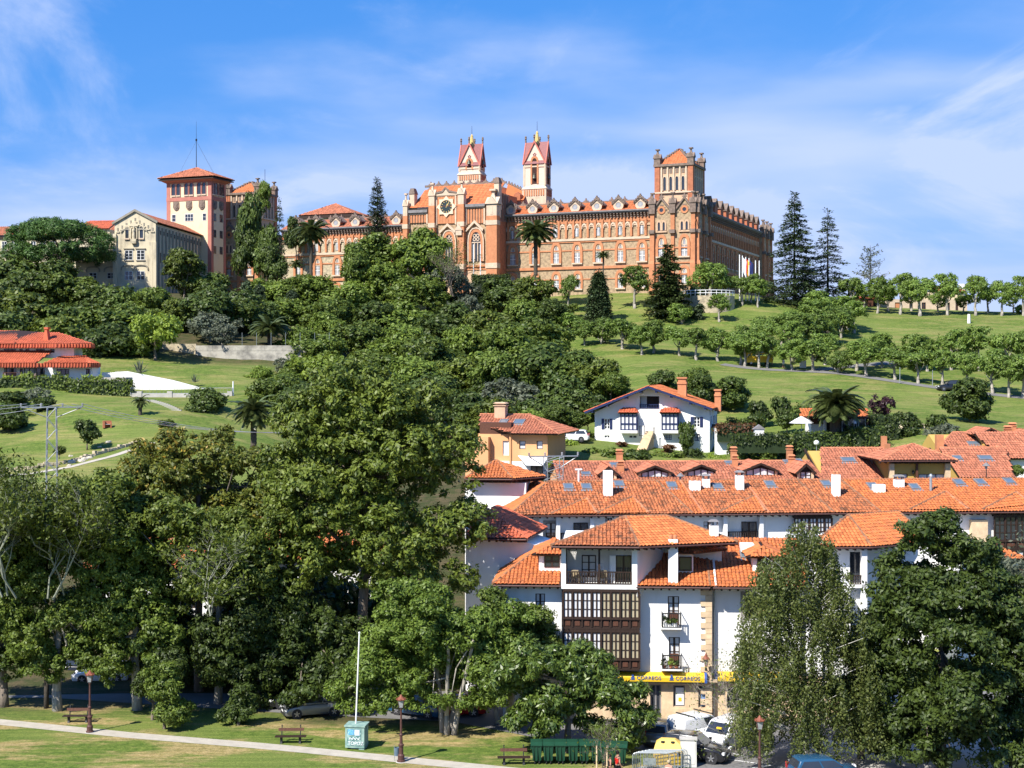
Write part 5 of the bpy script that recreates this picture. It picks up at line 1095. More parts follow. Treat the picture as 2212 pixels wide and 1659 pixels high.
fin = MB().box(-.22,.22,-.15,.15,0,.5).box(-.55,.55,-.14,.14,0,.25).box(-.12,.12,-.1,.1,.5,.8).mesh('crest_finial',M['stonebrown'])
def pinnacle_mesh(key,w,h,m='stonelight'):
    mb = MB().box(-w/2,w/2,-w/2,w/2,0,h*.45)
    for r in range(4):
        mb.T = Matrix.Rotation(R(90*r),4,'Z'); mb.prism([(-w*.62,h*.45),(w*.62,h*.45),(0,h*.72)],-w*.62,0); mb.box(-w*.12,w*.12,-w*.52,-w*.5,h*.08,h*.38)
    mb.T = None; mb.frust(-w*.4,w*.4,-w*.4,w*.4,h*.5,h*.82,w*.28); mb.box(-w*.13,w*.13,-w*.13,w*.13,h*.8,h*.93); mb.box(-w*.3,w*.3,-w*.3,w*.3,h*.93,h); return mb.mesh(key,M[m])
PIN = pinnacle_mesh('pinnacle',1.3,4.4,'stonebrown'); PINL = pinnacle_mesh('pinnacle_pale',1.2,4.2,'stonelight')
ct_arc = MB().ring([(-.62,0),(-.62,.5),(-.4,1.0),(0,1.3),(.4,1.0),(.62,.5),(.62,0)],[(-.42,0),(-.42,.4),(-.3,.7),(0,.9),(.3,.7),(.42,.4),(.42,0)],-.3,-.0).mesh('blind_arch',M['stonelight'])
ct_tre = MB().box(-.07,.07,-.2,0,.45,.9).box(-.3,.3,-.2,0,.55,.7).mesh('trefoil',M['stonelight'])
def dormer_k(x,y,z,rz=0,gm='glass',loc=None,big=False):
    """round-windowed brick dormer with stepped crest"""
    key = 'kdormer'
    if key not in WT:
        b = MB().prism([(-.95,-.3),(.95,-.3),(.95,1.5),(0,2.3),(-.95,1.5)],0,3.2).mesh('dormer_body',M['brickorange'])
        f = MB().ring([(1.15*math.cos(t),1.05+1.15*math.sin(t)) for t in [i*math.pi/8 for i in range(17)]],[(.62*math.cos(t),1.05+.62*math.sin(t)) for t in [i*math.pi/8 for i in range(17)]],-.1,.05).mesh('round_frame',M['stonelight'])
        pn = MB().prism([(.62*math.cos(t),1.05+.62*math.sin(t)) for t in [i*math.pi/8 for i in range(16)]],-.03,-.01).mesh('round_pane',M['glasslight'])
        cr = MB(); cr.prism([(-1.45,1.1),(-1.45,1.45),(0,2.75),(1.45,1.45),(1.45,1.1),(0,2.35)],-.3,3.0)
        for a in (-1,1):
            for i in range(3): cr.box(a*(1.3-.42*i)-.17,a*(1.3-.42*i)+.17,-.3,.1,1.4+.38*i,1.95+.38*i)
        cr.box(-.3,.3,-.3,.2,2.6,3.0).box(-.14,.14,-.25,.15,3.0,3.3); WT[key] = (b,f,pn,cr.mesh('dormer_crest',M['stonebrown']),MB().box(-1.25,1.25,-.2,.1,-.35,0).mesh('dormer_base',M['stonelight']))
    b,f,pn,cr,bs = WT[key]; o = inst('dormer',b,TK,(x,y,z),rz); inst('window_frame',f,o,(0,0,0)); inst('pane',pn,o,(0,0,0)); inst('crest',cr,o,(0,0,0)); inst('base',bs,o,(0,0,0)); return o
def wing(x0,x1,org,rz,dormers,bigs,grounds,smalls,bays,dz=0,wm='rubble',rm='collegetile',depth=5,ridge_z=None,tiles=True,gl=True,dback=1.6,side=False):
    """a stretch of wing in its own coordinates (wall on y=0), placed at org with rotation rz"""
    h = {k: v+dz for k,v in H_.items()}; B = lambda mb,n_,m,**k: mb.build(n_,M[m],TK,loc=org,rotz=rz,**k)
    Q = Matrix.Translation(org) @ Matrix.Rotation(rz,4,'Z'); W_ = lambda x,y,z: tuple(Q @ Vector((x,y,z)))
    rz_ = h['ridge'] if ridge_z is None else ridge_z
    B(MB().box(x0,x1,0,depth*2,-6,h['gut']-.3),'wall',wm)
    B(MB().box(x0,x1,-.12,-.004,h['corb0']-.2,h['gut']-.3),'brick_band','brickorange')
    B(MB().box(x0,x1,-.35,-.004,h['str2b'],h['str2']),'string_course','stonelight'); B(MB().box(x0,x1,-.2,-.004,h['str2b']-.35,h['str2b']-.004),'brick_course','brickorange')
    B(MB().box(x0,x1,-.28,-.004,h['str1b'],h['str1']),'brick_course','brickorange'); B(MB().box(x0,x1,-.14,-.005,h['imp']-.16,h['imp']+.12),'brick_course','brickorange'); B(MB().box(x0,x1,-.14,-.005,h['gstr']-.1,h['gstr']+.12),'brick_course','brickorange'); B(MB().box(x0,x1,-.35,-.006,-6,h['base']),'plinth','stonelight')
    B(MB().box(x0,x1,-1.05,-.0,h['gut']-.28,h['gut']-.05).box(x0,x1,-1.25,-.95,h['gut']-.049,h['gut']+.22),'cornice','leadgrey')
    B(MB().box(x0,x1,-.22,-.02,h['sw1']+.02,h['sw1']+.32),'brick_course','brickpink')
    f = type('F',(),{})();
    if tiles:
        mb = MB(); pts = [Vector((x0,-1.0,h['gut']+.1)),Vector((x1,-1.0,h['gut']+.1)),Vector((x1,depth,rz_)),Vector((x0,depth,rz_))]
        r_ = Roof(None,TK,[Q @ p for p in pts],rm,tw=.9,tl=.5,h=.03,und='leadgrey')
    B(MB().box(x0,x1,depth-.15,depth+.25,rz_-.1,rz_+.25),'ridge_coping','stonebrown')
    B(MB().quad((x0,2*depth+1,h['gut']),(x0,depth,rz_-.05),(x1,depth,rz_-.05),(x1,2*depth+1,h['gut'])),'rear_slope','collegetile')
    n = max(1,int((x1-x0)/2.75))
    for i in range(n): inst('crest_finial',fin,TK,W_(x0+(i+.5)*(x1-x0)/n,depth,rz_+.25),rz)
    n = max(1,int((x1-x0)/.74))
    for i in range(n): inst('corbel',corbd,TK,W_(x0+(i+.5)*(x1-x0)/n,-.125,h['gut']-.6),rz)
    for i,b in enumerate(bays):
        o = inst('blind_arch',ct_arc,TK,W_(b,-.02,h['arc1']-.35),rz); inst('trefoil',ct_tre,o,(0,0,0))
    pl = MB(); w = abs(bays[1]-bays[0]) if len(bays) > 1 else 1.5
    for b in bays: pl.box(b+w/2-.22,b+w/2+.22,-.4,-.005,h['sw0']-.25,h['corb0']+.4)
    o = B(pl,'pilasters','brickorange')
    for s in smalls:
        o = B(MB().box(s-.42,s+.42,-.08,-.01,h['sw0']+.1,h['sw1']-.1),'small_window','glasslight'); MB().box(s-.05,s+.05,-.12,-.081,h['sw0']+.1,h['sw1']-.1).build('bar',M['whitepaint'],o)
    for s in bigs: arch_win('big',TK,W_(s,-.01,h['sill1']),rz)
    for s in grounds: arch_win('ground',TK,W_(s,-.01,h['gsill']),rz)
    for s in dormers: o = dormer_k(*W_(s,-.3,h['gut']+.25),rz)
    for b in (x0,x1): pass
Y2 = 2.0
xw0,xw1 = kx3(95,Y2),kx3(1172,Y2)
X3 = lambda q,y=Y2: [kx3(i,y) for i in q]
bay0 = [157+50.3*i for i in range(20)]
wing(xw0,xw1,(0,Y2,0),0,X3([203,352,500,648,800,950,1103]),X3([213,365,515,662,808,962,1113]),X3([213,365,515,665,808,962,1117]),X3([210,360,510,657,807,958,1110]),X3([b for b in bay0]))
# --- corner pavilion face (own coordinates: 0..w)
def pav_face(w,org,rz,dz=0,wm='rubble',d=None,lower=True):
    Q = Matrix.Translation(org) @ Matrix.Rotation(rz,4,'Z'); W_ = lambda x,y,z: tuple(Q @ Vector((x,y,z))); B = lambda mb,n_,m,**k: mb.build(n_,M[m],TK,loc=org,rotz=rz,**k)
    zz = lambda v: kz3(v,1320,0)+dz
    zg,za,zmid = zz(662),zz(590),zz(805)
    B(MB().box(0,w,0,.8,-6,zg),'wall',wm)
    c = [w*.0,w*.5,w]; bw = w/2
    for i,x in enumerate(c):
        x = min(max(x,.55),w-.55);
        B(MB().box(x-.55,x+.55,-.9,-.003,-6,zz(1040)).frust(x-.55,x+.55,-.9,-.003,zz(1040),zz(1020),.05,.15).box(x-.48,x+.48,-.62,-.003,zz(1020),zz(830)) if i != 1 else MB().box(x-.35,x+.35,-.4,-.003,-6,zz(830)),'buttress','brickorange')
        B(MB().box(x-.6,x+.6,-.95,-.004,zz(830),zz(805)),'buttress_cap','stonebrown'); B(MB().box(x-.42,x+.42,-.4,-.004,zz(805),zz(690)),'pilaster','brickorange'); inst('pinnacle',PIN,TK,W_(x,-.1,zz(690)),rz)
    for k in (0,1):
        cx = bw*(k+.5);
        B(MB().prism([(bw*k+.5,zg),(bw*(k+1)-.5,zg),(cx,za)],.0,.5),'gable',wm)
        B(MB().ring([(bw*k+.2,zg-.25),(cx,za+.45),(bw*(k+1)-.2,zg-.25)],[(bw*k+.55,zg-.35),(cx,za-.05),(bw*(k+1)-.55,zg-.35)],-.35,.5),'gable_coping','stonebrown')
        for j in range(4):
            for a in (-1,1): t = (j+.5)/4; xx = cx+a*(bw/2-.8)*t; z_ = za-.85-(za-zg)*t*.92; B(MB().box(xx-.16,xx+.16,-.12,-.004,z_-.3,z_),'corbel','stonebrown')
        inst('crest',fin,TK,W_(cx,0,za+.35),rz)
        t_ = [i*math.pi/8 for i in range(17)]; zc_ = zz(665)
        o = B(MB().ring([(cx+.85*math.cos(t),zc_+.85*math.sin(t)) for t in t_],[(cx+.42*math.cos(t),zc_+.42*math.sin(t)) for t in t_],-.16,-.003),'round_window','brickorange'); MB().prism([(cx+.42*math.cos(t),zc_+.42*math.sin(t)) for t in t_[:-1]],-.05,-.01).build('pane',M['glass'],o)
        for a in (-.52,.52): arch_win('pair',TK,W_(cx+a,-.01,zz(808)),rz)
        B(MB().ring(arch_pts(2.1,zz(800),zz(765),zz(735)),arch_pts(1.75,zz(800),zz(768),zz(742)),-.1,-.004),'arch_band','brickorange')
        B(MB().box(cx-1.2,cx+1.2,-.3,-.004,zz(822),zz(812)),'sill','brickpink')
        arch_win('big',TK,W_(cx,-.01,zz(990)),rz); arch_win('ground',TK,W_(cx,-.01,zz(1180)),rz)
    for v in (935,1040,1120): B(MB().box(0,w,-.2,-.004,zz(v),zz(v-10)),'brick_course','brickorange')
def tower_top(x0,x1,y0,y1,zb,zt,zap,big=True):
    """brick tower block with lancets, corner turrets and a hipped roof"""
    w = x1-x0; MB().box(x0+.3,x1-.3,y0+.3,y1-.3,zb-3,zt).build('tower_wall',M['brickpink'],TK)
    for (a,b) in ((x0,y0),(x1-1.1,y0),(x0,y1-1.1),(x1-1.1,y1-1.1)):
        MB().box(a,a+1.1,b,b+1.1,zb-3,zt).build('corner_pier',M['brickred'],TK); inst('turret',pinnacle_mesh('turret',1.35,3.7,'stonebrown') if 'turret' not in bpy.data.meshes else bpy.data.meshes['turret'],TK,(a+.55,b+.55,zt-.2))
    MB().box(x0-.2,x1+.2,y0-.2,y1+.2,zt-.25,zt+.25).build('cornice',M['stonebrown'],TK); MB().box(x0-.1,x1+.1,y0-.1,y1+.1,zb-.1,zb+.2).build('string_course',M['stonelight'],TK)
    for rz,(ox_,oy_),n_,ww in ((0,(x0,y0),4,w),(R(90),(x1,y0),4,y1-y0)):
        Q = Matrix.Translation((ox_,oy_,0)) @ Matrix.Rotation(rz,4,'Z')
        for i in range(n_):
            cx = 1.5+(ww-3)*(i+.5)/n_; p = Q @ Vector((cx,.28,zb+.5)); key = 'lanc'
            if key not in WT: arch_tpl(key,.62,0,(zt-zb)*.4,(zt-zb)*.4+.55,.14,.2,'stonelight','glass',sill=False)
            arch_win(key,TK,p,rz)
            q = Q @ Vector((cx,.28,zb+.5+(zt-zb)*.62)); MB().box(-.3,.3,-.05,0,0,(zt-zb)*.2).build('slot',M['stonebrown'],TK,loc=q,rotz=rz)
        for i in range(n_+1): cx = 1.5+(ww-3)*i/n_; MB().box(cx-.16,cx+.16,-.0,.28,zb+.2,zt-.3).build('colonnette',M['stonelight'],TK,loc=(ox_,oy_,0),rotz=rz)
    xc,yc = (x0+x1)/2,(y0+y1)/2; P_ = [(x0+.3,y0+.3,zt+.2),(x1-.3,y0+.3,zt+.2),(x1-.3,y1-.3,zt+.2),(x0+.3,y1-.3,zt+.2)]; ap = (xc,yc,zap)
    for i in range(4): Roof(None,TK,[P_[i],P_[(i+1) % 4],ap],'collegetile',tw=.6,tl=.5,h=.03)
    for i in range(4):
        a = Vector(P_[i]); b = Vector(ap)
        for k in range(9): q = a.lerp(b,(k+1)/10); MB().box(-.22,.22,-.22,.22,-.1,.42).build('crest_step',M['stonebrown'],TK,loc=q)
Wp = -kx3(1168,0); pav_face(Wp,(-Wp,0,0),0); Dp = K.y(z3(1580)[0],0)
MB().box(-Wp+.02,-.02,.8,Dp,-6,kz3(665,1320,0)-.1).build('pavilion_core',M['rubble'],TK)
pav_face(Dp,(0,0,0),R(90))
tx0,tx1 = kx3(1198,1.6),kx3(1466,1.6); td = K.y(z3(1548)[0],tx1)-1.6
tower_top(tx0,tx1,1.6,1.6+td,kz3(545,1330,1.6),kz3(352,1330,1.6),kz3(240,1350,5))
Roof(None,TK,[(-Wp,.5,kz3(662,1320,0)),(0,.5,kz3(662,1320,0)),(0,4,kz3(600,1320,3)),(-Wp,4,kz3(600,1320,3))],'collegetile',tiles=False,und='stonebrown')
# --- long side wing in shade
y_a,y_b,y_c = Dp,K.y(z3(1922)[0],-.8),K.y(z3(2015)[0],.3)
Ls = y_b-y_a; ns = 10
wing(0,Ls,(-.9,y_a,0),R(90),[],[Ls*(i+.5)/12 for i in range(12)],[Ls*(i+.5)/12 for i in range(12)],[],[Ls*(i+.5)/30 for i in range(30)],depth=5)
for i in range(ns):
    yy_ = y_a+Ls*(i+.5)/ns; zg = H_['gut']
    o = MB().prismx([(yy_-1.25,zg),(yy_+1.25,zg),(yy_+1.25,zg+2.1),(yy_,zg+3.3),(yy_-1.25,zg+2.1)],-3.2,-.4).build('gabled_dormer',M['brickred'],TK); MB().prismx([(yy_-1.5,zg+1.9),(yy_-1.5,zg+2.3),(yy_,zg+3.8),(yy_+1.5,zg+2.3),(yy_+1.5,zg+1.9),(yy_,zg+3.3)],-3.3,-.2).build('dormer_coping',M['stonebrown'],o)
We = y_c-y_b; pav_face(We,(.1,y_b,0),R(90)); MB().box(-9,.08,y_b+.02,y_c,-6,kz3(665,1320,0)).build('end_pavilion_core',M['brickred'],TK)
# --- church block
cy = -4.0; cxx = lambda x,y=cy: kx2_(x,y)
cb0,cb1 = cxx(1035),cxx(1762); zT = kz2(700); zR_ = kz2(545,1400,2); cd = 6.0
MB().box(cb0+.4,cb1-.2,cy+.3,12,-8,zT).build('church_wall',M['rubble'],TK)
MB().box(cb1-1.2,cb1,cy+.1,Y2+6,-8,kz2(600)).build('church_side_wall',M['brickred'],TK)
for i in range(7): y_ = cy+1.0+i*.9; MB().box(cb1+.003,cb1+.12,y_,y_+.35,kz2(820),kz2(600)).build('side_slot',M['stonebrown'],TK)
Roof(None,TK,[(cxx(1095),cy-.1,zT+.1),(cxx(1742),cy-.1,zT+.1),(cxx(1735),3,zR_),(cxx(1150),3,zR_)],'collegetile',tw=1.0,tl=.75,h=.05,und='stonebrown')
MB().box(cxx(1110),cxx(1745),2.9,3.3,zR_-.1,zR_+.35).build('ridge_coping',M['stonebrown'],TK)
for i in range(10): inst('crest_finial',fin,TK,(cxx(1125)+(cxx(1740)-cxx(1125))*(i+.5)/10,3.1,zR_+.35))
def butt(xa,xb,zt_,pin,pr=.8,z_cap=None,m='brickorange'):
    a,b = cxx(xa,cy-pr),cxx(xb,cy-pr); MB().box(a,b,cy-pr,cy+.3,-8,zt_).build('buttress',M[m],TK); c = (a+b)/2
    MB().box(a-.12,b+.12,cy-pr-.15,cy+.3,kz2(1190),kz2(1150)).box(a-.1,b+.1,cy-pr-.12,cy+.3,kz2(860),kz2(825)).build('buttress_weathering',M['stonelight'],TK); w = b-a
    o = inst('pinnacle',PINL,TK,(c,cy-pr+w/2,zt_-.2)); s = max(w/1.25,.8); o.scale = (s,s,1.25*pin); return o
butt(1045,1080,kz2(760),1.0); butt(1243,1288,kz2(690),1.0); butt(1466,1514,kz2(690),1.0,1.0); o = butt(1686,1768,kz2(790),1.15,1.4)
for xa,xb,zt_ in ((1088,1128,540),(1742,1778,490)): a,b = cxx(xa),cxx(xb); MB().box(a,b,cy+.4,cy+2,zT-1,kz2(zt_+45)).build('turret',M['stonelight'],TK); MB().frust(a-.15,b+.15,cy+.25,cy+2.15,kz2(zt_+45),kz2(zt_),(b-a)*.3).build('turret_cap',M['stonebrown'],TK)
def slots(x0,x1,v0,v1,n,lab='brickred'):
    a,b = cxx(x0),cxx(x1); z0,z1_ = kz2(v1),kz2(v0)
    MB().box(a,b,cy+.12,cy+.295,z0,z1_).build('recess',M['stonebrown'],TK)
    MB().box(a-.35,a,cy-.15,cy+.3,z0-.3,z1_+.35).box(b,b+.35,cy-.15,cy+.3,z0-.3,z1_+.35).box(a,b,cy-.15,cy+.3,z1_,z1_+.35).build('panel_frame',M['stonelight'],TK)
    for i in range(n): w = (b-a)/n; MB().box(a+w*i+w*.2,a+w*i+w*.85,cy-.05,cy+.12,z0,z1_-.12).build('brick_rib',M['brickorange'],TK)
slots(1100,1228,752,815,6); slots(1540,1668,722,838,6); slots(1312,1448,618,830,6)
for x0,x1,vt in ((1088,1240,716),(1530,1682,690)): MB().box(cxx(x0),cxx(x1),cy-.5,cy+.3,kz2(vt+22),kz2(vt)).build('parapet',M['leadgrey'],TK)
ga,gb = cxx(1292),cxx(1465); gm_ = (ga+gb)/2
MB().box(ga,gb,cy+.0,cy+.11,kz2(830),kz2(605)).build('clock_panel',M['brickorange'],TK)
MB().prism([(ga-.1,kz2(612)),(gb+.1,kz2(612)),(gb+.1,kz2(590)),(gm_+.8,kz2(580)),(gm_,kz2(552)),(gm_-.8,kz2(580)),(ga-.1,kz2(590))],cy-.25,cy+.6).build('clock_gable',M['stonelight'],TK)
MB().ring([(ga-.2,kz2(590)+.0),(gm_-.9,kz2(578)+.1),(gm_,kz2(545)),(gm_+.9,kz2(578)+.1),(gb+.2,kz2(590))],[(ga-.2,kz2(590)-.3),(gm_-.7,kz2(590)),(gm_,kz2(560)),(gm_+.7,kz2(590)),(gb+.2,kz2(590)-.3)],cy-.4,cy-.26).build('gable_coping',M['stonebrown'],TK)
zc_ = kz2(711,1383); xc_ = cxx(1383); r_ = .0
t16 = [i*math.pi/4 for i in range(9)]
star = [(xc_+(2.35 if i % 2 == 0 else 1.75)*math.cos(i*math.pi/8),zc_+(2.35 if i % 2 == 0 else 1.75)*math.sin(i*math.pi/8)) for i in range(17)]
t24 = [i*math.pi/8 for i in range(17)]
ck = MB().ring(star,[(xc_+1.45*math.cos(t),zc_+1.45*math.sin(t)) for t in t24],cy-.3,cy-.06).build('clock_surround',mat('clock_stone',(.75,.55,.38),.8,.08,2),TK)
MB().prism([(xc_+1.46*math.cos(t),zc_+1.46*math.sin(t)) for t in t24[:-1]],cy-.16,cy-.06).build('clock_face',mat('clock_face',(.03,.045,.05),.3,.1,2),ck)
nm = MB()
for i in range(12): t = i*math.pi/6; c_,s_ = math.cos(t),math.sin(t); nm.T = Matrix.Translation((xc_+1.17*s_,0,zc_+1.17*c_)) @ Matrix.Rotation(t,4,'Y'); nm.box(-.07,.07,cy-.18,cy-.163,-.16,.16)
nm.build('clock_numerals',M['gold'],ck)
hd = MB()
for ang,L_,w in ((R(38),1.05,.06),(R(22),.75,.08)): hd.T = Matrix.Translation((xc_,0,zc_)) @ Matrix.Rotation(ang,4,'Y'); hd.box(-w,w,cy-.2,cy-.185,-.2,L_)
hd.build('clock_hands',M['gold'],ck)
for x0,x1,va,vb in ((1330,1455,838,890),(1532,1668,822,885)):
    a,b,m_ = cxx(x0),cxx(x1),(cxx(x0)+cxx(x1))/2; MB().ring([(a,kz2(vb)),(m_,kz2(va-8)),(b,kz2(vb))],[(a+.1,kz2(vb+18)),(m_,kz2(va+14)),(b-.1,kz2(vb+18))],cy-.35,cy+.29).build('window_gable',M['stonelight'],TK)
def lancet(x0,x1,vt,vs,vb,tr=True):
    a,b = cxx(x0),cxx(x1); z0,zs,zt_ = kz2(vb),kz2(vs),kz2(vt); c = (a+b)/2; w = b-a
    o = MB().ring(arch_pts(w+1.1,z0,zs,zt_+.7,cx=c),arch_pts(w,z0,zs,zt_,cx=c),cy-.1,cy+.29).build('great_window',M['brickorange'],TK)
    MB().ring(arch_pts(w+1.6,z0,zs,zt_+1.0,cx=c),arch_pts(w+1.12,z0,zs,zt_+.72,cx=c),cy-.2,cy+.1).build('hood_mould',M['stonelight'],o)
    MB().prism(arch_pts(w,z0,zs,zt_,cx=c),cy+.2,cy+.29).build('pane',M['glass'],o); f = MB()
    for i in range(4): x = a+w*i/3; f.box(x-.1,x+.1,cy+.06,cy+.19,z0,zs)
    f.box(a,b,cy+.06,cy+.19,zs-.1,zs+.12)
    for k in range(4): t = R(90*k+45); f.ring([(c+.55*math.cos(t)+.42*math.cos(q),zs+1.1+.55*math.sin(t)+.42*math.sin(q)) for q in t16],[(c+.55*math.cos(t)+.24*math.cos(q),zs+1.1+.55*math.sin(t)+.24*math.sin(q)) for q in t16],cy+.06,cy+.19)
    f.build('tracery',M['stonelight'],o); return o
lancet(1572,1645,905,985,1130); lancet(1372,1432,915,985,1130)
for v in (1160,1185): MB().box(cb0+.4,cb1-.3,cy-.1,cy+.29,kz2(v+12),kz2(v)).build('brick_course',M['brickorange'],TK)
MB().box(cb0+.4,cb1-.3,cy+.05,cy+.298,-8,kz2(1200)).build('lower_facing',M['brickpink'],TK)
a = cxx(1480,cy-1); MB().box(a-.7,a+.7,cy-1.4,cy-.8,kz2(930),kz2(890)).prism([(a-.9,kz2(890)),(a+.9,kz2(890)),(a,kz2(840))],cy-1.5,cy-.8).build('niche',M['stonelight'],TK)
nz = kz3(490,150,8); MB().prism([(cb1-1,kz2(700)),(cb1-5,nz),(cb1-9,kz2(700))],4,26).build('nave_roof',M['collegetile'],TK)
MB().add([(kx3(150,9),9,kz3(600,200,9)),(kx3(285,9),9,kz3(600,200,9)),(kx3(290,12),14,kz3(545,290,14)),(kx3(155,12),14,kz3(478,155,14))],[(0,1,2,3)]).build('transept_roof',M['collegetile'],TK)
for i in range(6): t = (i+.5)/6; inst('crest_finial',fin,TK,(kx3(165+120*t,13),13.8,kz3(484+58*t,200,13.8)))
MB().prism([(kx3(218,9),kz3(600,240,9)),(kx3(262,9),kz3(600,240,9)),(kx3(262,9),kz3(560,240,9)),(kx3(240,9),kz3(540,240,9)),(kx3(218,9),kz3(560,240,9))],8.9,11).build('gablet',M['brickred'],TK)
# --- bell towers
def bell_tower(x0,x1,y,dep,z_base,z_belt0,z_belt1,z_spr,z_gab,z_tip,z_rod,wm='whitestone',scaff=False):
    w = x1-x0; xc,yc = (x0+x1)/2,y+dep/2
    MB().box(x0,x1,y,y+dep,z_base-3,z_spr).build('bell_tower',M[wm],TK)
    MB().box(x0-.35,x1+.35,y-.35,y+dep+.35,z_belt0-.2,z_belt1).frust(x0-.5,x1+.5,y-.5,y+dep+.5,z_belt1,z_belt1+.8,.5).build('tower_belt',M['stonelight'],TK)
    for i in range(9):
        xx = x0+w*(i+.5)/9; MB().box(xx-.14,xx+.14,y-.5,y-.352,z_belt0+.3,z_belt1-.2).build('belt_rib',M['brickorange'],TK); yy_ = y+dep*(i+.5)/9; MB().box(x1+.352,x1+.5,yy_-.14,yy_+.14,z_belt0+.3,z_belt1-.2).build('belt_rib',M['brickred'],TK)
    MB().box(x0-.34,x1+.34,y-.36,y+dep+.36,z_base-2.5,z_belt0-.21).build('tower_base',M['stonelight'],TK)
    zo0,zo1 = z_belt1+1.2,z_spr+.5
    for rz,org,ww in ((0,(xc,y,0),w),(R(90),(x1,yc,0),dep)):
        mb = MB().ring(arch_pts(1.9,zo0,zo1-.5,zo1+.9),arch_pts(1.15,zo0,zo1-.6,zo1+.4),-.16,-.004); o = mb.build('bell_opening',M['brickorange'],TK,loc=org,rotz=rz)
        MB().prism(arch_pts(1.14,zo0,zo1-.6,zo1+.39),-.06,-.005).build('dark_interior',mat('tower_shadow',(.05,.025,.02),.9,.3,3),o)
        MB().lathe([(.42,0),(.34,.15),(.27,.6),(.12,.8),(.12,1.15)],10,(0,-.35,zo0+1.2)).build('bell',M['bronze'],o)
        for a in (-1,1): MB().box(a*ww/2-.22-(.0),a*ww/2+.22,-.1,.1,z_belt1+.8,z_spr).build('tower_pilaster',M['stonelight'],o)
    MB().box(x0-.15,x1+.15,y-.15,y+dep+.15,z_spr-1.1,z_spr-.8).build('string_course',M['stonelight'],TK)
    for rz,hw,hd in ((0,w/2,dep/2),(R(90),dep/2,w/2)):
        MB().prism([(-hw,z_spr),(hw,z_spr),(0,z_gab)],-hd,hd).build('gable',M[wm],TK,loc=(xc,yc,0),rotz=rz)
        for a in (-1,1):
            MB().add([(a*(hw+.25),-hd-.2,z_spr-.35),(a*(hw+.25),hd+.2,z_spr-.35),(0,hd+.2,z_gab+.25),(0,-hd-.2,z_gab+.25),(a*(hw),-hd-.2,z_spr-.35),(a*(hw),hd+.2,z_spr-.35),(0,hd+.2,z_gab),(0,-hd-.2,z_gab)],[(0,1,2,3),(7,6,5,4),(0,3,7,4),(1,5,6,2),(0,4,5,1)]).build('roof_slope',M['spirered'],TK,loc=(xc,yc,0),rotz=rz)
            for b in (-1,1): MB().ring([(a*(hw+.42),z_spr-.4),(0,z_gab+.5)],[(a*(hw+.05),z_spr-.4),(0,z_gab-.1)],b*(hd+.2)-.12,b*(hd+.2)+.12).build('gable_coping',M['spirepink'],TK,loc=(xc,yc,0),rotz=rz)
        for b in (-1,1): MB().box(-.14,.14,b*(hd+.2)-.14,b*(hd+.2)+.14,z_gab+.3,z_gab+.8).lathe([(.1,0),(.28,.3),(.2,.55),(.26,.75),(.05,1.0)],7,(0,b*(hd+.2),z_gab+.8)).build('gable_finial',M['stonebrown'],TK,loc=(xc,yc,0),rotz=rz)
    t_ = [(-.1+.3*math.cos(i*math.pi/3),(z_spr+z_gab)/2+.3*math.sin(i*math.pi/3)) for i in range(6)]
    mb = MB()
    for k in range(5): a = R(72*k+90); mb.prism([(.28*math.cos(a)+.16*math.cos(i*math.pi/3),z_spr+(z_gab-z_spr)*.38+.28*math.sin(a)+.16*math.sin(i*math.pi/3)) for i in range(6)],-.06,-.004)
    mb.build('rosette',M['spirered'],TK,loc=(xc,y,0))
    MB().lathe([(.75,-2.2),(.62,0),(.3,(z_tip-z_gab)*.8),(.36,(z_tip-z_gab)*.82),(.2,(z_tip-z_gab)*.9),(.05,z_tip-z_gab)],8,(xc,yc,z_gab)).build('gold_spirelet',M['gold'],TK)
    MB().tube((xc,yc,z_tip-.3),(xc,yc,z_rod),.06,.03,5).build('lightning_rod',M['iron'],TK)
ybt = 12
bx0,bx1 = kx3(290,ybt),kx3(437,ybt); dep = K.y(z3(470)[0],bx1)-ybt; zz = lambda v: kz3(v,360,ybt)
bell_tower(bx0,bx1,ybt,dep,zz(600),zz(578),zz(522),zz(335),zz(195),zz(108),zz(42))
zz2 = lambda v: K.z(*z2(1560,v),ybt); b0_,b1_ = K.x(z2(1482)[0],ybt),K.x(z2(1636)[0],ybt)
bell_tower(b0_,b1_,ybt,K.y(z2(1672)[0],b1_)-ybt,zz2(560),zz2(515),zz2(465),zz2(385),zz2(232),zz2(145),zz2(82))
# --- left wing
Y3 = 2.0; kx2w = lambda q: [kx2_(i,Y3) for i in q]
dzl = K.z(*z2(1040,858),Y3)-H_['gut']
lw0,lw1 = kx2_(120,Y3),cb0+.5
wing(lw0,lw1,(0,Y3,0),0,kw := kx2w([230,385,537,686,843,1000]),kx2w([245,395,545,695,850,985]),kx2w([245,395,545,695,850,985]),kx2w([390,543,695]),kx2w([230+51*i for i in range(16)]),dz=dzl,wm='rubbleg',rm='tilepale')
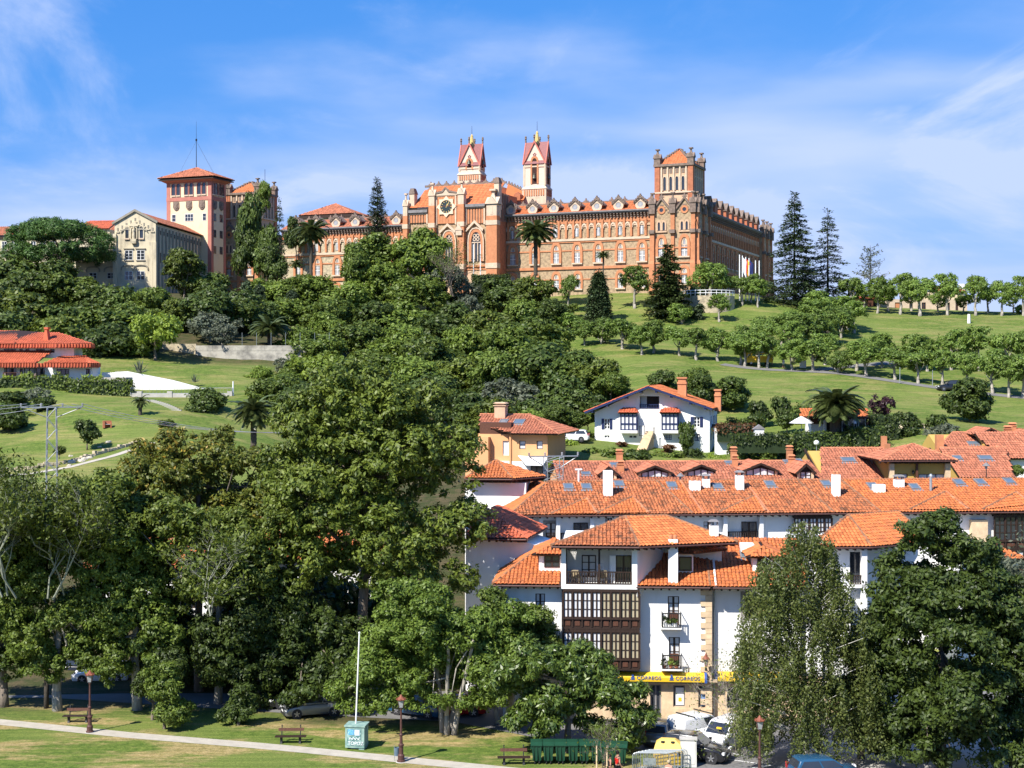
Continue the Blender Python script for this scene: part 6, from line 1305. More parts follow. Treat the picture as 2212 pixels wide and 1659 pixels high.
# --- left corner pavilion with its tower
yl = 0.0; lp0,lp1 = K.x(z1(1660)[0],0),K.x(z1(1968)[0],0)
pav_face(lp1-lp0,(lp0,0,0),0,dz=K.z(*z1(1745,840),0)-kz3(590,1320,0)); MB().box(lp0+.02,lp1,.8,11,-6,K.z(*z1(1745,905),0)).build('pavilion_core',M['rubble'],TK)
zt0 = lambda v: K.z(*z1(1830,v),1.6); lt0,lt1 = K.x(z1(1710)[0],1.6),K.x(z1(1958)[0],1.6)
tower_top(lt0,lt1,1.6,1.6+min(9,K.y(z1(2100)[0],lt1)-1.6),zt0(790),zt0(600),K.z(*z1(1885,512),5))
MB().tube((lt1-1,6,zt0(520)),(lt1-1,6,zt0(405)),.05,None,5).build('lightning_rod',M['iron'],TK)
q0,q1,q2,q3 = K.x(z2(245)[0],25),K.x(z2(660)[0],25),K.z(*z2(450,768),25),K.z(*z2(485,688),29)
F_ = Fr(z2(245)[0],K.Y0+q0*K.s+25*K.c,-22.5,39.5); TB = F_.root('rear_block','low block with a shallow orange hipped roof rising behind the left wing of the college','building')
w = q1-q0; MB().box(.8,w-.8,.8,9,5,q2).build('wall',M['cream'],TB); MB().box(.1,w-.1,.1,9.6,q2-.9,q2-.1).build('eaves_band',M['darkwood'],TB)
hip(F_,TB,0,w,0,10,q2,q3,w/2-.3,w/2+.3,m='tilepale',tw=.5,tl=.7,caps='ridgelight')
Nf = Fr(z1(1545)[0],344,-22.5,39.5); TN = Nf.root('link_gallery','low grey balustraded link between the cream tower and the college','building')
zl_ = Nf.z(*z1(1600,1120)); MB().box(0,Nf.x(z1(1670)[0]),0,4,-4,zl_-.9).build('wall',M['greystone'],TN); balustrade(TN,0,Nf.x(z1(1665)[0]),zl_-1,zl_,.1,'greystoned',.45,r=.1)
# ================================================================ cream tower
Qf = Fr(z1(1265)[0],338,-21,39.5); TQ_ = Qf.root('cream_tower','tall cream tower with faded pink trim, arched windows and overhanging hipped roof with an aerial','tower')
qx = lambda x,y=0: Qf.x(z1(x)[0],y); qz = lambda v,x=1430,y=0: Qf.z(*z1(x,v),y); wq = qx(1600); dq = Qf.y(z1(1708)[0],wq)
MB().box(0,wq,0,dq,-4,qz(512)).build('wall',M['cream'],TQ_)
for a,b,c,d in ((-.06,.9,-.08,.9),(wq-.9,wq+.08,-.08,.9),(wq-.85,wq+.08,dq-.9,dq+.05)): MB().box(a,b,c,d,-4,qz(515)).build('corner_strip',M['pinktrim'],TQ_)
for v0,v1,e in ((627,655,.12),(500,520,.14)): MB().box(-e,wq+e,-e,dq+e,qz(v1),qz(v0)).build('band',M['pinktrim'],TQ_)
MB().frust(-1.4,wq+1.4,-1.4,dq+1.4,qz(492),qz(500),0).add([],[]).build('eaves_soffit',M['darkwood'],TQ_)
MB().frust(-.3,wq+.3,-.3,dq+.3,qz(515),qz(498),-.9).build('cove',M['pinktrim'],TQ_)
hip(Qf,TQ_,-1.6,wq+1.6,-1.6,dq+1.6,qz(482),qz(405,1515,dq/2),wq/2-.3,wq/2+.3,m='tilepale',tw=.5,tl=.6,caps='ridgelight')
arch_tpl('cream',1.0,0,1.7,2.7,.12,.14,'pinktrim','glass',sill=True)
for x in (1315,1352,1412,1450,1508,1546): arch_win('cream',TQ_,(qx(x),-.01,qz(610)))
for x in (1617,1637,1664,1684): arch_win('cream',TQ_,(wq+.01,Qf.y(z1(x)[0],wq),qz(610)),R(90))
shield = MB().prism([(-.75,1.9),(-.55,1.75),(-.3,1.95),(.3,1.95),(.55,1.75),(.75,1.9),(.8,.6),(.5,.1),(0,-.1),(-.5,.1),(-.8,.6)],-.22,0).prism([(-.45,1.5),(.45,1.5),(.45,.5),(0,.25),(-.45,.5)],-.34,-.22).box(-.25,.25,-.42,-.34,.7,1.2).mesh('shield',M['stonebrown'])
for x in (1336,1433,1530): inst('coat_of_arms',shield,TQ_,(qx(x),-.005,qz(722)))
for x in (1625,1674): inst('coat_of_arms',shield,TQ_,(wq+.005,Qf.y(z1(x)[0],wq),qz(722)),R(90))
for x0,x1,c in ((1303,1333,1),(1402,1465,3),(1535,1563,1)): window(TQ_,qx(x0),qx(x1),qz(810),qz(755),-.12,c,2,'whitepaint','glass',depth=.1)
for v in (755,878,1000):
    for x in (1625,1674): y_ = Qf.y(z1(x)[0],wq); window(TQ_,y_-.6,y_+.6,qz(v+58),qz(v),-.12,2,2,'stonebrown','glass',depth=.1,T=Matrix.Translation((wq,0,0)) @ Matrix.Rotation(R(90),4,'Z'))
zr0 = qz(405,1515,dq/2); a0_ = MB(); zt_ = qz(50,1512,dq/2); zm_ = qz(195,1512,dq/2)
a0_.tube((wq/2,dq/2,zr0-.2),(wq/2,dq/2,zm_),.09,.06,6).tube((wq/2,dq/2,zm_),(wq/2,dq/2,zt_),.045,.02,5).tube((wq/2,dq/2,zm_-.2),(wq/2,dq/2,zm_+.3),.2,.2,6)
for a,b in ((-3,-3),(6,-2),(3,4)): a0_.tube((wq/2,dq/2,zm_-.2),(wq/2+a,dq/2+b,zr0-2.0),.018,None,4)
a0_.build('aerial',M['iron'],TQ_)
# ================================================================ old grey building
Vf = Fr(z1(868)[0],306,-6,37.5); TV = Vf.root('grey_seminary','weathered grey stone building with a statue niche in its gable and a long side wing','building')
vx = lambda x,y=0: Vf.x(z1(x)[0],y); vz = lambda v,x=1030,y=0: Vf.z(*z1(x,v),y); xr2 = vx(1180); ds = Vf.y(z1(1588)[0],xr2)
zA,zP = vz(815,870),vz(738)
MB().prism([(0,-6),(xr2,-6),(xr2,vz(805,1180)),(xr2/2,zP),(0,zA)],0,.5).build('gable_wall',M['greystone'],TV)
MB().box(.02,xr2,.52,ds,-6,vz(810,1180)-.5).build('wing_wall',M['greystone'],TV)
MB().ring([(-.5,zA-.15),(xr2/2,zP+.55),(xr2+.5,vz(805,1180)-.15)],[(-.4,zA-.6),(xr2/2,zP+.05),(xr2+.4,vz(805,1180)-.6)],-.35,.3).build('gable_coping',M['greystoned'],TV)
zsd = vz(812,1180)
Roof(None,TV,[(xr2+.5,.3,zsd-.2),(xr2+.5,ds,zsd-.2),(xr2/2,ds,zP+.2),(xr2/2,.3,zP+.2)],'tilepale',tw=.5,tl=.6); Roof(None,TV,[(-.5,ds,zA-.2),(-.5,.3,zA-.2),(xr2/2,.3,zP+.2),(xr2/2,ds,zP+.2)],'tilepale',tw=.5,tl=.6)
for i in range(5):
    for a in (-1,1):
        if i == 0 and a == 1: continue
        x = xr2/2+a*i*.95; z = zP-1.3-i*.52; MB().box(x-.15,x+.15,-.1,-.003,z-.7,z).build('blind_slot',M['greystoned'],TV); MB().box(x-.4,x+.4,-.2,-.004,z-1.0,z-.76).build('corbel_step',M['greystone'],TV)
arch_tpl('greyup',.75,0,1.9,2.5,.22,.18,'greystone','glass'); arch_tpl('greyhood',2.0,0,.2,1.3,.25,.3,'greystoned','greystone',sill=False)
for x in (964,1073): arch_win('greyup',TV,(vx(x),-.01,vz(938)))
for x in (964,1073):
    o = MB().ring([(vx(x)-1.35,vz(890)),(vx(x)-1.2,vz(875)),(vx(x),vz(862)),(vx(x)+1.2,vz(875)),(vx(x)+1.35,vz(890))],[(vx(x)-1.35,vz(890)-.25),(vx(x)-.95,vz(875)-.2),(vx(x),vz(862)-.35),(vx(x)+.95,vz(875)-.2),(vx(x)+1.35,vz(890)-.25)],-.25,-.004).build('hood_mould',M['greystoned'],TV)
for x in (976,1066):
    a = vx(x); window(TV,a-.85,a+.85,vz(1103),vz(1030),-.12,2,3,'whitepaint','glass',depth=.09); MB().box(a-1.1,a+1.1,-.25,-.004,vz(1022),vz(1015)).box(a-1.0,a+1.0,-.2,-.004,vz(1110),vz(1104)).build('lintel',M['greystoned'],TV)
    window(TV,a-.85,a+.85,vz(1255),vz(1188),-.12,2,2,'whitepaint','glass',depth=.09); MB().ring(arch_pts(3.4,vz(1180),vz(1165),vz(1138),cx=a),arch_pts(2.9,vz(1180),vz(1168),vz(1145),cx=a),-.22,-.004).build('arch_band',M['greystoned'],TV)
nx_ = vx(1017); o = MB().ring(arch_pts(1.6,vz(945),vz(870),vz(850),cx=nx_),arch_pts(1.1,vz(945),vz(873),vz(857),cx=nx_),-.4,-.004).prism([(nx_-1,vz(850)),(nx_+1,vz(850)),(nx_+1,vz(840)),(nx_,vz(815)),(nx_-1,vz(840))],-.5,-.004).box(nx_-.6,nx_+.6,-.7,-.004,vz(962),vz(945)).frust(nx_-.5,nx_+.5,-.6,-.004,vz(980),vz(962),-.1).build('niche',M['greystone'],TV)
MB().lathe([(.3,0),(.32,.7),(.26,1.4),(.33,1.8),(.3,2.1),(.1,2.2),(.17,2.3),(.18,2.5),(.08,2.65)],10,(nx_,-.35,vz(945))).build('statue',M['greystone'],o)
for x,t in ((872,0),(1150,1),(1176,1)): a = vx(x); MB().box(a-.35,a+.35,-.45,-.003,-6,vz(905 if t == 0 else 970)).build('buttress',M['greystone'],TV)
n = 15
for i in range(n):
    y_ = 1.5+(ds-3)*(i+.5)/n
    for z0,z1_,mm in ((vz(905,1180),vz(872,1180),'glass'),(vz(1120,1180),vz(1040,1180),'glass')):
        window(TV,y_-.45,y_+.45,z0,z1_,-.1,1,2,'greystoned',mm,depth=.08,T=Matrix.Translation((xr2,0,0)) @ Matrix.Rotation(R(90),4,'Z'),name='side_window')
    MB().box(xr2+.003,xr2+.35,y_-ds/n/2-.15,y_-ds/n/2+.15,-6,vz(850,1180)).build('pilaster',M['greystoned'],TV)
lx_ = vx(575,1); MB().box(lx_,0,1,9,-6,vz(1005,720,1)).build('left_wing_wall',M['greystone'],TV); MB().prism([(vx(800,.7),vz(1010,820,.7)),(0,vz(1010,820,.7)),(0,vz(930,860,.7)),(vx(850,.7),vz(960,850,.7))],.7,1.0).build('stepped_parapet',M['greystone'],TV)
for x in (705,842):
    a = vx(x,1); window(TV,a-.85,a+.85,vz(1115,x,1),vz(1042,x,1),.9,2,3,'whitepaint','glass',depth=.06); window(TV,a-.85,a+.85,vz(1245,x,1),vz(1200,x,1),.9,2,2,'whitepaint','glass',depth=.06)
    MB().ring(arch_pts(3.2,vz(1195,x,1),vz(1180,x,1),vz(1152,x,1),cx=a),arch_pts(2.7,vz(1195,x,1),vz(1183,x,1),vz(1160,x,1),cx=a),.8,.996).build('arch_band',M['greystoned'],TV)
MB().box(lx_-.2,0,.75,1.0,vz(1030,720,1),vz(1018,720,1)).build('string_course',M['greystoned'],TV)
Yf = Fr(z1(-40)[0],345,-6,38); TY = Yf.root('long_rear_building','long old building with faded red roof showing either side of the umbrella pine','building')
zz = Yf.z(*z1(60,918)); zt_ = Yf.z(*z1(60,850),5); xe = Yf.x(z1(880)[0]);
Roof(None,TY,[(-20,-.5,zz),(xe,-.5,zz),(xe,6,zt_),(-20,6,zt_)],'tilepale',tw=.5,tl=.6); MB().box(-19,xe-.5,0,12,-4,zz-.1).build('wall',M['greystone'],TY); MB().box(-20,xe,-.3,-.005,zz-.8,zz-.15).build('eaves_band',M['darkwood'],TY)
for i in range(12): a = -3+i*2.4; window(TY,a,a+1.2,zz-3.6,zz-1.4,-.1,2,3,'whitepaint','glass',depth=.08)
q = Yf.at(z1(740,870),-6); q2 = Yf.at(z1(872,806),-1); Roof(None,TY,[(q[0]-6,-7,q[1]),(q2[0]+1,-7,q[1]),(q2[0]+1,-1,q2[1]),(q[0]-4,-1,q2[1])],'tilered',tw=.5,tl=.6,seed=3); MB().box(q[0]-5.5,q2[0]+.8,-6.5,-1,-4,q[1]-.1).build('front_range',M['greystone'],TY)
Uf = Fr(z4(885)[0],322,2,0); Uf.zb = tz(Uf.X0,Uf.Y0)-1; TU = Uf.root('low_stone_building','long low pinkish stone building seen under the row of plane trees on the crest','building')
ux_ = lambda x,y=0: Uf.x(z4(x)[0],y); uz = lambda v,x=1200,y=0: Uf.z(*z4(x,v),y)
hu = [(ux_(a),ux_(b),uz(965),uz(905)) for a,b in ((985,1018),(1150,1185),(1255,1280),(1345,1375),(1525,1550),(1590,1610))]
wallbox(TU,0,ux_(1675),0,8,-1,uz(882),hu,'stonelight')
for i,h in enumerate(hu):
    if i != 1: window(TU,*h,0,2,2,'brownwood','glass')
    else: window(TU,*h,0,1,1,'brownwood','brickorange',name='door')
MB().box(-.4,ux_(1120),-.4,8,uz(880),uz(865)).build('eaves',M['brickorange'],TU); MB().box(ux_(940),ux_(975),-1.8,-1.4,0,uz(885)).box(0.5,.9,-1.8,-1.4,0,uz(885)).build('porch_posts',M['brownwood'],TU)
Roof(None,TU,[(-.8,-2,uz(882)),(ux_(1060),-2,uz(882)),(ux_(1060),2,uz(860)),(-.8,2,uz(860))],'tilered',tw=.5,tl=.6)
a,b = ux_(1430,12),ux_(1650,12); MB().box(a,b,12,20,0,uz(825,1600,12)).build('rear_wall',M['cream'],TU); Roof(None,TU,[(a-.5,11.5,uz(825,1600,12)),(b+.5,11.5,uz(825,1600,12)),(b-1,16,uz(785,1600,14)),(a+1,16,uz(785,1600,14))],'tilered',tw=.5,tl=.6); MB().box(b-.2,b+.9,14,15,uz(825,1600,14),uz(770,1650,14)).build('chimney',M['white'],TU)
# ================================================================ red-roofed villa
If = Fr(z5(0)[0],214,-1,0); If.zb = If.z(*z5(200,575)); TI = If.root('red_roofed_villa','white two-storey villa with scalloped red tiled roofs above an ivy hedge','building')
ix = lambda x,y=0: If.x(z5(x)[0],y); iz = lambda v,x=300,y=0: If.z(*z5(x,v),y)
def ih(x0,x1,v0,v1,y=0): return (ix(x0,y),ix(x1,y),iz(v1,(x0+x1)/2,y),iz(v0,(x0+x1)/2,y))
up = [ih(28,122,333,392,2),ih(146,172,333,392,2),ih(193,222,333,390,2),ih(273,340,333,390,2),ih(378,413,335,363,2)]
lo = [ih(45,125,480,540),ih(272,340,480,542),ih(427,525,486,531),ih(650,684,486,528),ih(150,175,482,541),ih(180,262,480,541)]
wallbox(TI,-14,ix(560,2),2,6,iz(400),iz(325),up); wallbox(TI,-14,ix(698),0,4,-1.5,iz(455),lo)
for i,h in enumerate(up): window(TI,*h,2,3 if i == 0 else 2 if i == 3 else 1,1,'darkwood','glass')
for i,h in enumerate(lo): window(TI,*h,0,3 if i in (0,2) else 2,1,'darkwood','glass' if i != 5 else 'glasslight')
def skirt(pts,zt0,zb0,m='tilered'):
    """vertical band of hanging tiles along the eaves"""
    for i in range(len(pts)-1):
        a,b = Vector(pts[i]),Vector(pts[i+1]); L_ = (b-a).length; n = max(1,int(L_/.42)); mb = MB(); core = MB()
        e = (b-a).normalized(); nn_ = Vector((e.y,-e.x,0))
        core.add([a,b,b+Vector((0,0,zt0-zb0)),a+Vector((0,0,zt0-zb0)),a-nn_*.2,b-nn_*.2,b-nn_*.2+Vector((0,0,zt0-zb0)),a-nn_*.2+Vector((0,0,zt0-zb0))],[(0,1,2,3),(5,4,7,6),(0,4,5,1)])
        o = core.build('eaves_band',mat('red_band',(.4,.08,.05),.8,.15,2),TI)
        for k in range(n): q = a+e*(k+.5)*L_/n+nn_*.04; mb.tube(q+Vector((0,0,.12)),q+Vector((0,0,zt0-zb0)),.13,.15,6)
        mb.build('hanging_tiles',M[m],o)
zb1,zt1 = iz(328,300,1),iz(297,300,1); zr1 = iz(195,200,6)
uu = [(-15,.8),(ix(115,.8),.8),(ix(360,.5),.5),(ix(415,0),-.3),(ix(450,0),-.3),(ix(700,1),.8),(ix(712,9),9)]
skirt([(x,y,zb1) for x,y in uu],zt1,zb1)
ra,rb = (ix(145,6),6,zr1),(ix(440,6),6,iz(215,440,6))
Roof(None,TI,[(-15,.7,zt1),(ix(115,.8),.7,zt1),ra,(-13,6,zr1-.3)],'tilered',tw=.35,tl=.5); Roof(None,TI,[(ix(115,.8),.7,zt1),(ix(700,1),.7,zt1),rb,ra],'tilered',tw=.35,tl=.5); Roof(None,TI,[(ix(700,1),.7,zt1),(ix(712,9),9,zt1),rb],'tilered',tw=.35,tl=.5)
o = MB().frust(ix(318,2),ix(368,2),2,3.5,iz(275,340,2)-.6,iz(185,340,2),.35,.2).box(ix(320,2)+.2,ix(360,2)-.0,2.1,3.4,iz(185,340,2),iz(170,340,2)).build('chimney',M['tilered'],TI)
zb2,zt2 = iz(476,300,-2),iz(442,300,-2); ll = [(-15,-2),(ix(272,-2),-2),(ix(318,-2),-1.5),(ix(664,-2),-1.5),(ix(750,.6),.6),(ix(756,6),6)]
skirt([(x,y,zb2) for x,y in ll],zt2,zb2)
Roof(None,TI,[(-15,-2,zt2),(ix(272,-2),-2,zt2),(ix(400,1.9),1.9,zt2+1.9),(-15,1.9,zt2+1.7)],'tilered',tw=.35,tl=.5); tp = iz(385,600,2.4)
Roof(None,TI,[(ix(318,-2),-1.5,zt2),(ix(664,-2),-1.5,zt2),(ix(648,2.4),2.4,tp),(ix(470,2.4),2.4,tp)],'tilered',tw=.35,tl=.5); Roof(None,TI,[(ix(664,-2),-1.5,zt2),(ix(750,.6),.6,zt2),(ix(648,2.4),2.4,tp)],'tilered',tw=.35,tl=.5); Roof(None,TI,[(ix(750,.6),.6,zt2),(ix(756,6),6,zt2),(ix(650,6),6,tp),(ix(648,2.4),2.4,tp)],'tilered',tiles=False,und='tilered')
for x in (40,268): MB().box(ix(x,-1.2)-.15,ix(x,-1.2)+.15,-1.4,-1.1,-1.5,zb2+.1).build('pier',M['stonebrown'],TI)
balustrade(TI,ix(25,-2),ix(165,-2),iz(555,100,-2),iz(512,100,-2),-2.2,'brownwood',.3); MB().box(-14,ix(930,-2.6),-3.0,-2.5,-3.5,iz(572,300,-2.6)).build('terrace_wall',M['concrete'],TI)
# ================================================================ streets and paths
ribbon('path',[(X_(-260,103.2),103.2)]+[on(u,d).xy for u,d in ((0,99.4),(280,95.8),(549,93.2),(659,92.05),(1037,88.0),(1250,85.8),(1600,82))],1.35,M['pathm'],.012)
rp = lambda u,v: ((u-U0)/FF*75170/(v-V0),75170/(v-V0))
def sheet(name,pts,m,z): return tag(obj(name,new_mesh(name,[(x,y,z) for x,y in pts],[tuple(range(len(pts)))],m)),kind='structure')
sheet('street',[(-75,107.5),(-34,106.8),(-14,101.5),(-4,99.5),rp(1180,1598),rp(1330,1608),rp(1480,1640),rp(1520,1700),(40,78),(48,94),(45,109),(-75,117)],M['asphalt'],.012)
sheet('pavement',[rp(1250,1556),rp(1620,1565),(17.6,99.7),(2,99.9)],M['paving'],.12)
sheet('plaza',[rp(1760,1600),rp(2260,1590),rp(2300,1680),rp(1620,1700),rp(1690,1650)],M['paving'],.02)
wl = mat('road_paint',(.75,.75,.73),.8,.1,6)
def line(name,u0,v0,u1,v1,w=.13,m=None):
    a,b = Vector(rp(u0,v0)),Vector(rp(u1,v1)); n = (b-a).normalized(); n = Vector((-n.y,n.x))*w/2
    sheet(name,[a-n,b-n,b+n,a+n],m or wl,.018)
for a in ((*z11(1700,1085),*z11(1945,1120)),(*z11(1740,1035),*z11(1830,1055)),(*z11(1620,1000),*z11(1760,1000)),(*z11(880,925),*z11(980,940)),(*z11(840,905),*z11(985,925)),(*z11(1890,1165),*z11(2070,1135)),(*z11(520,875),*z11(660,900))): line('parking_line',*a)
for a in ((*z11(800,900),*z11(880,912)),(*z11(1600,990),*z11(1700,995)),(*z11(900,945),*z11(960,950))): line('blue_parking_line',*a,w=.3,m=mat('blue_road_paint',(.12,.3,.45),.8,.1,6))
# ================================================================ street furniture
def bench(u,v,label,rz=0):
    d = 75170/(v-V0); t = empty('park_bench',(X_(u,d),d,0),rz,label,'bench','park benches along the path')
    for i in range(3): MB().box(-1.0,1.0,-.28+.17*i,-.28+.17*i+.14,.43,.47).build('seat_slat',M['darkwood'],t)
    MB().prismx([(.26,.72),(.3,.72),(.34,.9),(.3,.9)],-.82,.82).build('backrest',M['brownwood'],t)
    for x in (-.6,.6):
        s = MB().prismx([(-.18,0),(.2,0),(.12,.12),(.1,.3),(.2,.42),(-.24,.42),(-.1,.3),(-.12,.12)],x-.07,x+.07); s.build('cast_leg',M['iron'],t)
        MB().prismx([(.2,.42),(.27,.42),(.4,1.02),(.35,1.05)],x-.03,x+.03).lathe([(.02,0),(.05,.04),(.02,.09)],6,(x,.37,1.02)).build('back_support',M['iron'],t)
    return t
bench(168,1560,'dark park bench beside the leftmost brown lamp post',.03); bench(628,1605,'dark park bench on the grass between the lamps, left of the painted box',.03); bench(1110,1651,'dark park bench at the right end of the path in front of the green containers',.03)
def lamp(u,v,label,h=4.15,d=None):
    d = d or 75170/(v-V0); t = empty('street_lamp',(X_(u,d),d,0),0,label,'street lamp','brown cast iron street lamps')
    MB().lathe([(.26,0),(.26,.1),(.2,.14),(.21,.42),(.14,.5),(.13,.95),(.17,.98),(.17,1.08),(.1,1.14),(.085,1.6),(.12,1.64),(.12,1.7),(.07,1.76),(.055,h-.95),(.09,h-.92),(.09,h-.86),(.05,h-.8)],12).build('post',M['lampbrown'],t)
    MB().lathe([(.3,-.06),(.34,0),(.3,.03)],12).build('foot_slab',M['concrete'],t)
    MB().frust(-.13,.13,-.13,.13,h-.78,h-.76,0).add([(-.11,-.11,h-.76),(.11,-.11,h-.76),(.11,.11,h-.76),(-.11,.11,h-.76),(-.18,-.18,h-.34),(.18,-.18,h-.34),(.18,.18,h-.34),(-.18,.18,h-.34)],[(0,1,5,4),(1,2,6,5),(2,3,7,6),(3,0,4,7)]).build('lantern_glass',M['glasslight'],t)
    f = MB()
    for a in (-1,1):
        for b in (-1,1): f.tube((a*.12,b*.12,h-.78),(a*.19,b*.19,h-.33),.018,None,4)
    f.build('lantern_frame',M['lampbrown'],t)
    r = MB().lathe([(.29,h-.34),(.31,h-.3),(.12,h-.14),(.09,h-.1),(.03,h)],8)
    for k in range(8): a = k*math.pi/4; r.tube((.27*math.cos(a),.27*math.sin(a),h-.32),(.31*math.cos(a),.31*math.sin(a),h-.2),.035,.01,4)
    r.build('lantern_roof',M['lampred'],t); return t
lamp(*z9(573,1432),'brown street lamp at the left end of the path'); lamp(*z10(1068,1290),'brown street lamp in the middle of the path next to the litter bin'); lamp(1641,1700,'brown street lamp standing before the birch at the lower right')
u,v = z10(1035,1285); d = 75170/(v-V0)+.1; t = empty('litter_bin',(X_(u,d),d,0),0,'small grey-blue litter bin on a post beside the middle lamp','litter bin'); MB().lathe([(.16,0),(.17,.5),(.15,.5),(.14,.1)],10,(.02,0,.32)).build('bucket',mat('binblue',(.1,.15,.2),.5,.2,4),t); MB().tube((-.14,0,0),(-.14,0,.95),.02,None,6).build('pole',M['steel'],t)
u,v = z10(745,1188); d = 75170/(v-V0); t = empty('painted_plinth',(X_(u,d),d,0),R(-8),'green concrete plinth with blue posters and white graffiti below the white pole','plinth')
gp = mat('plinth_green',(.3,.42,.36),.8,col2=(.16,.27,.24),f2=.5,scale=2)
MB().box(-.62,.62,-.5,.6,.12,1.45).build('body',gp,t); MB().box(-.68,.68,-.56,.66,1.45,1.54).box(-.3,.3,-.3,.3,0,.12).box(.25,.6,-.45,.5,0,.12).build('coping',gp,t)
po = MB().box(-.5,.42,-.52,-.502,.25,1.35).build('poster_board',mat('plinth_poster',(.1,.2,.19),.5,col2=(.35,.5,.45),f2=.56,scale=4),t)
MB().box(-.44,-.06,-.535,-.521,.95,1.28).build('poster',mat('poster_blue',(.1,.35,.65),.4,col2=(.5,.7,.8),f2=.58,scale=5),po); MB().box(0,.32,-.535,-.521,.92,1.28).build('poster',mat('poster_pale',(.6,.68,.72),.5,col2=(.3,.4,.6),f2=.6,scale=6),po)
def text(parent,s,size,loc,m,rot=(R(90),0,0),ex=.006,name='lettering'):
    cu = bpy.data.curves.new(s,'FONT'); cu.body = s; cu.size = size; cu.extrude = ex; cu.materials.append(m); t_ = obj(name,curve_mesh(cu),parent,loc); t_.rotation_euler = rot; return t_
text(po,'TOPOZ',.3,(-.44,-.53,.32),M['whitepaint']); g_ = MB()
for i in range(7): x = -.36+i*.1; g_.tube((x,-.53,.62+.1*(i % 2)),(x+.1,-.53,.8-.12*(i % 2)),.022,None,4)
g_.build('graffiti_stroke',M['whitepaint'],po)
x,y,z = t.location; u2,v2 = z10(738,1016); fp = empty('flagpole',(X_(u2,d),d+.1,1.54),0,'leaning white pole rising from the painted plinth','pole')
top = P(*z10(765,355),d+.1)-fp.location; MB().tube((0,0,0),top,.05,.045,8).build('pole',M['whitepaint'],fp); MB().lathe([(.03,-.05),(.08,0),(.03,.08)],8,tuple(top)).build('finial',M['whitepaint'],fp)
# ---------------------------------------------------------------- green containers
def container(u,v,label,rz=0,w=1.35,dk=False):
    d = 75170/(v-V0); t = empty('waste_container',(X_(u,d),d,0),rz,label,'container','green waste containers by the park'); w2 = w/2
    MB().frust(w2,-w2,.5,-.5,1.15,.2,.0).add([(-w2,-.5,1.15),(w2,-.5,1.15),(w2,.5,1.15),(-w2,.5,1.15),(-w2+.1,-.4,.2),(w2-.1,-.4,.2),(w2-.1,.4,.2),(-w2+.1,.4,.2)],[(0,4,5,1),(1,5,6,2),(2,6,7,3),(3,7,4,0),(4,7,6,5)]).build('body',M['greenpl'],t) if False else MB().add([(-w2,-.5,1.15),(w2,-.5,1.15),(w2,.5,1.15),(-w2,.5,1.15),(-w2+.1,-.4,.2),(w2-.1,-.4,.2),(w2-.1,.4,.2),(-w2+.1,.4,.2)],[(0,4,5,1),(1,5,6,2),(2,6,7,3),(3,7,4,0),(4,7,6,5),(0,1,2,3)]).build('body',M['greenpl'],t)
    MB().prismx([(-.56,1.15),(-.56,1.2),(-.2,1.33),(.4,1.36),(.56,1.25),(.56,1.15)],-w2-.05,w2+.05).build('lid',M['greenpl'],t)
    for a in (-.35,0,.35): MB().box(a*w-.03,a*w+.03,-.53,-.42,.3,1.12).build('rib',M['greenpl'],t)
    for a in (-1,1): MB().box(a*w2-.06,a*w2+.06,-.12,.12,.85,.95).build('trunnion',M['greenpl'],t)
    for a in (-1,1):
        for b in (-.36,.36): MB().tube((a*(w2-.2)-.03,b,.1),(a*(w2-.2)+.03,b,.1),.1,None,10).build('castor',M['rubber'],t)
    return t
names = ['leftmost','second from left','third from left','fourth from left','fifth from left','sixth from left','rightmost and brightest']
for i,x in enumerate((30,130,235,345,440,545,700)):
    container(*z11(x,1112 if i < 6 else 1128),f'dark green waste container in the shade, {names[i]} of the row' if i < 6 else 'sunlit green waste container nearest the crowd barriers, rightmost of the row',R(0 if i < 6 else -8),.66 if i < 6 else 1.6)
u,v = z11(1175,1125); d = 88.6; t = empty('recycling_bin',(X_(u,d),d,0),R(-10),'yellow recycling bin with two dark holes behind the metal barriers','recycling bin')
MB().frust(-.82,.82,-.6,.6,.12,.95,-.05).frust(-.87,.87,-.65,.65,.952,1.35,.12,.18).frust(-.75,.75,-.47,.47,1.352,1.6,.32,.22).build('body',mat('yellow_bin_pale',(.72,.5,.12),.5,.06,3),t); MB().box(-.8,.8,-.68,-.5,.1,.78).build('lower_panel',M['yellowpl'],t)
for a in (-.3,.3): MB().tube((a,-.38,1.42),(a,-.34,1.52),.12,None,12).build('hole',M['rubber'],t)
MB().box(-.5,-.2,-.735,-.71,.9,1.1).build('label',M['yellowpl'],t); MB().box(.55,.75,-.74,-.7,.75,.95).build('sticker',M['plastic'],t)
u,v = z11(1350,1135); d = 88.3; t = empty('concrete_cabinet',(X_(u,d),d,0),R(-6),'pale concrete cabinet between the yellow bin and the black car','cabinet'); MB().frust(-.5,.5,-.3,.3,0,1.65,.02).build('body',mat('pale_cabinet',(.62,.6,.54),.8,.08,2),t); MB().box(-.54,.54,-.34,.34,1.65,1.73).build('cap',M['concrete'],t); MB().box(-.4,.4,-.315,-.29,.2,1.5).build('door',mat('pale_cabinet',(.6,.6,.6)),t)
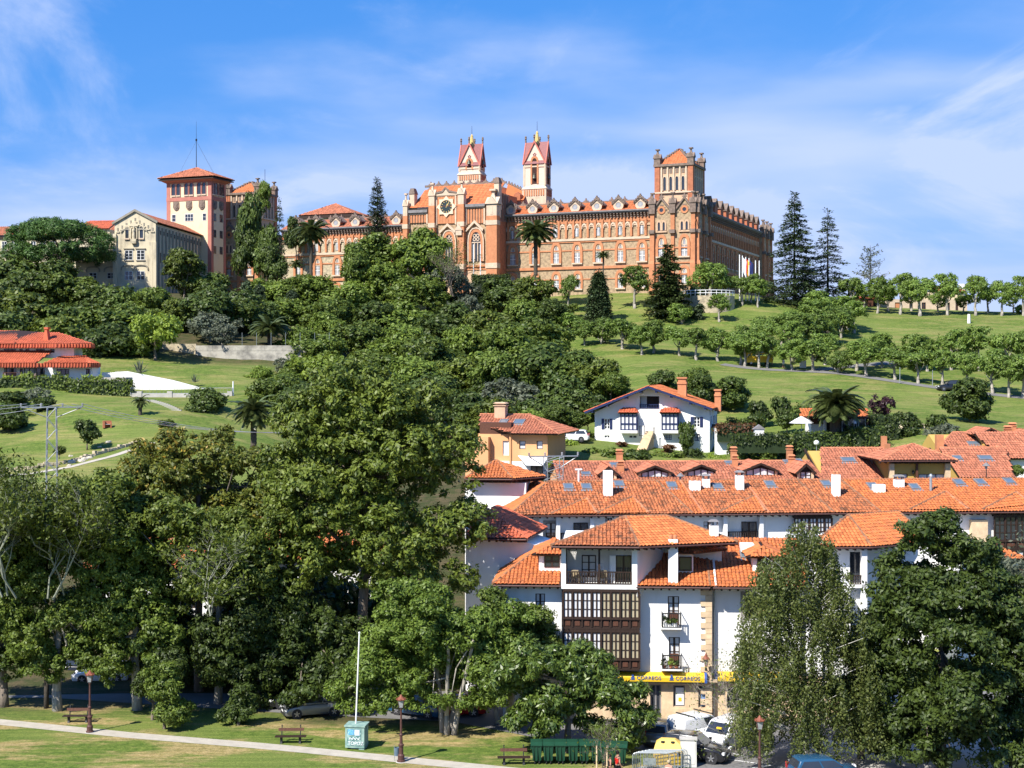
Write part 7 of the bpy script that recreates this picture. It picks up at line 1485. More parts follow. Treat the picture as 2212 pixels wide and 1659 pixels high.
for i in range(6):
    x0,x1 = [(865,1190),(880,1230),(900,1260),(930,1290),(960,1320),(990,1340)][i]; v0_,v1_ = 1130+i*.5,1150-i*2; d = 86.9+i*.16
    a,b = X_(z11(x0,0)[0],d),X_(z11(x1,0)[0],d); w = b-a; t = empty('crowd_barrier',((a+b)/2,d,0),R(-3+i*.5),f'galvanised crowd barrier, {["front", "second", "third", "fourth", "fifth", "rearmost"][i]} of the stacked group','barrier','stacked crowd barriers')
    f = MB(); r = .025; h = 1.16; c = .16
    f.path([(-w/2,0,.02),(-w/2,0,h-c),(-w/2+c*.3,0,h-c*.3),(-w/2+c,0,h),(w/2-c,0,h),(w/2-c*.3,0,h-c*.3),(w/2,0,h-c),(w/2,0,.02)],[r]*8,6); f.tube((-w/2,0,.2),(w/2,0,.2),r*.8,None,5); f.build('frame',M['steel'],t)
    n = 16; bb = MB()
    for k in range(n): x = -w/2+(k+.5)*w/n; bb.tube((x,0,.2),(x,0,h-.02),.009,None,4,caps=False)
    bb.build('bars',M['steel'],t)
    if i == 0: MB().box(-w*.22,w*.12,-.02,.02,.45,.85).build('plate',M['steel'],t)
    for k in (-1,1): MB().box(k*w*.42-.03,k*w*.42+.03,-.28,.28,0,.04).build('foot',M['steel'],t)
for i in range(4):
    u,v = z11(1060+45*i,1152); d = 75170/(v-V0)-.5; t = empty('yellow_kerb_block',(X_(u,d),d,0),0,f'low yellow plastic base block under the barriers, {["first", "second", "third", "fourth"][i]} from the left','block','yellow blocks under the barriers'); MB().frust(-.14,.14,-.15,.15,0,.2,.03).build('body',M['yellowpl'],t)
p = A.w(ax(1735,-1.1),-.9,az(1100,1725,-1)); t = empty('wall_lantern',p,A.a,'rust red wall lantern on a scrolled bracket at the stone quoins','lantern')
MB().lathe([(.09,0),(.17,.45)],6).build('lantern_glass',M['glasslight'],t); f = MB()
for k in range(6): a = k*math.pi/3; f.tube((.095*math.cos(a),.095*math.sin(a),0),(.175*math.cos(a),.175*math.sin(a),.46),.014,None,4)
f.lathe([(.1,-.06),(.1,0)],6); f.build('lantern_frame',M['lampred'],t); MB().lathe([(.3,.44),(.12,.62),(.1,.7),(.03,.84)],8).build('lantern_roof',M['lampred'],t)
f = MB(); f.path([(0,0,-.06),(0,0,-.25),(.12,.2,-.5),(.3,.6,-.45),(.3,.85,-.2)],[.02]*5,5); f.path([(.3,.85,-.7),(.2,.5,-.5),(.1,.3,-.35),(0,.1,-.3)],[.02]*4,5); f.tube((0,0,-.35),(0,0,-.12),.09,.07,8); f.build('bracket',M['iron'],t)
for i,x in enumerate((552,642)):
    u,v = z11(x,1175); d = 75170/(v-V0); t = MB().tube((0,0,0),(0,0,1.45),.055,.05,6).build('wooden_stake',M['stone'],None,loc=(X_(u,d),d,0)); tag(t,['left','right'][i]+' pale wooden stake propping the sapling by the containers','stake')
def post(name,u,vb,vt,d,r,m,label,cat='pole',cap=None):
    z0 = tz(X_(u,d),d) if vb is None else Z_(vb,d); t = empty(name,(X_(u,d),d,z0),0,label,cat); h = Z_(vt,d)-z0; MB().tube((0,0,-.3),(0,0,h),r,r*.8,7).build('pole',M[m],t)
    if cap == 'globe': MB().lathe([(.05,0),(.28,.12),(.32,.3),(.28,.48),(.05,.6)],10,(0,0,h)).build('globe',M['whitepaint'],t,True)
    if cap == 'shade': MB().lathe([(.06,.45),(.12,.4),(.38,.15),(.36,.12)],12,(0,0,h)).build('lamp_shade',M['leadgrey'],t); MB().lathe([(.1,-.15),(.12,.12)],8,(0,0,h)).build('lamp_glass',M['glasslight'],t)
    if cap == 'disc': MB().lathe([(.3,0),(.3,.08)],10,(0,0,h)).build('lamp_head',M['whitepaint'],t)
    return t
u,v = z6(1691,830); post('street_lamp',u,1060,v,132,.05,'iron','dark lamp with a conical shade in front of the wide dormers','street lamp','shade')
u,v = z7(1922,470); post('street_lamp',u,z7(0,560)[1],v,134,.05,'iron','dark lamp with a conical shade in front of the far right pink roof','street lamp','shade')
u,v = z7(615,300); post('garden_lamp',u,z7(0,400)[1],v,168,.05,'steel','slim lamp post with a white globe beside the clipped hedge','garden lamp','globe')
u,v = z5(1766,580); post('garden_lamp',u,z5(0,695)[1],v,209,.12,'whitepaint','white lamp post at the right end of the villa terrace','garden lamp')
u,v = z5(1290,800); post('garden_lamp',u,z5(0,868)[1],v,196,.1,'concrete','short lamp post with a flat head beside the lawn steps','garden lamp','disc')
u,v = z2(1590,1000); post('flagpole',u,z2(0,1388)[1],v,296,.12,'whitepaint','tall bare white flagpole before the church, left one of the pair'); u,v = z2(1643,1000); post('flagpole',u,z2(0,1390)[1],v,296,.12,'whitepaint','tall bare white flagpole before the church, right one of the pair')
for i,x in enumerate((1791,1811,1834,1857,1902,1928)):
    u,v = z3(x,(978,985,995,1002,1018,1020)[i]); t = post('flagpole',u,z3(0,1290)[1],v,297,.13,'whitepaint',f'white flagpole by the side wing, {["first from the left, bare", "second from the left, with a white flag", "third from the left, with a yellow and red flag", "fourth from the left, with a furled dark flag", "fifth from the left, bare", "rightmost, bare"][i]}','flagpole')
    h = Z_(v,297)-t.location.z
    if i in (1,2,3):
        m = {1: M['whitecl'],2: mat('spain_flag',(.7,.03,.02),.8,.05,5),3: mat('navy_flag',(.02,.03,.12),.8,.1,5)}[i]
        vs = []; fs = []
        for k in range(7):
            for j in range(4): vs.append((.1+j*.28*(1-k*.05)+.05*math.sin(k),.12*math.sin(j*2.2+k*.8),h-.3-k*.5-j*.35))
        for k in range(6):
            for j in range(3): b = k*4+j; fs.append((b,b+1,b+5,b+4))
        fl = obj('flag',new_mesh('flag',vs,fs,m,True),t)
        if i == 2: f2_ = [(q[0]*.98+.02,q[1]-.03,q[2]) for q in vs]; obj('yellow_band',new_mesh('yellow_band',f2_,[f for f in fs if f[0] % 4 == 1],M['yellowpl'],True),fl)
post('post',*z4(1687,1046)[:1],z4(0,1046)[1],z4(0,990)[1],292,.35,'whitepaint','stout white post standing alone on the upper lawn','post')
for i,(x,vb,vt) in enumerate(((1186,1478,1375),(1423,1502,1395))): u,v = z4(x,vt); post('path_lamp',u,z4(0,vb)[1],v,226,.07,'steel',['left','right'][i]+' slim grey pole on the grass edge of the lower drive','pole')
# ---------------------------------------------------------------- pylons and wires
def pylon(name,u,vb,vt,d,w0,w1,arm,label,zb=None):
    z0 = Z_(vb,d); h = Z_(vt,d)-z0; t = empty(name,(X_(u,d),d,z0),R(12),label,'pylon','lattice power pylons'); f = MB(); n = 12
    c = lambda t_: w0/2+(w1/2-w0/2)*t_
    for a in (-1,1):
        for b in (-1,1): f.tube((a*c(0),b*c(0),0),(a*c(1),b*c(1),h),.04,None,4)
    for i in range(n):
        t0_,t1_ = i/n,(i+1)/n; k = 1 if i % 2 else -1
        for ax__ in (0,1):
            for s in (-1,1):
                p = [(-k*c(t0_),s*c(t0_),h*t0_),(k*c(t1_),s*c(t1_),h*t1_)]
                if ax__: p = [(q[1],q[0],q[2]) for q in p]
                f.tube(*p,.025,None,4,caps=False)
    f.build('lattice',M['steel'],t); ar = MB()
    ar.tube((-arm,0,h),(arm,0,h),.05,None,4).tube((-arm,0,h),(-c(1),0,h-.9),.04,None,4).tube((arm,0,h),(c(1),0,h-.9),.04,None,4).box(-arm,arm,-.12,.12,h-.02,h+.06); ar.build('crossarm',M['steel'],t)
    ins = []
    for x in (-arm,-arm*.35,arm*.35,arm): MB().lathe([(.05,0),(.1,.06),(.05,.1),(.1,.16),(.05,.2),(.1,.26),(.04,.3)],6,(x,0,h+.06)).build('insulator',M['glasslight'],t)
    return t,h
pd = 128; pt,ph = pylon('power_pylon',112,1160,880,pd,1.05,.75,2.6,'tall steel lattice pylon rising from the park trees at the left')
pylon('power_pylon',z6(730)[0],1110,z6(0,668)[1],127,1.1,1.5,2.2,'short steel lattice pylon behind the long row roof')
f = MB()
def wire(a,b,sag,mb,r=.022):
    a,b = Vector(a),Vector(b); n = 14; pts = [a.lerp(b,i/n)-Vector((0,0,sag*4*(i/n)*(1-i/n))) for i in range(n+1)]; mb.path(pts,[r]*(n+1),4)
ztop = Z_(880,pd)
for k,dx_ in enumerate((-2.2,-.8,.8)): wire((X_(112,pd)+dx_,pd,ztop+.3),(X_(-350,pd-6),pd-10+k*2,ztop+1.4-k*1.2),.6,f)
for k,dx_ in enumerate((.6,1.6,2.6)): wire((X_(112,pd)+dx_,pd+.5,ztop+.3),(X_(650,pd+5)+k,pd+8+k,Z_(935,pd+5)-.1*k),.9,f)
tag(f.build('power_lines',M['steel'],None),'thin power lines strung from the tall lattice pylon across the lawn','power lines')
# ---------------------------------------------------------------- left slope
Gs = lambda u,v,d: P(u,v,d)
a = MB(); w0 = Fr(z5(870)[0],217,-1,0); zt0_,zt1_ = w0.z(*z5(870,508)),w0.z(*z5(960,504)); xe = w0.x(z5(1560)[0]); zb_ = w0.z(*z5(1000,695)); x1_ = w0.x(z5(960)[0])
tw = w0.root('terrace_wall','bright white retaining wall tapering down to the right beside the villa','wall'); tw.location.z = 0
MB().prism([(0,zb_-1),(xe,zb_-1),(xe,w0.z(*z5(1560,640))),(w0.x(z5(1310)[0]),w0.z(*z5(1310,572))),(x1_,zt1_),(0,zt0_)],0,.5).build('wall',M['whitedirty'],tw); MB().box(w0.x(z5(770)[0]),0,.1,.5,zb_-1,w0.z(*z5(820,512))).build('upper_wall',M['white'],tw)
w1 = Fr(z5(985)[0],209,-1,0); gw = w1.root('terrace_parapet','low grey parapet with square piers, urns and a thin rail below the white wall','wall'); xe = w1.x(z5(1760)[0]); zt_ = w1.z(*z5(1300,672)); zb_ = w1.z(*z5(1300,700))
MB().box(0,xe,0,.3,zb_-1.5,zt_).build('wall',M['concrete'],gw)
for x in (1055,1285,1510,1740): xx = w1.x(z5(x)[0]); MB().box(xx-.35,xx+.35,-.1,.4,zb_-1.5,w1.z(*z5(x,655))).build('pier',M['concrete'],gw)
balustrade(gw,0,xe,zt_,w1.z(*z5(1300,628)),.1,'steel',.5,iron=True)
MB().box(0,xe,.3,9,zb_-1,zb_+.2).build('terrace_floor',M['paving'],gw)
w2 = Fr(z5(770)[0],211,-3,0); g2_ = w2.root('garage_wall','dark concrete garage front between the ivy hedge and white wall','wall'); MB().box(0,w2.x(z5(955)[0]),0,3,w2.z(*z5(850,640)),w2.z(*z5(850,550))).build('wall',M['concretewall'],g2_)
w3 = Fr(z5(1480)[0],247,-4,0); rw_ = w3.root('retaining_wall','stained pale concrete retaining wall under the trees on the left slope','wall'); zt_ = w3.z(*z5(2000,308)); xe = w3.x(z5(2330)[0]); zb_ = w3.z(*z5(2000,445))-2
MB().box(0,xe,0,.6,zb_,zt_).build('wall',M['concretewall'],rw_); MB().box(w3.x(z5(1180)[0]),0,.4,.9,zb_,zt_+.3).build('stone_wall',M['rubbleg'],rw_)
n = int(xe/3)
for k in range(n): MB().box(k*3+.02,k*3+2.96,-.03,-.004,zt_-.9,zt_-.02).build('coping_panel',M['concretewall'],rw_)
for k in range(7): MB().tube((8+k*2.5,.3,zt_),(8+k*2.5,.3,zt_+2.2),.03,None,5).build('fence_post',M['steel'],rw_)
for s in (1.95,2.15): pass
for k in range(13):
    u,v = z5(1135+200*k/12,735+125*k/12); d = 205-k*.9; t = MB().box(-.7,.7,-.16,.16,-.12,.03).build('step_slab',M['concrete'],None,loc=(X_(u,d),d,tz(X_(u,d),d)+.03)); tag(t,f'stone step slab on the lawn stairs, {["topmost", "second", "third", "fourth", "fifth", "sixth", "seventh", "eighth", "ninth", "tenth", "eleventh", "twelfth", "lowest"][k]}'+(' from the top' if 0 < k < 12 else ''),'step','stone steps down the left lawn')
def stone_wall(pts,h,w,m,name,label,n=None,seed=0,st=.45):
    rng = random.Random(seed); root = empty(name,(0,0,0),0,label,'wall'); mb = MB(); cnt = 0
    core = MB()
    for i in range(len(pts)-1):
        a,b = Vector((*pts[i],0)),Vector((*pts[i+1],0)); L_ = (b-a).length; e = (b-a)/L_; nn_ = Vector((-e.y,e.x,0)); k = 0;
        s = 0
        while s < L_:
            p = a+e*s; z = tz(p.x,p.y); l_ = st*rng.uniform(.7,1.4); zz_ = -.2
            while zz_ < h:
                hh_ = rng.uniform(.2,.35); mb.T = Matrix.Translation(p+Vector((0,0,z+zz_))) @ Matrix.Rotation(math.atan2(e.y,e.x)+rng.uniform(-.08,.08),4,'Z'); o_ = rng.uniform(-.06,.06); mb.frust(0,l_*.96,-w/2+o_,w/2,0,hh_*.95,.03); zz_ += hh_
            s += l_
    mb.T = None; o = mb.build('stones',M[m],root); o['kind'] = 'stuff'; return root
stone_wall([(X_(-20,166),166),(X_(60,166),166),(X_(150,168),168),(X_(215,172),172),(X_(300,177),177)],.32,.5,'rubbleg','stone_wall','low curved dry stone wall across the left lawn near the pylon',seed=3)
ribbon('footpath',[(X_(-40,163),163.5),(X_(60,163),163.3),(X_(150,165),165.4),(X_(240,170),170),(X_(330,177),177)],1.0,M['pathm'],.03)
rng_ = random.Random(5)
ri = 0
for (x,v,d,s) in ((z5(535)[0],1,172,.5),(z5(540)[0],1,168,.9),(z5(525)[0],1,166,.6),(z5(600)[0],1,169,.6),(z5(640)[0],1,169.5,.8),(z5(680)[0],1,170,.7),(z5(655)[0],1,171,.5),(z5(700)[0],1,171,.6),(z5(755)[0],1,176,.5),(z5(820)[0],1,178,.7),(z5(620)[0],1,168.3,.7)):
    b = bmesh.new(); bmesh.ops.create_icosphere(b,subdivisions=2,radius=s*.6)
    for q in b.verts: q.co *= rng_.uniform(.8,1.15); q.co.z *= .6
    me_ = bpy.data.meshes.new('boulder'); b.to_mesh(me_); b.free(); me_.materials.append(mat('pale_rock',(.5,.45,.36),.95,.25,2,bump=.4)); ri += 1
    t = obj('boulder',me_,None,on(x,d)); tag(t,f'pale limestone boulder on the left lawn, number {ri} counted along the rocky bank','rock','boulders on the bank below the round bush')
    t['label'] = f'{["small outlying", "largest upright", "flat low", "rounded", "broad", "blocky", "little", "right-hand", "lone rear", "far right flat", "squat"][ri-1]} pale boulder among the rocks below the round bush'
u,v = z5(812,930); t = empty('barbecue',on(u,184),R(20),'small red brick barbecue block on the left lawn','barbecue'); t.scale = (.6,.6,.6); MB().box(-.9,-.5,-.6,.6,0,1.5).box(-.5,.9,.3,.6,0,1.5).box(.6,.9,-.6,.3,0,1.1).build('brick_body',M['brickred'],t); MB().box(-.5,.6,-.5,.3,.7,.8).build('grill_shelf',M['concrete'],t)
w4 = Fr(z3(1400)[0],288,-8,0); tt = w4.root('round_terrace','curved stone retaining terrace with a white rail in front of the corner pavilion','wall'); tt.location.z = 0
zt_ = w4.z(*z3(1500,1262)); pts = [(4.9+5.2*math.cos(R(a)),4.5-4.5*math.sin(R(a))) for a in range(180,-1,-12)]
MB().prismz(pts,zt_-3.5,zt_).build('wall',M['rubbleg'],tt); f = MB()
for i in range(len(pts)-1):
    for zz_ in (.5,1.05): f.tube((*pts[i],zt_+zz_),(*pts[i+1],zt_+zz_),.07,None,5)
    f.tube((*pts[i],zt_),(*pts[i],zt_+1.1),.06,None,5)
f.build('rail',M['whitepaint'],tt)
for i,(x,v,w) in enumerate(((500,128,1.5),(905,132,.3))):
    u,vv = z7(x,v); d = 175+i; z0 = tz(X_(u,d),d); t = empty('parasol',(X_(u,d),d,Z_(z7(0,195)[1],d)),0,['wide white cantilever parasol in front of the garden pavilion','tiny white domed lamp shade in front of the glass wall of the garden pavilion'][i],'parasol','white garden parasols'); h = Z_(vv,d)-t.location.z  # the second, tiny one is a garden lamp built in the parasol shape
    MB().lathe([(w,-.0),(w*.55,.42),(.08,.8)] if not i else [(w,0),(w*.7,.4),(.05,.8)],8,(0,0,h)).build('canopy',M['whitecl'],t); MB().tube((0,0,-.5),(0,0,h+.6),.04,None,6).build('pole',M['steel'],t)
u,v = z7(172,208); t = empty('garden_shrine',P(u,v,172),0,'tiny white house-shaped box on the hedge line, left of the pavilion','garden box'); MB().box(-.55,.55,-.4,.4,-.6,.55).build('body',M['white'],t); MB().prism([(-.75,.5),(.75,.5),(0,1.05)],-.5,.5).build('roof',M['leadgrey'],t)
u,v = z6(2025,690); t = empty('garden_wall',P(u,v,181),0,'short white garden wall beside a dark gate below the gabled house','wall'); MB().box(-1.2,1.3,0,.3,-1,3.9).build('wall',M['whitedirty'],t); MB().box(1.5,3.6,0,.1,-1,3.8).build('gate',M['iron'],t)
sf = Fr(z7(1225)[0],181,-2,0); zz_ = sf.z(*z7(1300,290)); t = sf.root('rocky_bank','pale rocky cut bank overgrown with ivy, right of the clipped hedge','rock face'); t.location.z = zz_
b = bmesh.new(); nx_,nz_ = 26,12
for j in range(nz_):
    for i in range(nx_): rr_ = random.Random(i*31+j); b.verts.new((i*.24,.35*rr_.random()+.12*j,-1+j*.3+.3*rr_.random()))
b.verts.ensure_lookup_table()
for j in range(nz_-1):
    for i in range(nx_-1): q = j*nx_+i; b.faces.new([b.verts[k] for k in (q,q+1,q+nx_+1,q+nx_)])
me_ = bpy.data.meshes.new('rock_face'); b.to_mesh(me_); b.free(); me_.materials.append(mat('limestone_face',(.5,.43,.32),.95,col2=(.22,.18,.12),f2=.6,scale=.6,bump=.4)); obj('rock',me_,t)
# ================================================================ vehicles
def wheel(root,x,y,r,w,side):
    t = MB(); t.T = Matrix.Translation((x,y,r)) @ Matrix.Rotation(R(90),4,'X'); prof = [(r*.6,-w/2),(r*.95,-w/2),(r,-w/3),(r,w/3),(r*.95,w/2),(r*.6,w/2)]
    o = t.lathe(prof,18).build('wheel',M['rubber'],root); k = MB(); k.T = Matrix.Translation((x,y+side*w*.46,r)) @ Matrix.Rotation(R(90),4,'X')
    k.lathe([(r*.62,-.015),(r*.62,.015)],16); k.build('rim',M['iron'],o); s = MB()
    for i in range(5): s.T = Matrix.Translation((x,y+side*(w*.46+.02),r)) @ Matrix.Rotation(2*math.pi*i/5,4,'Y'); s.box(-r*.1,r*.1,-.015,.015,0,r*.6)
    s.build('spokes',M['rim'],o)
def car(name,loc,rz,paint,label,L_=4.3,W_=1.8,H_=1.5,kind='hatch',group='parked cars and vans',plate=True,wr=.32):
    """+x is the front"""
    t = empty(name,loc,rz,label,'car' if kind != 'van' else 'van',group); hw = W_/2; bl = .58*H_ if kind != 'van' else .55*H_; gb = .18
    if kind == 'van': body = [(-L_/2,gb+.1),(-L_/2,bl),(-L_/2,bl+.1),(L_/2-1.0,bl+.1),(L_/2-.28,bl-.08),(L_/2-.03,bl-.35),(L_/2,gb+.15),(L_/2-.1,gb)]; roof = [(-L_/2+.02,bl+.1),(-L_/2+.1,H_-.08),(-L_/2+.3,H_),(L_/2-1.9,H_),(L_/2-1.65,H_-.07),(L_/2-.95,bl+.08)]
    elif kind == 'suv': body = [(-L_/2,gb+.2),(-L_/2+.02,bl-.1),(-L_/2+.2,bl+.08),(L_/2-1.25,bl+.05),(L_/2-.35,bl-.1),(L_/2-.04,bl-.32),(L_/2,gb+.15),(L_/2-.12,gb)]; roof = [(-L_/2+.12,bl+.05),(-L_/2+.5,H_-.06),(-L_/2+.85,H_),(L_/2-2.1,H_-.01),(L_/2-1.9,H_-.08),(L_/2-1.15,bl+.02)]
    else: body = [(-L_/2,gb+.15),(-L_/2+.03,bl-.05),(-L_/2+.1,bl+.06),(L_/2-1.15,bl+.04),(L_/2-.3,bl-.12),(L_/2-.03,bl-.32),(L_/2,gb+.12),(L_/2-.12,gb)]; roof = [(-L_/2+.08,bl+.04),(-L_/2+.35,H_-.06),(-L_/2+.65,H_),(L_/2-2.1,H_-.01),(L_/2-1.9,H_-.07),(L_/2-1.05,bl+.02)]
    body = [(-L_/2+.1,gb)]+body
    bm = bmesh.new()
    def strip(pts,wf):
        n = len(pts); A_ = [bm.verts.new((x,-wf(z),z)) for x,z in pts]; B_ = [bm.verts.new((x,wf(z),z)) for x,z in pts]
        for i in range(n): j = (i+1) % n; bm.faces.new((A_[i],A_[j],B_[j],B_[i]))
        bm.faces.new(list(reversed(A_))); bm.faces.new(B_)
    strip(body,lambda z: hw); bmesh.ops.recalc_face_normals(bm,faces=bm.faces[:])
    me_ = bpy.data.meshes.new('body'); bm.to_mesh(me_); bm.free(); me_.materials.append(paint); o = obj('body',me_,t); b = o.modifiers.new('b','BEVEL'); b.width = .09; b.segments = 3; b.limit_method = 'ANGLE'; me_.polygons.foreach_set('use_smooth',[True]*len(me_.polygons))
    bm = bmesh.new(); wf = lambda z: hw-.05-.16*(z-bl)/(H_-bl) if kind != 'van' else hw-.04-.09*(z-bl)/(H_-bl); strip(roof,wf); bmesh.ops.recalc_face_normals(bm,faces=bm.faces[:])
    me_ = bpy.data.meshes.new('cabin'); bm.to_mesh(me_); bm.free(); me_.materials.append(paint); o2 = obj('cabin',me_,t); b = o2.modifiers.new('b','BEVEL'); b.width = .07; b.segments = 3; b.limit_method = 'ANGLE'; me_.polygons.foreach_set('use_smooth',[True]*len(me_.polygons))
    rp_ = roof; (xr0,zr0),(xr1,zr1) = rp_[0],rp_[1]; (xf1,zf1),(xf0,zf0) = rp_[-2],rp_[-1]
    def glassq(pa,pb,pc,pd_,nm_):
        c_ = (Vector(pa)+Vector(pb)+Vector(pc)+Vector(pd_))/4; n_ = (Vector(pb)-Vector(pa)).cross(Vector(pd_)-Vector(pa)).normalized()
        if n_.dot(c_-Vector((0,0,bl))) < 0: n_ = -n_
        MB().add([Vector(q)+n_*.012 for q in (pa,pb,pc,pd_)]+[Vector(q)-n_*.01 for q in (pa,pb,pc,pd_)],[(0,1,2,3),(7,6,5,4),(0,4,5,1),(1,5,6,2),(2,6,7,3),(3,7,4,0)]).build(nm_,M['glass'],t)
    lz,hz_ = bl+.12,H_-.12; ix_ = lambda z,a,b: a[0]+(b[0]-a[0])*(z-a[1])/(b[1]-a[1]) if abs(b[1]-a[1]) > 1e-6 else a[0]
    xa,xb = ix_(lz,rp_[-1],rp_[-2]),ix_(hz_,rp_[-1],rp_[-2]); glassq((xa,-wf(lz)+.1,lz),(xa,wf(lz)-.1,lz),(xb,wf(hz_)-.1,hz_),(xb,-wf(hz_)+.1,hz_),'windscreen')
    xa,xb = ix_(lz,rp_[0],rp_[1]),ix_(hz_,rp_[0],rp_[1])
    if kind != 'van' : glassq((xa,-wf(lz)+.12,lz),(xa,wf(lz)-.12,lz),(xb,wf(hz_)-.12,hz_),(xb,-wf(hz_)+.12,hz_),'rear_window')
    for s in (-1,1):
        f0,f1 = ix_(lz,rp_[-1],rp_[-2])-.12,ix_(hz_,rp_[-1],rp_[-2])-.12; r0,r1 = ix_(lz,rp_[0],rp_[1])+.15,ix_(hz_,rp_[0],rp_[1])+.22
        cuts_ = [(0,.46),(.5,1)] if kind == 'hatch' or kind == 'suv' else [(0,.36)]
        for a,b in cuts_:
            g0,g1 = f0+(r0-f0)*a,f0+(r0-f0)*b; h0,h1 = f1+(r1-f1)*a,f1+(r1-f1)*b; glassq((g0,s*wf(lz),lz),(g1,s*wf(lz),lz),(h1,s*wf(hz_),hz_),(h0,s*wf(hz_),hz_),'side_window')
        MB().box(f0-.1,f0+.08,s*hw+(0 if s > 0 else -.2),s*hw+(.2 if s > 0 else 0),bl+.08,bl+.24).build('wing_mirror',paint,t)
        for x in (L_*.31,-L_*.3): wheel(t,x,s*(hw-.09),wr,.2,s)
        MB().prismx([(s*hw*.62-.0,bl-.3),(s*hw*.97,bl-.32),(s*hw*.97,bl-.17),(s*hw*.66,bl-.19)],L_/2-.16,L_/2+.0).build('headlight',M['headlight'],t)
        if kind == 'van': MB().box(-L_/2-.015,-L_/2+.05,s*hw*.97-.07,s*hw*.97+.07-.05,.62,1.1).build('tail_light',M['taillight'],t)
        else: MB().box(-L_/2-.01,-L_/2+.1,s*hw*.82-.13,s*hw*.82+.12,bl-.15,bl+(.1 if kind == 'suv' else .18)).build('tail_light',M['taillight'],t)
        for x in (L_*.31,-L_*.3): k = MB(); k.T = Matrix.Translation((x,s*(hw-.0),wr)) @ Matrix.Rotation(R(90),4,'X'); k.lathe([(wr*1.13,-.012),(wr*1.13,.012)],18); k.build('wheel_arch',M['plastic'],t)
    MB().box(L_/2-.1,L_/2+.02,-hw*.72,hw*.72,gb+.02,gb+.22).build('front_bumper',M['plastic'],t); MB().box(-L_/2-.02,-L_/2+.1,-hw*.85,hw*.85,gb+.02,gb+.2).build('rear_bumper',M['plastic'],t); MB().box(L_/2-.08,L_/2+.012,-hw*.4,hw*.4,bl-.34,bl-.2).build('grille',M['iron'],t)
    for x in (L_/2+.022,-L_/2-.022): MB().box(x-.008,x+.008,-.26,.26,.42,.53).build('number_plate',M['whitepaint'],t)
    return t
def gp2(x,d): return (X_(z11(x)[0],d),d,.02)
def gpt(zf,x,y): u,v = zf(x,y); d = 75170/(v-V0); return (X_(u,d),d,.02)
p = gp2(1125,94.2); car('parked_car',p,R(70),M['carsilver'],'silver grey hatchback seen from behind in front of the post office',4.1,1.75,1.5)
p = gp2(1440,94.0); v_ = car('delivery_van',p,R(38),M['carwhite'],'white van with roof bars seen from the rear, between the grey and white cars',4.3,1.85,1.88,'van');
for x in (-1.2,.4): MB().box(x-.04,x+.04,-.85,.85,1.9,1.96).build('roof_bar',M['iron'],v_)
MB().box(-2.17,-2.15,-.01,.01,.4,1.8).build('door_gap',M['plastic'],v_)
p = gp2(1665,92.6); v_ = car('delivery_van',p,R(-128),M['carwhite'],'white van facing the park with a yellow paper behind its windscreen',4.2,1.82,1.8,'van'); MB().box(1.06,1.2,.1,.45,1.45,1.55).build('windscreen_paper',M['yellowpl'],v_)
p = gp2(1400,90); car('black_suv',p,R(-24),M['carblack'],'glossy black crossover car turning in front of the vans',4.35,1.82,1.6,'suv',wr=.35)
for i,(x,y,rz,m,k,lab) in enumerate(((430,1000,200,'carsilver','hatch','silver car parked in deep shade behind the second bench'),(1200,1095,150,'carblue','suv','dark blue car in the shade behind the middle lamp'),(1455,1110,185,'carred','hatch','red car in the shade behind the slender multi-stemmed tree'),(330,985,190,'carblack','hatch','dark car in the shade left of the silver one'))):
    u,v = z10(x,y); d = 101.5+(i == 3)*2.6; car('parked_car',(X_(u,d),d,.02),R(rz),M[m],lab,kind=k)
u,v = z9(650,1110); car('parked_car',(X_(u,112.5),112.5,.02),R(185),M['carwhite'],'white car on the shaded street behind the leftmost lamp'); u,v = z9(480,1100); car('parked_car',(X_(u,114.5),114.5,.02),R(175),M['carblack'],'dark car on the shaded street seen between the left trunks')
u,v = z12(665,1655); d = 85; car('parked_car',(X_(u,d),d,.02),R(10),M['carblue'],'dark blue car cut by the bottom edge under the birch');
u,v = z6(870,545); car('parked_car',(X_(u,184),184,Z_(z6(0,548)[1],184)-.1),R(170),M['carwhite'],'pale car parked between the orange house and the gabled house'); u,v = z4(1565,1505); car('black_suv',tuple(on(u,222,.02)),R(175),M['carblack'],'black estate car parked under the plane trees on the hillside drive',4.6,1.85,1.65,'suv')
u,v = z4(162,1385); t = empty('small_train',on(u,243,.02),0,'small bright yellow utility cart on the hillside path under the plane trees','cart'); MB().box(-2.2,2.2,-.8,.8,.45,.8).box(-2.2,2.2,-.8,.8,1.9,2.05).box(-2.15,-1.95,-.78,.78,.8,1.9).box(1.95,2.15,-.78,.78,.8,1.9).build('body',M['yellowpl'],t)
t.name = 'utility_cart'
for x in (-1.4,-.5,.5,1.4): MB().box(x-.05,x+.05,-.78,-.7,.8,1.9).build('post',M['yellowpl'],t)
MB().box(-1.9,1.9,-.6,.7,.8,1.5).build('seat',M['yellowpl'],t)
for a in (-1.4,1.4):
    for b in (-.7,.7): wheel(t,a,b,.35,.18,1 if b > 0 else -1)
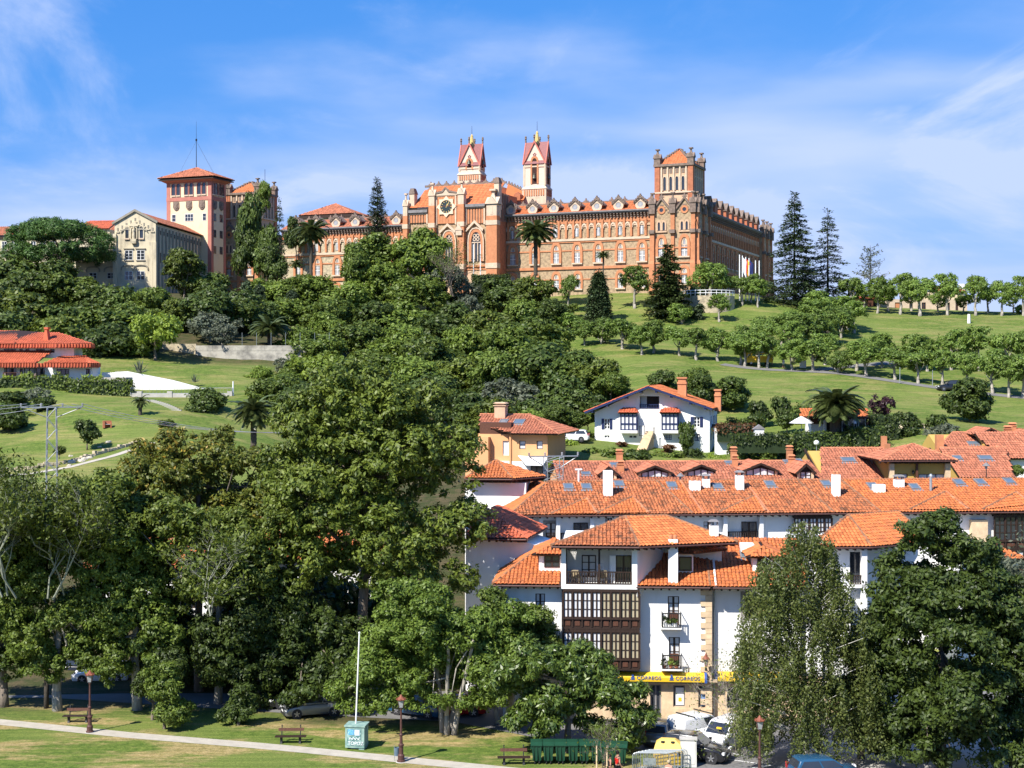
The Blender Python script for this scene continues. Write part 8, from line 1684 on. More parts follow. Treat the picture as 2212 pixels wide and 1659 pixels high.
# ================================================================ people
def person(loc,rz,label,top,bottom,hair='hair',h=1.72,cap=None,arm=0,stride=.12,skinm='skin',skirt=False):
    t = empty('person',loc,rz,label,'person'); s = h/1.75
    J = dict(pel=(0,0,.95,.15),ab=(0,0,1.12,.145),ch=(0,.0,1.32,.17),nk=(0,-.01,1.5,.06),hd=(0,-.02,1.6,.085),hd2=(0,-.02,1.71,.075),sl=(-.17,0,1.42,.065),el=(-.23,.03,1.15,.045),hl=(-.22,-.1,.93,.035),fl=(-.22,-.13,.83,.03),sr=(.17,0,1.42,.065),er=(.23,.03,1.15,.045),hr=(.22,-.1,.93,.035),fr=(.22,-.13,.83,.03),
             tl=(-.09,0,.88,.1),kl=(-.1,-.03,.5,.065),al=(-.1,stride,.09,.042),ol=(-.1,stride-.16,.04,.04),tr=(.09,0,.88,.1),kr=(.1,-.03,.5,.065),ar=(.1,-stride,.09,.042),orr=(.1,-stride-.16,.04,.04))
    E = [('pel','ab'),('ab','ch'),('ch','nk'),('nk','hd'),('hd','hd2'),('ch','sl'),('sl','el'),('el','hl'),('hl','fl'),('ch','sr'),('sr','er'),('er','hr'),('hr','fr'),('pel','tl'),('tl','kl'),('kl','al'),('al','ol'),('pel','tr'),('tr','kr'),('kr','ar'),('ar','orr')]
    def skin(nm,keys,m,grow=1.0,mod=None):
        kk = [k for k in J if k in keys]; idx = {k: i for i,k in enumerate(kk)}; jj = dict(J); jj.update(mod or {})
        me_ = bpy.data.meshes.new(nm); me_.from_pydata([tuple(c*s for c in jj[k][:3]) for k in kk],[(idx[a],idx[b]) for a,b in E if a in idx and b in idx],[])
        me_.materials.append(m); o = obj(nm,me_,t); bm = bmesh.new(); bm.from_mesh(me_); ly = bm.verts.layers.skin.verify(); bm.verts.ensure_lookup_table()
        for k,i in idx.items(): bm.verts[i][ly].radius = (jj[k][3]*grow*s,jj[k][3]*grow*s*(.8 if k in ('ch','ab','pel') else 1)); bm.verts[i][ly].use_root = (i == 0)
        bm.to_mesh(me_); bm.free(); o.modifiers.new('skin','SKIN'); q = o.modifiers.new('sub','SUBSURF'); q.levels = q.render_levels = 2; return o
    b_ = skin('body',list(J),M[skinm])
    skin('shirt',['ab','ch','sl','sr','pel'],M[top],1.16,dict(sl=(-.2,.01,1.35,.07),sr=(.2,.01,1.35,.07))); skin('trousers',['pel','tl','tr','kl','kr'],M[bottom],1.17,dict(pel=(0,0,.93,.15)))
    hd = MB().lathe([(.02,-.12),(.09,-.08),(.105,0),(.09,.07),(.02,.105)],12,(0,.015*s,1.7*s)); hd.build('cap' if cap else 'hair',M[cap or hair],t,True)
    if cap: MB().box(-.07,.07,-.2,-.06,1.69*s,1.71*s).build('cap_peak',M[cap],t)
    f = MB()
    for a in (-1,1): f.lathe([(.006,-.006),(.009,0),(.006,.006)],5,(a*.03*s,-.1*s,1.65*s))
    f.build('eyes',M['iron'],t)
    return t
def foot(zf,x,y,h): u,v = zf(x,y); return u,v
def pers(zf,x,ytop,h,*a,**k):
    u,v = zf(x,ytop); d = (CH-h)/((v-V0)/FF); return person((X_(u,d),d,.0),*a,h=h,**k)
pers(z11,735,1012,1.78,R(120),'person in a bright red T-shirt standing by the green containers','red','black'); pers(z11,668,1042,1.62,R(100),'person in dark clothes beside the one in red','black','black'); pers(z11,1180,1095,1.72,R(160),'person with a tan cap and white shirt at the bottom edge before the barriers','whitecl','khaki',cap='khaki')
u,v = z4(340,1395); person(on(u,240,0),R(30),'person in white walking on the hillside path right of the yellow cart','whitecl','whitecl'); u,v = z4(258,1385); person(on(u,243,0),R(-30),'person in a pale top beside the yellow cart','whitecl','black')
u,v = z4(482,1400); t = MB().box(-.5,.5,-.3,.3,0,1.25).build('utility_box',M['whitepaint'],None,loc=on(u,239,0)); tag(t,'small white utility box beside the hillside path','box')
# ================================================================ hillside paths
pp = [(1560,788,243),(1665,799,238),(1814,806,233),(1900,818,229),(2049,836,223),(2212,851,218),(2330,860,216)]
ribbon('drive',[(X_(u,d),d) for u,v,d in pp],2.2,M['asphalt'],.05)
ribbon('side_drive',[(X_(u,d),d) for u,d in ((1760,236),(1850,241),(1940,246),(2040,252))],2.4,M['asphalt'],.06)
# ================================================================ tree kinds (shared meshes)
broad_tpl('dark_a',11,'hill',11,10,.12,12,9000,.55,.85,under=.5)
broad_tpl('dark_b',12,'hill',12,9,.1,10,8000,.55,.85,shape=egg)
broad_tpl('mid_a',13,'mid',10,10,.14,11,8500,.5,.8)
broad_tpl('mid_b',14,'olive',12,9,.16,11,8000,.5,.75,shape=egg)
broad_tpl('light_a',15,'light',11,9,.14,11,9500,.45,.8)
broad_tpl('light_b',16,'light',14,9,.12,13,11000,.45,.75,shape=egg)
broad_tpl('lime_a',17,'lime',7,10,.2,9,3600,.5,.8)
broad_tpl('grey_a',18,'grey',9,9,.2,8,3500,.4,.6,bark='barkgrey')
broad_tpl('plane_a',21,'plane',6,4.6,.26,7,4200,.27,.45,lr=1.3,bark='barkgrey',tr=.2)
broad_tpl('plane_b',22,'plane',6,4.8,.26,8,4200,.27,.45,lr=1.25,bark='barkgrey',tr=.2)
broad_tpl('plane_c',23,'plane',6.2,4.4,.26,6,4200,.27,.45,lr=1.35,bark='barkgrey',tr=.2)
broad_tpl('bush_a',31,'dark',3,4,.0,6,2600,.3,.4,under=.5,tr=.08)
broad_tpl('bush_b',32,'mid',3,4,.0,6,2600,.28,.4,under=.5,tr=.08)
broad_tpl('bush_y',33,'lime',3,4,.0,5,1800,.26,.4,under=.5,tr=.08)
broad_tpl('bush_p',34,'purple',3.4,3.4,.0,5,1500,.28,.4,under=.5,tr=.08)
broad_tpl('bush_r',35,'red',3,4,.0,5,1500,.26,.4,under=.5,tr=.08)
broad_tpl('cyp',36,'conif',8,2.6,.02,8,3200,.3,.45,lr=.95,under=.6,tr=.1)
conifer_tpl('norfolk',41,'conif',22,9,24,9,.04,.0,.38,34,.75,.0,lambda t: (1-t)**.8,asp=.16,thick=.1,rnd=.08)
conifer_tpl('spruce',42,'conif',26,13,24,10,.03,.2,.05,70,.6,.2,lambda t: (1-t)**.72*(1 if t < .75 else .8),asp=.22,thick=.3)
conifer_tpl('spruce_thin',43,'conif',24,12,21,8,.03,.18,.05,55,.6,.32,lambda t: (1-t)**.8,asp=.22,thick=.28)
conifer_tpl('cedar',44,'cedar',14,9,15,9,.06,.12,.03,70,.6,.05,lambda t: (1-t)**.75,asp=.28,thick=.4)
conifer_tpl('cedar_open',45,'grey',14,12,9,6,.35,-.15,.1,30,.6,.15,lambda t: .95-.65*t,asp=.25,thick=.3)
conifer_tpl('yew',46,'conif',9,6,26,14,.02,.55,-.2,36,.5,.0,lambda t: (1-t)**.45,asp=.28,thick=.5)
TREE_DESC = {'dark_a': 'dark broad-crowned tree','dark_b': 'dark oval-crowned tree','mid_a': 'mid green broad-crowned tree','mid_b': 'mid green oval-crowned tree','light_a': 'fresh green broad tree','light_b': 'fresh green tall tree','lime_a': 'yellow-green spreading tree','grey_a': 'grey-green thin-leaved tree',
 'plane_a': 'pollarded plane tree','plane_b': 'pollarded plane tree','plane_c': 'pollarded plane tree','bush_a': 'dark rounded shrub','bush_b': 'mid green shrub','bush_y': 'yellow-green shrub','bush_p': 'purple-leaved shrub','bush_r': 'reddish shrub','cyp': 'narrow columnar cypress','norfolk': 'tiered conifer','spruce': 'tall dark conifer','spruce_thin': 'thin dark conifer','cedar': 'layered cedar','cedar_open': 'sparse flat-topped cedar','yew': 'drooping dark evergreen'}
ORD = ['first','second','third','fourth','fifth','sixth','seventh','eighth','ninth','tenth','eleventh','twelfth','thirteenth','fourteenth','fifteenth','sixteenth','seventeenth','eighteenth','nineteenth','twentieth','21st','22nd','23rd','24th','25th','26th','27th','28th','29th','30th','31st','32nd','33rd','34th','35th','36th','37th','38th','39th','40th','41st','42nd','43rd','44th','45th','46th','47th','48th','49th','50th']
def grove(items,where,group,cat='tree',name=None):
    """items: (kind, u, vtop, width px, depth[, vbase]); labelled by look and by count from the left among its kind"""
    items = sorted(items,key=lambda q: q[1]); tot = {}; cnt = {}
    for q in items: k = TREE_DESC[q[0]]; tot[k] = tot.get(k,0)+1
    for i,q in enumerate(items):
        k = TREE_DESC[q[0]]; c = cnt.get(k,0); cnt[k] = c+1
        lab = f'{k} {where}' if tot[k] == 1 else f'{k}, {"leftmost" if c == 0 else "rightmost" if c == tot[k]-1 else ORD[c]+" from left"} {where}'
        nm = name or {'plane': 'plane_tree','bush': 'shrub','cyp': 'cypress','norfo': 'conifer','spruc': 'conifer','cedar': 'cedar_tree','yew': 'evergreen_tree'}.get(q[0][:5] if q[0][:5] in ('norfo','spruc','cedar','plane') else q[0].split('_')[0],'broadleaf_tree')
        place(nm,q[0],q[1],q[2],q[3],q[4],lab,'shrub' if q[0].startswith('bush') else cat,group,vbase=q[5] if len(q) > 5 else None,seed=i)
W1 = 'on the wooded slope below the grey building'
grove([('dark_a',-40,555,170,292),('dark_b',30,540,150,285),('dark_a',100,548,150,283),('mid_a',160,585,130,282),('dark_a',215,605,140,280),('dark_b',285,612,130,278),('mid_a',335,618,110,276),('mid_b',398,528,96,287),('mid_a',440,585,100,290),('dark_b',475,600,100,284),
       ('mid_b',-20,600,180,262),('mid_b',60,615,160,262),('dark_a',150,640,170,258),('mid_a',235,650,160,258),('mid_a',300,655,140,262),('dark_b',30,660,170,248),('mid_b',120,670,170,246),('dark_b',215,690,150,242),('dark_a',290,690,120,244),('lime_a',335,668,130,240),('grey_a',455,660,120,256),('dark_b',440,620,120,262),('mid_a',505,640,120,266),('grey_a',480,690,80,248),('dark_b',545,620,110,272),('mid_b',385,640,90,262)],W1,'trees on the left wooded slope')
W2 = 'on the bank left of the church'
grove([('light_a',560,595,110,296),('light_a',610,600,110,297),('mid_a',650,590,90,296),('light_a',700,590,110,294),('cyp',560,600,26,290),('cyp',630,610,30,290),('cyp',532,590,28,292),('light_b',800,485,135,292),('light_b',765,510,90,288),('light_b',925,470,125,291),('light_a',850,560,120,286),('mid_a',900,590,120,284),('light_a',760,600,110,284),('mid_a',590,640,100,280),('light_a',650,640,120,280),('mid_a',720,640,130,276),('dark_a',820,640,150,272),('grey_a',960,545,110,290),('grey_a',1000,590,70,290),('mid_b',555,650,70,274)],W2,'trees on the bank below the college')
W3 = 'in the wood between villa lawn and hill'
grove([('light_b',700,660,110,262),('mid_a',760,690,130,256),('light_b',880,630,140,272),('dark_a',960,640,150,268),('grey_a',1010,625,80,276),('light_a',860,690,130,250),('mid_a',930,720,150,240),('dark_a',1090,590,110,286),('mid_b',1150,590,110,284),('light_a',1120,640,110,272),('mid_b',1050,660,130,262),('mid_a',1120,680,150,250),('dark_b',1180,640,80,272),('light_a',1110,700,140,240),('light_b',1040,740,150,228),('dark_b',1150,730,170,225),('dark_a',1230,745,130,222),('mid_b',1290,765,130,216),('dark_a',1200,800,150,208),('mid_a',1320,800,80,212),('grey_a',1100,800,160,210),('light_a',1060,750,110,220),('mid_b',990,760,140,225),('light_a',880,760,150,225),('mid_a',800,750,140,232),('lime_a',700,760,150,225),('mid_a',650,770,110,228),('dark_a',760,820,150,205),('dark_b',640,820,120,205),('dark_a',850,830,150,205),('dark_a',1000,830,150,200),('light_a',1150,880,80,190),('mid_a',1215,870,90,188),('light_a',1000,695,90,250),('dark_a',1060,790,150,220),('dark_b',1240,830,120,205),('mid_a',1180,700,110,252),('mid_b',1060,850,150,195),('dark_a',1280,840,110,203),('dark_b',940,800,140,212),('mid_a',680,720,120,248),('light_a',640,700,90,255),('dark_a',1140,850,150,198),('mid_a',620,800,100,222)],W3,'trees in the middle wood')
rowA = [(1230,672,56,272),(1262,690,52,262),(1300,682,56,262),(1345,682,60,256),(1385,700,56,250),(1412,695,54,252),(1468,690,66,250),(1505,705,56,246),(1550,702,62,246),(1600,706,60,243),(1640,710,60,240)]
rowB = [(u,vt,w,d) for (u,vt),w,d in ((z4(60,1135),58,242),(z4(230,1140),62,240),(z4(400,1165),58,237),(z4(560,1160),60,236),(z4(640,1120),60,242),(z4(735,1235),50,233),(z4(870,1115),66,236),(z4(935,1180),66,231),(z4(1050,1120),62,240),(z4(1150,1205),62,229),(z4(1290,1105),66,238),(z4(1385,1130),60,238),(z4(1320,1215),64,227),(z4(1490,1235),58,226),(z4(1560,1065),64,240),(z4(1680,1215),66,225),(z4(1755,1060),64,240),(z4(1860,1215),64,221),(z4(1960,1075),60,238),(z4(1975,1260),66,218),(z4(2065,1070),60,238),(z4(2080,1235),70,218),(z4(2230,1100),70,236),(z4(2250,1270),70,216))]
ks = ['plane_a','plane_b','plane_c']
grove([(ks[i % 3],*q) for i,q in enumerate(rowA)],'along the left half of the hillside drive','plane trees along the hillside drive')
grove([(ks[i % 3],*q) for i,q in enumerate(rowB)],'along the right half of the hillside drive','plane trees along the hillside drive')
rowC = [(*z4(x,y),w,d) for x,y,w,d in ((200,965,64,262),(330,985,64,258),(80,1045,56,252),(440,950,66,264),(560,890,64,272),(640,830,60,280),(700,900,62,272),(800,835,66,280),(640,960,60,264),(760,930,64,270),(850,880,56,276),(470,1000,60,256),(180,1010,56,254),(560,985,60,260),(380,1040,50,252))]
grove([(ks[i % 3],*q) for i,q in enumerate(rowC)],'in the avenue climbing the hill','plane trees in the climbing avenue')
rowD = [(*z4(x,y),w,d) for x,y,w,d in ((840,682,50,303),(1020,698,52,303),(1190,690,50,303),(1330,685,62,301),(1530,685,52,303),(1735,688,56,303),(1925,690,56,303),(2080,705,40,303),(1460,800,42,309),(1645,820,40,309),(1825,790,40,309),(2010,810,36,309),(2070,890,36,307),(930,770,40,309),(1100,770,44,309),(1270,790,40,310),(2230,720,50,303))]
grove([(ks[i % 3],*q) for i,q in enumerate(rowD)],'in the row along the crest','plane trees on the crest')
rowE = [(*z3(590,1085),36,289),(*z3(1062,1062),54,291),(*z3(1585,1028),76,291),(*z3(1810,1090),44,293),(*z3(1920,1135),40,292),(*z3(1870,1115),30,296)]
grove([(ks[i % 3],*q) for i,q in enumerate(rowE)],'close to the college walls','plane trees by the college')
grove([('norfolk',815,384,62,312,560),('yew',1293,583,66,280),('cedar',1443,528,100,284),('cyp',1511,642,26,283),('cedar',1448,590,84,287),('spruce',1716,415,138,300),('spruce_thin',1788,452,120,306),('spruce',1740,560,120,308),('cedar_open',1880,530,78,330),('plane_b',1554,635,44,281),('plane_c',1472,655,44,280),('bush_b',1230,650,60,284),('bush_a',1497,622,40,291),('dark_a',1900,590,36,316),('dark_a',1650,600,50,306)],'standing on the college lawn','single trees around the college')
grove([('bush_b',1255,925,70,186,985),('bush_y',1225,940,60,182,1000),('bush_b',1300,960,90,178,1010),('bush_a',1370,965,90,177,1010),('bush_b',1440,970,80,178,1012),('bush_y',1540,975,70,179,1010),('bush_a',1500,965,60,179,1010),('bush_r',1345,950,40,183,975),('bush_r',1445,955,50,182,985),('bush_a',1484,905,46,183,985),('bush_b',1590,950,60,179,1010),('bush_a',1660,950,60,177,1000),('bush_y',1240,1000,50,172,1015),('bush_y',1430,990,70,172,1008),('bush_b',1350,985,90,171,1010),('bush_b',1640,970,80,172,1010),('bush_r',1620,925,60,184,960),('bush_a',1700,960,50,174,1005),('bush_b',1200,985,50,160,1015),('bush_y',1195,1000,40,158,1015)],'in the planted bank below the gabled house','shrubs on the planted bank','shrub')
grove([('dark_b',1435,795,70,212,880),('mid_a',1500,790,80,209,890),('dark_a',1580,805,100,206,900),('dark_a',1520,800,80,204,890),('bush_a',1640,860,60,196,925),('bush_a',1690,850,60,198,925),('bush_b',1740,865,60,196,930),('mid_b',1790,870,50,194,925),('bush_p',1897,850,60,183,925),('bush_a',1700,890,60,190,930),('bush_a',1630,890,60,190,935),('dark_a',2095,775+30,118,193,935),('bush_a',1960,885,70,183,940),('bush_a',2020,890,60,182,950),('grey_a',2040,905,90,178,960),('bush_b',1215,890,70,192,935),('light_a',1140,880,90,190,950),('bush_b',1270,890,50,190,925),('mid_a',2190,1000,40,150,1040),('bush_a',1960,920,60,178,960),('bush_a',1390,840,60,208,880)],'behind and beside the garden houses','garden trees and shrubs behind the houses')
grove([('bush_a',*z5(660,850),66,175,z5(0,1070)[1]),('dark_b',*z5(1540,610),96,197,z5(0,950)[1]),('bush_a',*z5(1740,840),36,196,z5(0,925)[1]),('bush_b',*z5(1240,855),50,180,z5(0,920)[1]),('grey_a',*z5(260,590),100,205,z5(0,730)[1]),('bush_a',*z5(60,640),90,200,z5(0,850)[1]),('dark_a',*z5(60,720),90,186,z5(0,900)[1]),('dark_a',*z5(120,700),120,195,z5(0,850)[1]),('bush_a',*z5(330,690),60,198,z5(0,800)[1]),('mid_a',*z5(2080,520),110,208,z5(0,700)[1]),('grey_a',*z5(2150,380),60,236,z5(0,560)[1]),('bush_b',*z5(450,1060),40,167,z5(0,1130)[1]),('light_a',*z5(1960,450),60,228,z5(0,560)[1])],'on the sloping lawn under the villa','shrubs on the left lawn')
# ---------------------------------------------------------------- clipped hedges
def hedge(u0,u1,vt,vb,d,dep,m,label,name='hedge',seed=0,leaf=.3,dens=34,wav=.15,rz=0):
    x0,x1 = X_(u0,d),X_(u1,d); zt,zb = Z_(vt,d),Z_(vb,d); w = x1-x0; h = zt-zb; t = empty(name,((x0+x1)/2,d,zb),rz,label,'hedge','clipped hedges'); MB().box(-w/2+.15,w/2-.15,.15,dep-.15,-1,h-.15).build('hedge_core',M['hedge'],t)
    rng = np.random.default_rng(seed); fs_ = [(w*h,0),(w*dep,1),(dep*h,2),(dep*h,3)]; P_,N_ = [],[]
    for a,k in fs_:
        n = int(a*dens); r = rng.random((n,2));
        if k == 0: p = np.c_[(r[:,0]-.5)*w,np.zeros(n),r[:,1]*h]; q = np.array([0,-1,.3])
        elif k == 1: p = np.c_[(r[:,0]-.5)*w,r[:,1]*dep,np.full(n,h)]; q = np.array([0,0,1.])
        elif k == 2: p = np.c_[np.full(n,-w/2),r[:,0]*dep,r[:,1]*h]; q = np.array([-1,0,.3])
        else: p = np.c_[np.full(n,w/2),r[:,0]*dep,r[:,1]*h]; q = np.array([1,0,.3])
        b = np.sin(p[:,0]*1.7+seed)*np.sin(p[:,2]*2.3+p[:,1])*wav; p = p+q*b[:,None]+rng.normal(size=p.shape)*.09; P_.append(p); N_.append(unit(q+rng.normal(size=p.shape)*.6))
    p = np.concatenate(P_); nn = np.concatenate(N_); obj('foliage',np_mesh('hedge_leaves',leaves(p,nn,leaf*rng.uniform(.7,1.3,len(p)),rng,.6),4,LEAF[m]),t); return t
def hz5(x0,x1,vt,vb,d,dep,m,lab,s): hedge(z5(x0)[0],z5(x1)[0],z5(0,vt)[1],z5(0,vb)[1],d,dep,m,lab,seed=s,leaf=.36,dens=22)
hz5(-60,170,560,700,210.5,1.5,'dark','dark part of the hedge under the left end of the villa',1); hz5(165,500,545,720,210,1.5,'mid','ivy hedge below the middle of the villa terrace',2); hz5(505,990,572,712,209,2,'mid','big rounded ivy hedge right of the villa, turning reddish at its right end',3); hz5(620,760,540,580,210.6,1.2,'lime','strip of yellow-green ivy over the terrace edge of the villa',4); hz5(20,170,540,562,210.8,.8,'lime','yellow-green plants along the villa balustrade',5)
for i,x in enumerate((210,425)): hedge(z5(x-22)[0],z5(x+22)[0],z5(0,517)[1],z5(0,545)[1],210.8,.8,'lime',['small clipped golden bush on the villa terrace, left one','small clipped golden bush on the villa terrace, right one'][i],'clipped_bush',seed=7+i,leaf=.25)
def hz7(x0,x1,vt,vb,d,dep,m,lab,s): hedge(z7(x0)[0],z7(x1)[0],z7(0,vt)[1],z7(0,vb)[1],d,dep,m,lab,seed=s,leaf=.3,dens=26,wav=.06)
hz7(452,870,205,335,172,2.2,'dark','tall clipped dark hedge in front of the garden pavilion, lower left part',11); hz7(865,1150,165,330,172.5,2.2,'dark','tall clipped dark hedge in front of the garden pavilion, higher right part',12); hz7(-20,420,215,295,171,1.6,'dark','long low dark hedge left of the garden pavilion',13); hz7(-150,140,140,208,180,1.5,'red','reddish trimmed hedge right of the gabled house',14); hedge(1575,1645,905,935,190,1.5,'mid','two-tier green hedge at the right corner of the gabled house',seed=15); hz7(1050,1260,75,250,176,3,'dark','overgrown dark hedge between the purple shrub and rocky bank',16)
hedge(*[z3(x)[0] for x in (1452,1530)],z3(0,1195)[1],z3(0,1250)[1],289.5,2,'dark','clipped dome hedge on the round terrace of the college','hedge',seed=17)
hedge(1020,1100,594,640,293,3,'dark','dark clipped hedge in front of the church',seed=18); hedge(745,1100,634,646,291,2,'mid','low green hedge line at the foot of the college church',seed=19)
# ---------------------------------------------------------------- umbrella pine
def upine():
    rng = np.random.default_rng(51); lb = []
    for i in range(75):
        a = rng.random()*6.28; r = rng.random()**.5; z = 10+5.2*math.sqrt(max(0,1-r*r))+rng.normal()*.25; s = rng.uniform(1.5,2.3); lb.append((10.6*r*math.cos(a),9*r*math.sin(a),z,s,s,s*.7))
    for i in range(22): a = i/22*6.28; lb.append((10.4*math.cos(a),8.8*math.sin(a),9.2+rng.normal()*.5,1.7,1.7,1.3)); lb.append((8*math.cos(a+.1),7*math.sin(a+.1),8.9+rng.normal()*.4,1.8,1.8,1.2))
    c = crown('crown_umbrella_pine',lb,1100,48000,.8,.58,LEAF['pine'],51,asp=.25,flat=.6,inner=.05,under=.6); return trunk_mesh('trunk_umbrella_pine',9,.5,lb,rng,M['bark'],nl=14),c,24,17
tpl('upine',upine); TREE_DESC['upine'] = 'umbrella pine'
grove([('upine',128,468,250,297)],'with a broad domed crown left of the grey building','umbrella pine')
grove([('dark_b',548,405,62,318,640),('dark_b',530,470,60,316,640),('dark_a',575,470,70,315,640),('dark_b',590,520,60,312,640),('spruce_thin',603,430,60,316,640),('light_a',568,386,36,340,470),('dark_a',640,460,50,335,560)],'covering the left college tower','ivy and trees on the left tower')
# ---------------------------------------------------------------- palms
palm('palm_tree',672,500,42,303,'tall palm with a slim trunk before the left wing of the college',vbase=610,n=54,trunk_r=.42,seed=1,lo=-.95)
palm('palm_tree',1157,500,46,290,'tall palm with a full round crown before the main wing of the college',vbase=592,n=60,trunk_r=.5,seed=2,lo=-.95)
palm('fan_palm',1303,553,18,287,'small slender fan palm before the main wing windows',vbase=605,n=26,trunk_r=.16,seed=3,lo=-.6)
palm('fan_palm',1340-700,572,20,295,'small fan palm beside the tall palm of the left wing',vbase=620,n=24,trunk_r=.2,seed=4,lo=-.7)
palm('palm_tree',583,712,42,254,'short feathery palm above the concrete retaining wall',vbase=748,n=44,trunk_r=.55,seed=5,lo=-.4)
palm('palm_tree',548,890,54,158,'drooping palm half hidden by the yellowing tree at the left',vbase=960,n=60,trunk_r=.4,seed=6,lo=-.98)
palm('palm_tree',1804,876,66,174,'stout palm with arching fronds in front of the garden pavilion',vbase=938,n=80,trunk_r=.75,seed=7,lo=-.8)
palm('fan_palm',*z5(1062,735),22,190,'small shaggy fan palm beside the lawn steps',vbase=z5(0,895)[1],n=28,trunk_r=.3,seed=8,lo=-.95)
for i,(u,v,s) in enumerate(((z5(1060,505)),(z5(1475,570))) if False else ((*z5(1060,500),1.0),(*z5(1475,568),.6),(*z3(590,1330),1.1))):
    d = (218,219,283)[i]; t = empty('agave',(X_(u,d),d,tz(X_(u,d),d)+.1 if i == 2 else Z_(v,d)-.4),0,['spiky agave on top of the white terrace wall','small agave near the low end of the white terrace wall','pale agave on the upper lawn before the college'][i],'agave','agave plants')
    me_ = new_mesh('agave_leaf',[(0,-.1,0),(.5,-.14,.55),(1.1,0,1.35),(.5,.14,.55),(0,.1,0)],[(0,1,2),(0,2,3,4)],LEAF['grey']) if 'agave_leaf' not in bpy.data.meshes else bpy.data.meshes['agave_leaf']
    for k in range(18): obj('leaf',me_,t,(0,0,0),rot=(0,R(-25+(k % 3)*28),k*2.4),sc=(s*1.3,s*1.3,s*1.3))
# ================================================================ foreground park trees (metric,own crowns)
def big(name,u,d,label,lobes_px,leafm,nleaf,leaf,cr,seed,trunk=None,nclump=None,bark='bark',tr=.35,extra=None,vb=None,multi=1,spread=0,depth=1.0,lean=0,under=.35,asp=.55,flat=.7,group='large trees in the park',nl=10,inner=.18,cat='tree',droop=0):
    """lobes given in frame pixels: (u, v, ru, rv[, depth offset])"""
    rng = np.random.default_rng(seed); x0 = X_(u,d); z0 = tz(x0,d); lb = []; nleaf = int(nleaf*1.7); leaf *= .7; cr *= .85
    for q in lobes_px:
        dy = q[4] if len(q) > 4 else 0; dd = d+dy; rx = q[2]/FF*dd; rz = q[3]/FF*dd; cx_,cz_ = X_(q[0],dd)-x0,Z_(q[1],dd)-z0
        n = max(3,int(len(q) and (rx*rz)**.5*2.2)); sub = min(rx,rz)*.5
        for i in range(n*2):
            k = unit(rng.normal(size=(1,3)))[0]*rng.random()**.35; r = sub*rng.uniform(.7,1.15); lb.append((cx_+k[0]*(rx-r*.7),dy+k[1]*(rx*.8*depth),cz_+k[2]*(rz-r*.6),r,r,r*rng.uniform(.7,.95)))
    c = crown('crown_'+name,lb,nclump or nleaf//50,nleaf,cr,leaf,LEAF[leafm],seed,asp=asp,flat=flat,under=under,inner=inner,droop=droop)
    zmin = min(l[2] for l in lb); zmid = sorted(l[2] for l in lb)[len(lb)//2]
    tm = trunk_mesh('trunk_'+name,trunk or max(2,zmid),tr,lb,rng,M[bark],9,nl=nl,multi=multi,spread=spread,lean=lean)
    return tree(name,(x0,d,z0),tm,c,label,cat,group)
big('broadleaf_tree',790,106,'towering olive-green tree in the centre left, tallest in the park',[(740,830,85,65),(800,880,130,90),(900,900,110,80),(700,930,110,90),(850,1000,160,110),(960,1000,90,90),(990,1130,85,80,-2),(880,1160,120,110,-2),(740,1080,140,120),(640,900,60,60),(960,1240,70,50,-2),(800,1230,120,70),(690,1190,90,90),(630,1010,80,100)],'olive',60000,.42,.62,101,tr=.4,nl=16)
big('broadleaf_tree',430,109,'broad yellowing tree left of the tallest one',[(330,990,90,50),(430,960,100,50),(520,990,90,60),(400,1050,140,70),(530,1080,90,80),(300,1080,90,70),(600,1060,60,80)],'yellow',30000,.4,.6,102,tr=.3,nl=12)
big('broadleaf_tree',470,105,'mid green tree with pale forked limbs below the yellowing crown',[(380,1150,130,90),(500,1180,110,90),(280,1130,90,80),(420,1260,130,80),(570,1250,90,90),(610,1150,70,70),(300,1230,90,70)],'olive',34000,.38,.58,103,bark='barkgrey',tr=.25,nl=12)
big('broadleaf_tree',125,102.8,'left park tree with flared pale trunk behind the first bench',[(130,1180,90,70),(60,1230,90,80),(160,1300,90,80),(90,1380,90,70),(190,1390,60,60),(30,1330,70,80),(150,1430,70,40),(230,1440,60,35,-2),(80,1450,60,30,-1)],'mid',30000,.34,.52,104,tr=.3,bark='barkgrey',trunk=7)
big('broadleaf_tree',10,104,'tree with dark leaning trunk at the far left edge',[(0,1250,90,90),(-60,1350,90,90),(20,1420,60,60),(-40,1180,90,70)],'dark',16000,.38,.55,105,tr=.26,trunk=7)
big('broadleaf_tree',297,103,'tree with thick bare curved trunk right of the left lamp',[(250,1240,80,70),(300,1310,80,70),(220,1330,60,60),(340,1380,60,60),(270,1180,80,60),(250,1400,60,40),(220,1450,60,35,-1),(270,1350,90,60,4)],'mid',28000,.36,.55,106,tr=.3,bark='barkgrey',trunk=9,group='large trees in the park')
big('broadleaf_tree',560,103.5,'ivy-smothered dark tree behind the middle shrubs',[(540,1330,80,80),(600,1400,70,90),(540,1470,60,80),(470,1400,70,80),(600,1320,80,60),(510,1260,60,60)],'dark',26000,.36,.55,107,tr=.25,trunk=8,under=.7)
big('broadleaf_tree',665,104,'dense dark tree behind the second bench',[(690,1490,60,30,-4),(640,1500,50,30,-3),(740,1460,60,40,-3),(640,1400,70,70),(690,1430,60,60),(660,1340,80,60),(730,1380,70,70),(650,1480,60,40)],'dark',26000,.36,.55,108,tr=.22,trunk=7)
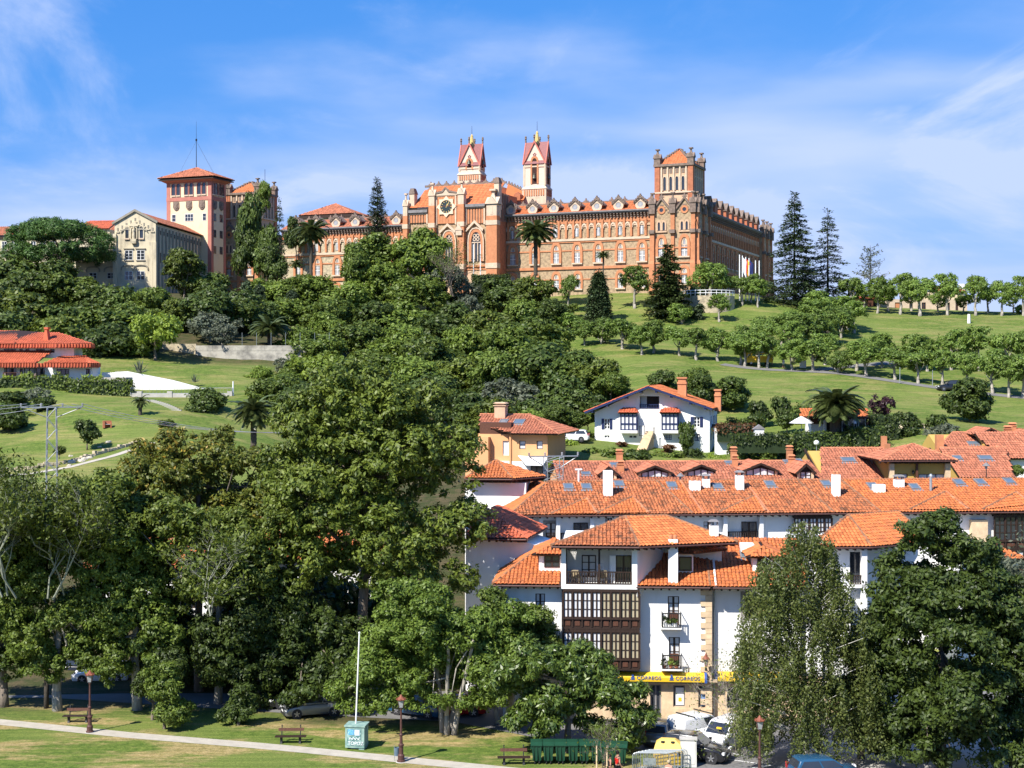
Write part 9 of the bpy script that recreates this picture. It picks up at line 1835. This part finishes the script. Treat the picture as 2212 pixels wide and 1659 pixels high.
big('broadleaf_tree',965,96.5,'fresh green tree on several slender pale stems behind the middle lamp',[(910,1300,110,60),(870,1370,110,70),(960,1380,120,70),(800,1430,70,60),(900,1450,110,60),(1020,1350,80,60),(1040,1440,80,60),(820,1500,60,40),(760,1490,60,50),(980,1490,80,30),(1090,1400,60,60),(1120,1340,50,40),(860,1520,60,24,-1),(950,1515,60,22,-2),(1050,1505,70,36,-1),(1090,1470,60,40)],'fresh',56000,.3,.5,109,tr=.16,bark='barkgrey',multi=4,spread=1.5,trunk=6.5,nl=14,inner=.12,group='smaller trees in the park')
bpy.data.objects[-1:] if False else None
big('broadleaf_tree',1090,99,'loose grey-green tree before the left wall of the corner building',[(1060,1320,60,50),(1120,1340,70,50),(1160,1370,60,40),(1080,1400,80,60),(1060,1480,60,50)],'mid',17000,.3,.5,110,tr=.16,bark='barkgrey',multi=3,spread=1.2,trunk=6,group='smaller trees in the park')
big('chestnut_tree',1225,91.5,'glossy large-leaved tree above the green containers',[(1190,1420,90,55),(1260,1440,80,60),(1130,1470,90,55),(1220,1510,110,60),(1300,1500,60,60),(1150,1550,70,40),(1360,1540,55,70),(1270,1570,60,30),(1120,1540,50,40),(1370,1490,40,30)],'chestnut',30000,.42,.5,111,tr=.2,trunk=4.5,under=.5,droop=.8,asp=.42,group='smaller trees in the park')
big('shrub',355,97.6,'rounded glossy bush on the grass right of the left lamp',[(355,1470,45,45),(360,1520,55,50),(330,1440,35,25)],'mid',9000,.26,.4,112,tr=.1,trunk=2,under=.7,group='shrubs in the park',cat='shrub')
big('shrub',330,100,'taller dark bush behind the rounded one',[(350,1440,50,50),(320,1480,40,50)],'dark',5000,.3,.4,113,tr=.1,trunk=2,under=.7,group='shrubs in the park',cat='shrub')
big('shrub',515,98.5,'upright dark bush in the shade left of the second bench',[(520,1500,35,60),(500,1540,30,30)],'dark',4000,.28,.4,114,tr=.1,trunk=2,under=.7,group='shrubs in the park',cat='shrub')
def bare(name,u,d,vt,vb,w,label,seed,m='lichen',lv='olive',nleaf=1500,r0=.08,group='lichen-grey half bare trees',lsz=.3):
    rng = random.Random(seed); x0 = X_(u,d); z0 = Z_(vb,d); H = Z_(vt,d)-z0; Wd = w/FF*d; mb = MB(); tips = []
    def br(p,dr,L_,r,lev):
        q = p+dr*L_*.5+Vector((rng.gauss(0,.1),rng.gauss(0,.1),0))*L_; e = q+(dr+Vector((rng.gauss(0,.25),rng.gauss(0,.25),.1)))*L_*.5; mb.path([p,q,e],[r,r*.8,r*.6],5 if lev < 2 else 3)
        if lev >= 4: tips.append(e); return
        for i in range(3 if lev < 2 else 4): dd = (dr+Vector((rng.gauss(0,.55),rng.gauss(0,.55),rng.gauss(.1,.35)))).normalized(); br(e if i < 2 else q,dd,L_*rng.uniform(.6,.8),r*.58,lev+1)
    for k in range(3): br(Vector((rng.uniform(-.3,.3)*Wd*.4,rng.uniform(-1,1),0)),Vector((rng.uniform(-.4,.4)*Wd/H,rng.uniform(-.3,.3),1)).normalized(),H*.36,r0,0)
    t = empty(name,(x0,d,z0),0,label,'tree',group); mb.build('trunk',M[m],t)
    n = np.array([tuple(q) for q in tips]); rg = np.random.default_rng(seed); i = rg.integers(0,len(n),nleaf); p = n[i]+rg.normal(size=(nleaf,3))*.35; obj('crown',np_mesh('sparse_leaves',leaves(p,unit(rg.normal(size=p.shape)),lsz*rg.uniform(.6,1.3,nleaf),rg,.5),4,LEAF[lv]),t); return t
bare('bare_tree',25,99,1010,1290,190,'lichen-grey half bare tree at the left edge above the park',1,nleaf=5200); bare('bare_tree',110,101,1020,1290,180,'lichen-grey half bare tree beside the pylon',2,nleaf=5200); bare('bare_tree',190,103,1050,1300,150,'lichen-grey half bare tree right of the pylon',3,nleaf=4400); bare('bare_tree',-40,101,1020,1290,160,'lichen-grey half bare tree cut by the left edge',4,nleaf=4400)
bare('bare_tree',450,100,1130,1330,120,'pale lichen tufts on bare limbs in the middle of the left canopy',5,r0=.05,nleaf=1800)
big('broadleaf_tree',100,103.5,'green tree behind the lichen-grey crowns at the left',[(100,1130,120,70),(0,1120,90,70),(200,1130,100,80),(240,1060,70,50)],'olive',18000,.42,.6,116,tr=.14,bark='barkdark')
bare('twiggy_tree',1590,90.5,1380,1690,90,'sparse young tree with twigs in front of the stone quoins',6,'barkgrey','mid',1100,.04,'young thin trees',.13)
bare('twiggy_tree',z11(610,0)[0],85,z11(0,700)[1],z11(0,1160)[1],44,'staked sapling with thin leaves by the containers',7,'bark','olive',500,.03,'young thin trees',.14)
bare('twiggy_tree',985,283,530,640,110,'nearly leafless tree before the church',8,'bark','mid',1500,.12,'young thin trees')
def birch():
    rng = np.random.default_rng(61); d = 88.5; u = 1740; x0 = X_(u,d); mb = MB(); mb.path([(0,0,0),(.1,0,3),(-.15,.1,7),(.1,0,11),(0,0,14.5)],[.2,.17,.14,.09,.03],9); mb.path([(.9,.3,0),(1.1,.3,4),(1.3,.3,8),(1.6,.2,11)],[.12,.1,.07,.02],7)
    P_,N_ = [],[]
    env = [(1120,22),(1160,60),(1200,85),(1250,105),(1300,118),(1400,132),(1500,142),(1600,150),(1640,150)]
    for i in range(1150):
        v = 1125+rng.random()**.8*455; w = np.interp(v,[e[0] for e in env],[e[1] for e in env]); uu = rng.uniform(-1,1); top = Z_(v,d); x = (uu*w*1.0+(1745-u)-12)/FF*d; y = rng.uniform(-1,1)*w/FF*d*.8
        L_ = rng.uniform(.8,2.6); n = int(L_*44); t = rng.random(n); x_end = x*1.06
        if math.sin(x*1.5+1)*math.sin(v*.035+x*.8)+.35*math.sin(x*4+v*.02) < -.66: continue
        p = np.c_[x+(x_end-x)*t+rng.normal(0,.1+.08*t,n),y+rng.normal(0,.12,n),top-L_*t+rng.normal(0,.05,n)]; P_.append(p); N_.append(unit(rng.normal(size=(n,3))+np.array([0,-.3,.2])))
        if i % 5 == 0: mb.tube((x*.35,y*.35,max(2,top-1.2)),(x,y,top),.035,.012,4,caps=False)
    p = np.concatenate(P_); p = p[p[:,2] > .9]; nn = unit(rng.normal(size=p.shape)+np.array([0,-.3,.3])); c = np_mesh('crown_birch',leaves(p,nn,.15*rng.uniform(.7,1.4,len(p)),rng,.6,droop=1.2),4,LEAF['birch'])
    tree('birch_tree',(x0,d,0),mb.mesh('trunk_birch',M['birchbark'],True),c,'weeping birch with hanging leaf curtains in front of the post office',group='trees at the lower right')
birch()
big('broadleaf_tree',2035,88,'large dark green tree filling the lower right corner',[(1990,1150,60,50),(2060,1140,60,50),(2040,1200,110,60),(2120,1230,80,60),(1960,1250,80,70),(2050,1310,150,90),(2160,1350,80,90),(1950,1380,80,80),(2060,1450,160,90),(1960,1530,80,60),(2130,1550,110,80),(2030,1580,110,60),(2200,1480,60,100),(1950,1180,30,30),(1920,1600,60,40),(2000,1620,90,40,-2),(2130,1620,100,40,-2),(2060,1520,120,80,-3),(2210,1600,60,50),(1910,1300,40,60),(1920,1450,60,70),(2080,1380,110,60,-3),(2170,1280,70,60),(2200,1400,60,60),(2110,1180,50,40),(1985,1300,60,60,-2)],'dark',70000,.36,.55,121,tr=.28,trunk=7,group='trees at the lower right',nl=10)
big('broadleaf_tree',1860,90,'dark tree squeezed between the birch and the big dark tree',[(1870,1400,55,70),(1850,1500,70,70),(1880,1580,60,60),(1900,1340,40,50)],'dark',15000,.34,.5,122,tr=.2,trunk=6,group='trees at the lower right')
bare('bare_tree',2215,93,1200,1500,130,'grey thin-leaved tree at the right edge',9,lv='grey',nleaf=9000,r0=.05,group='trees at the lower right')
grove([('dark_a',700,1200,280,113,1560),('dark_a',560,1180,260,114,1560),('dark_b',880,1230,240,112,1560),('dark_a',400,1250,200,112.5,1560)],'forming the dark backdrop behind the park trunks','backdrop trees across the street')
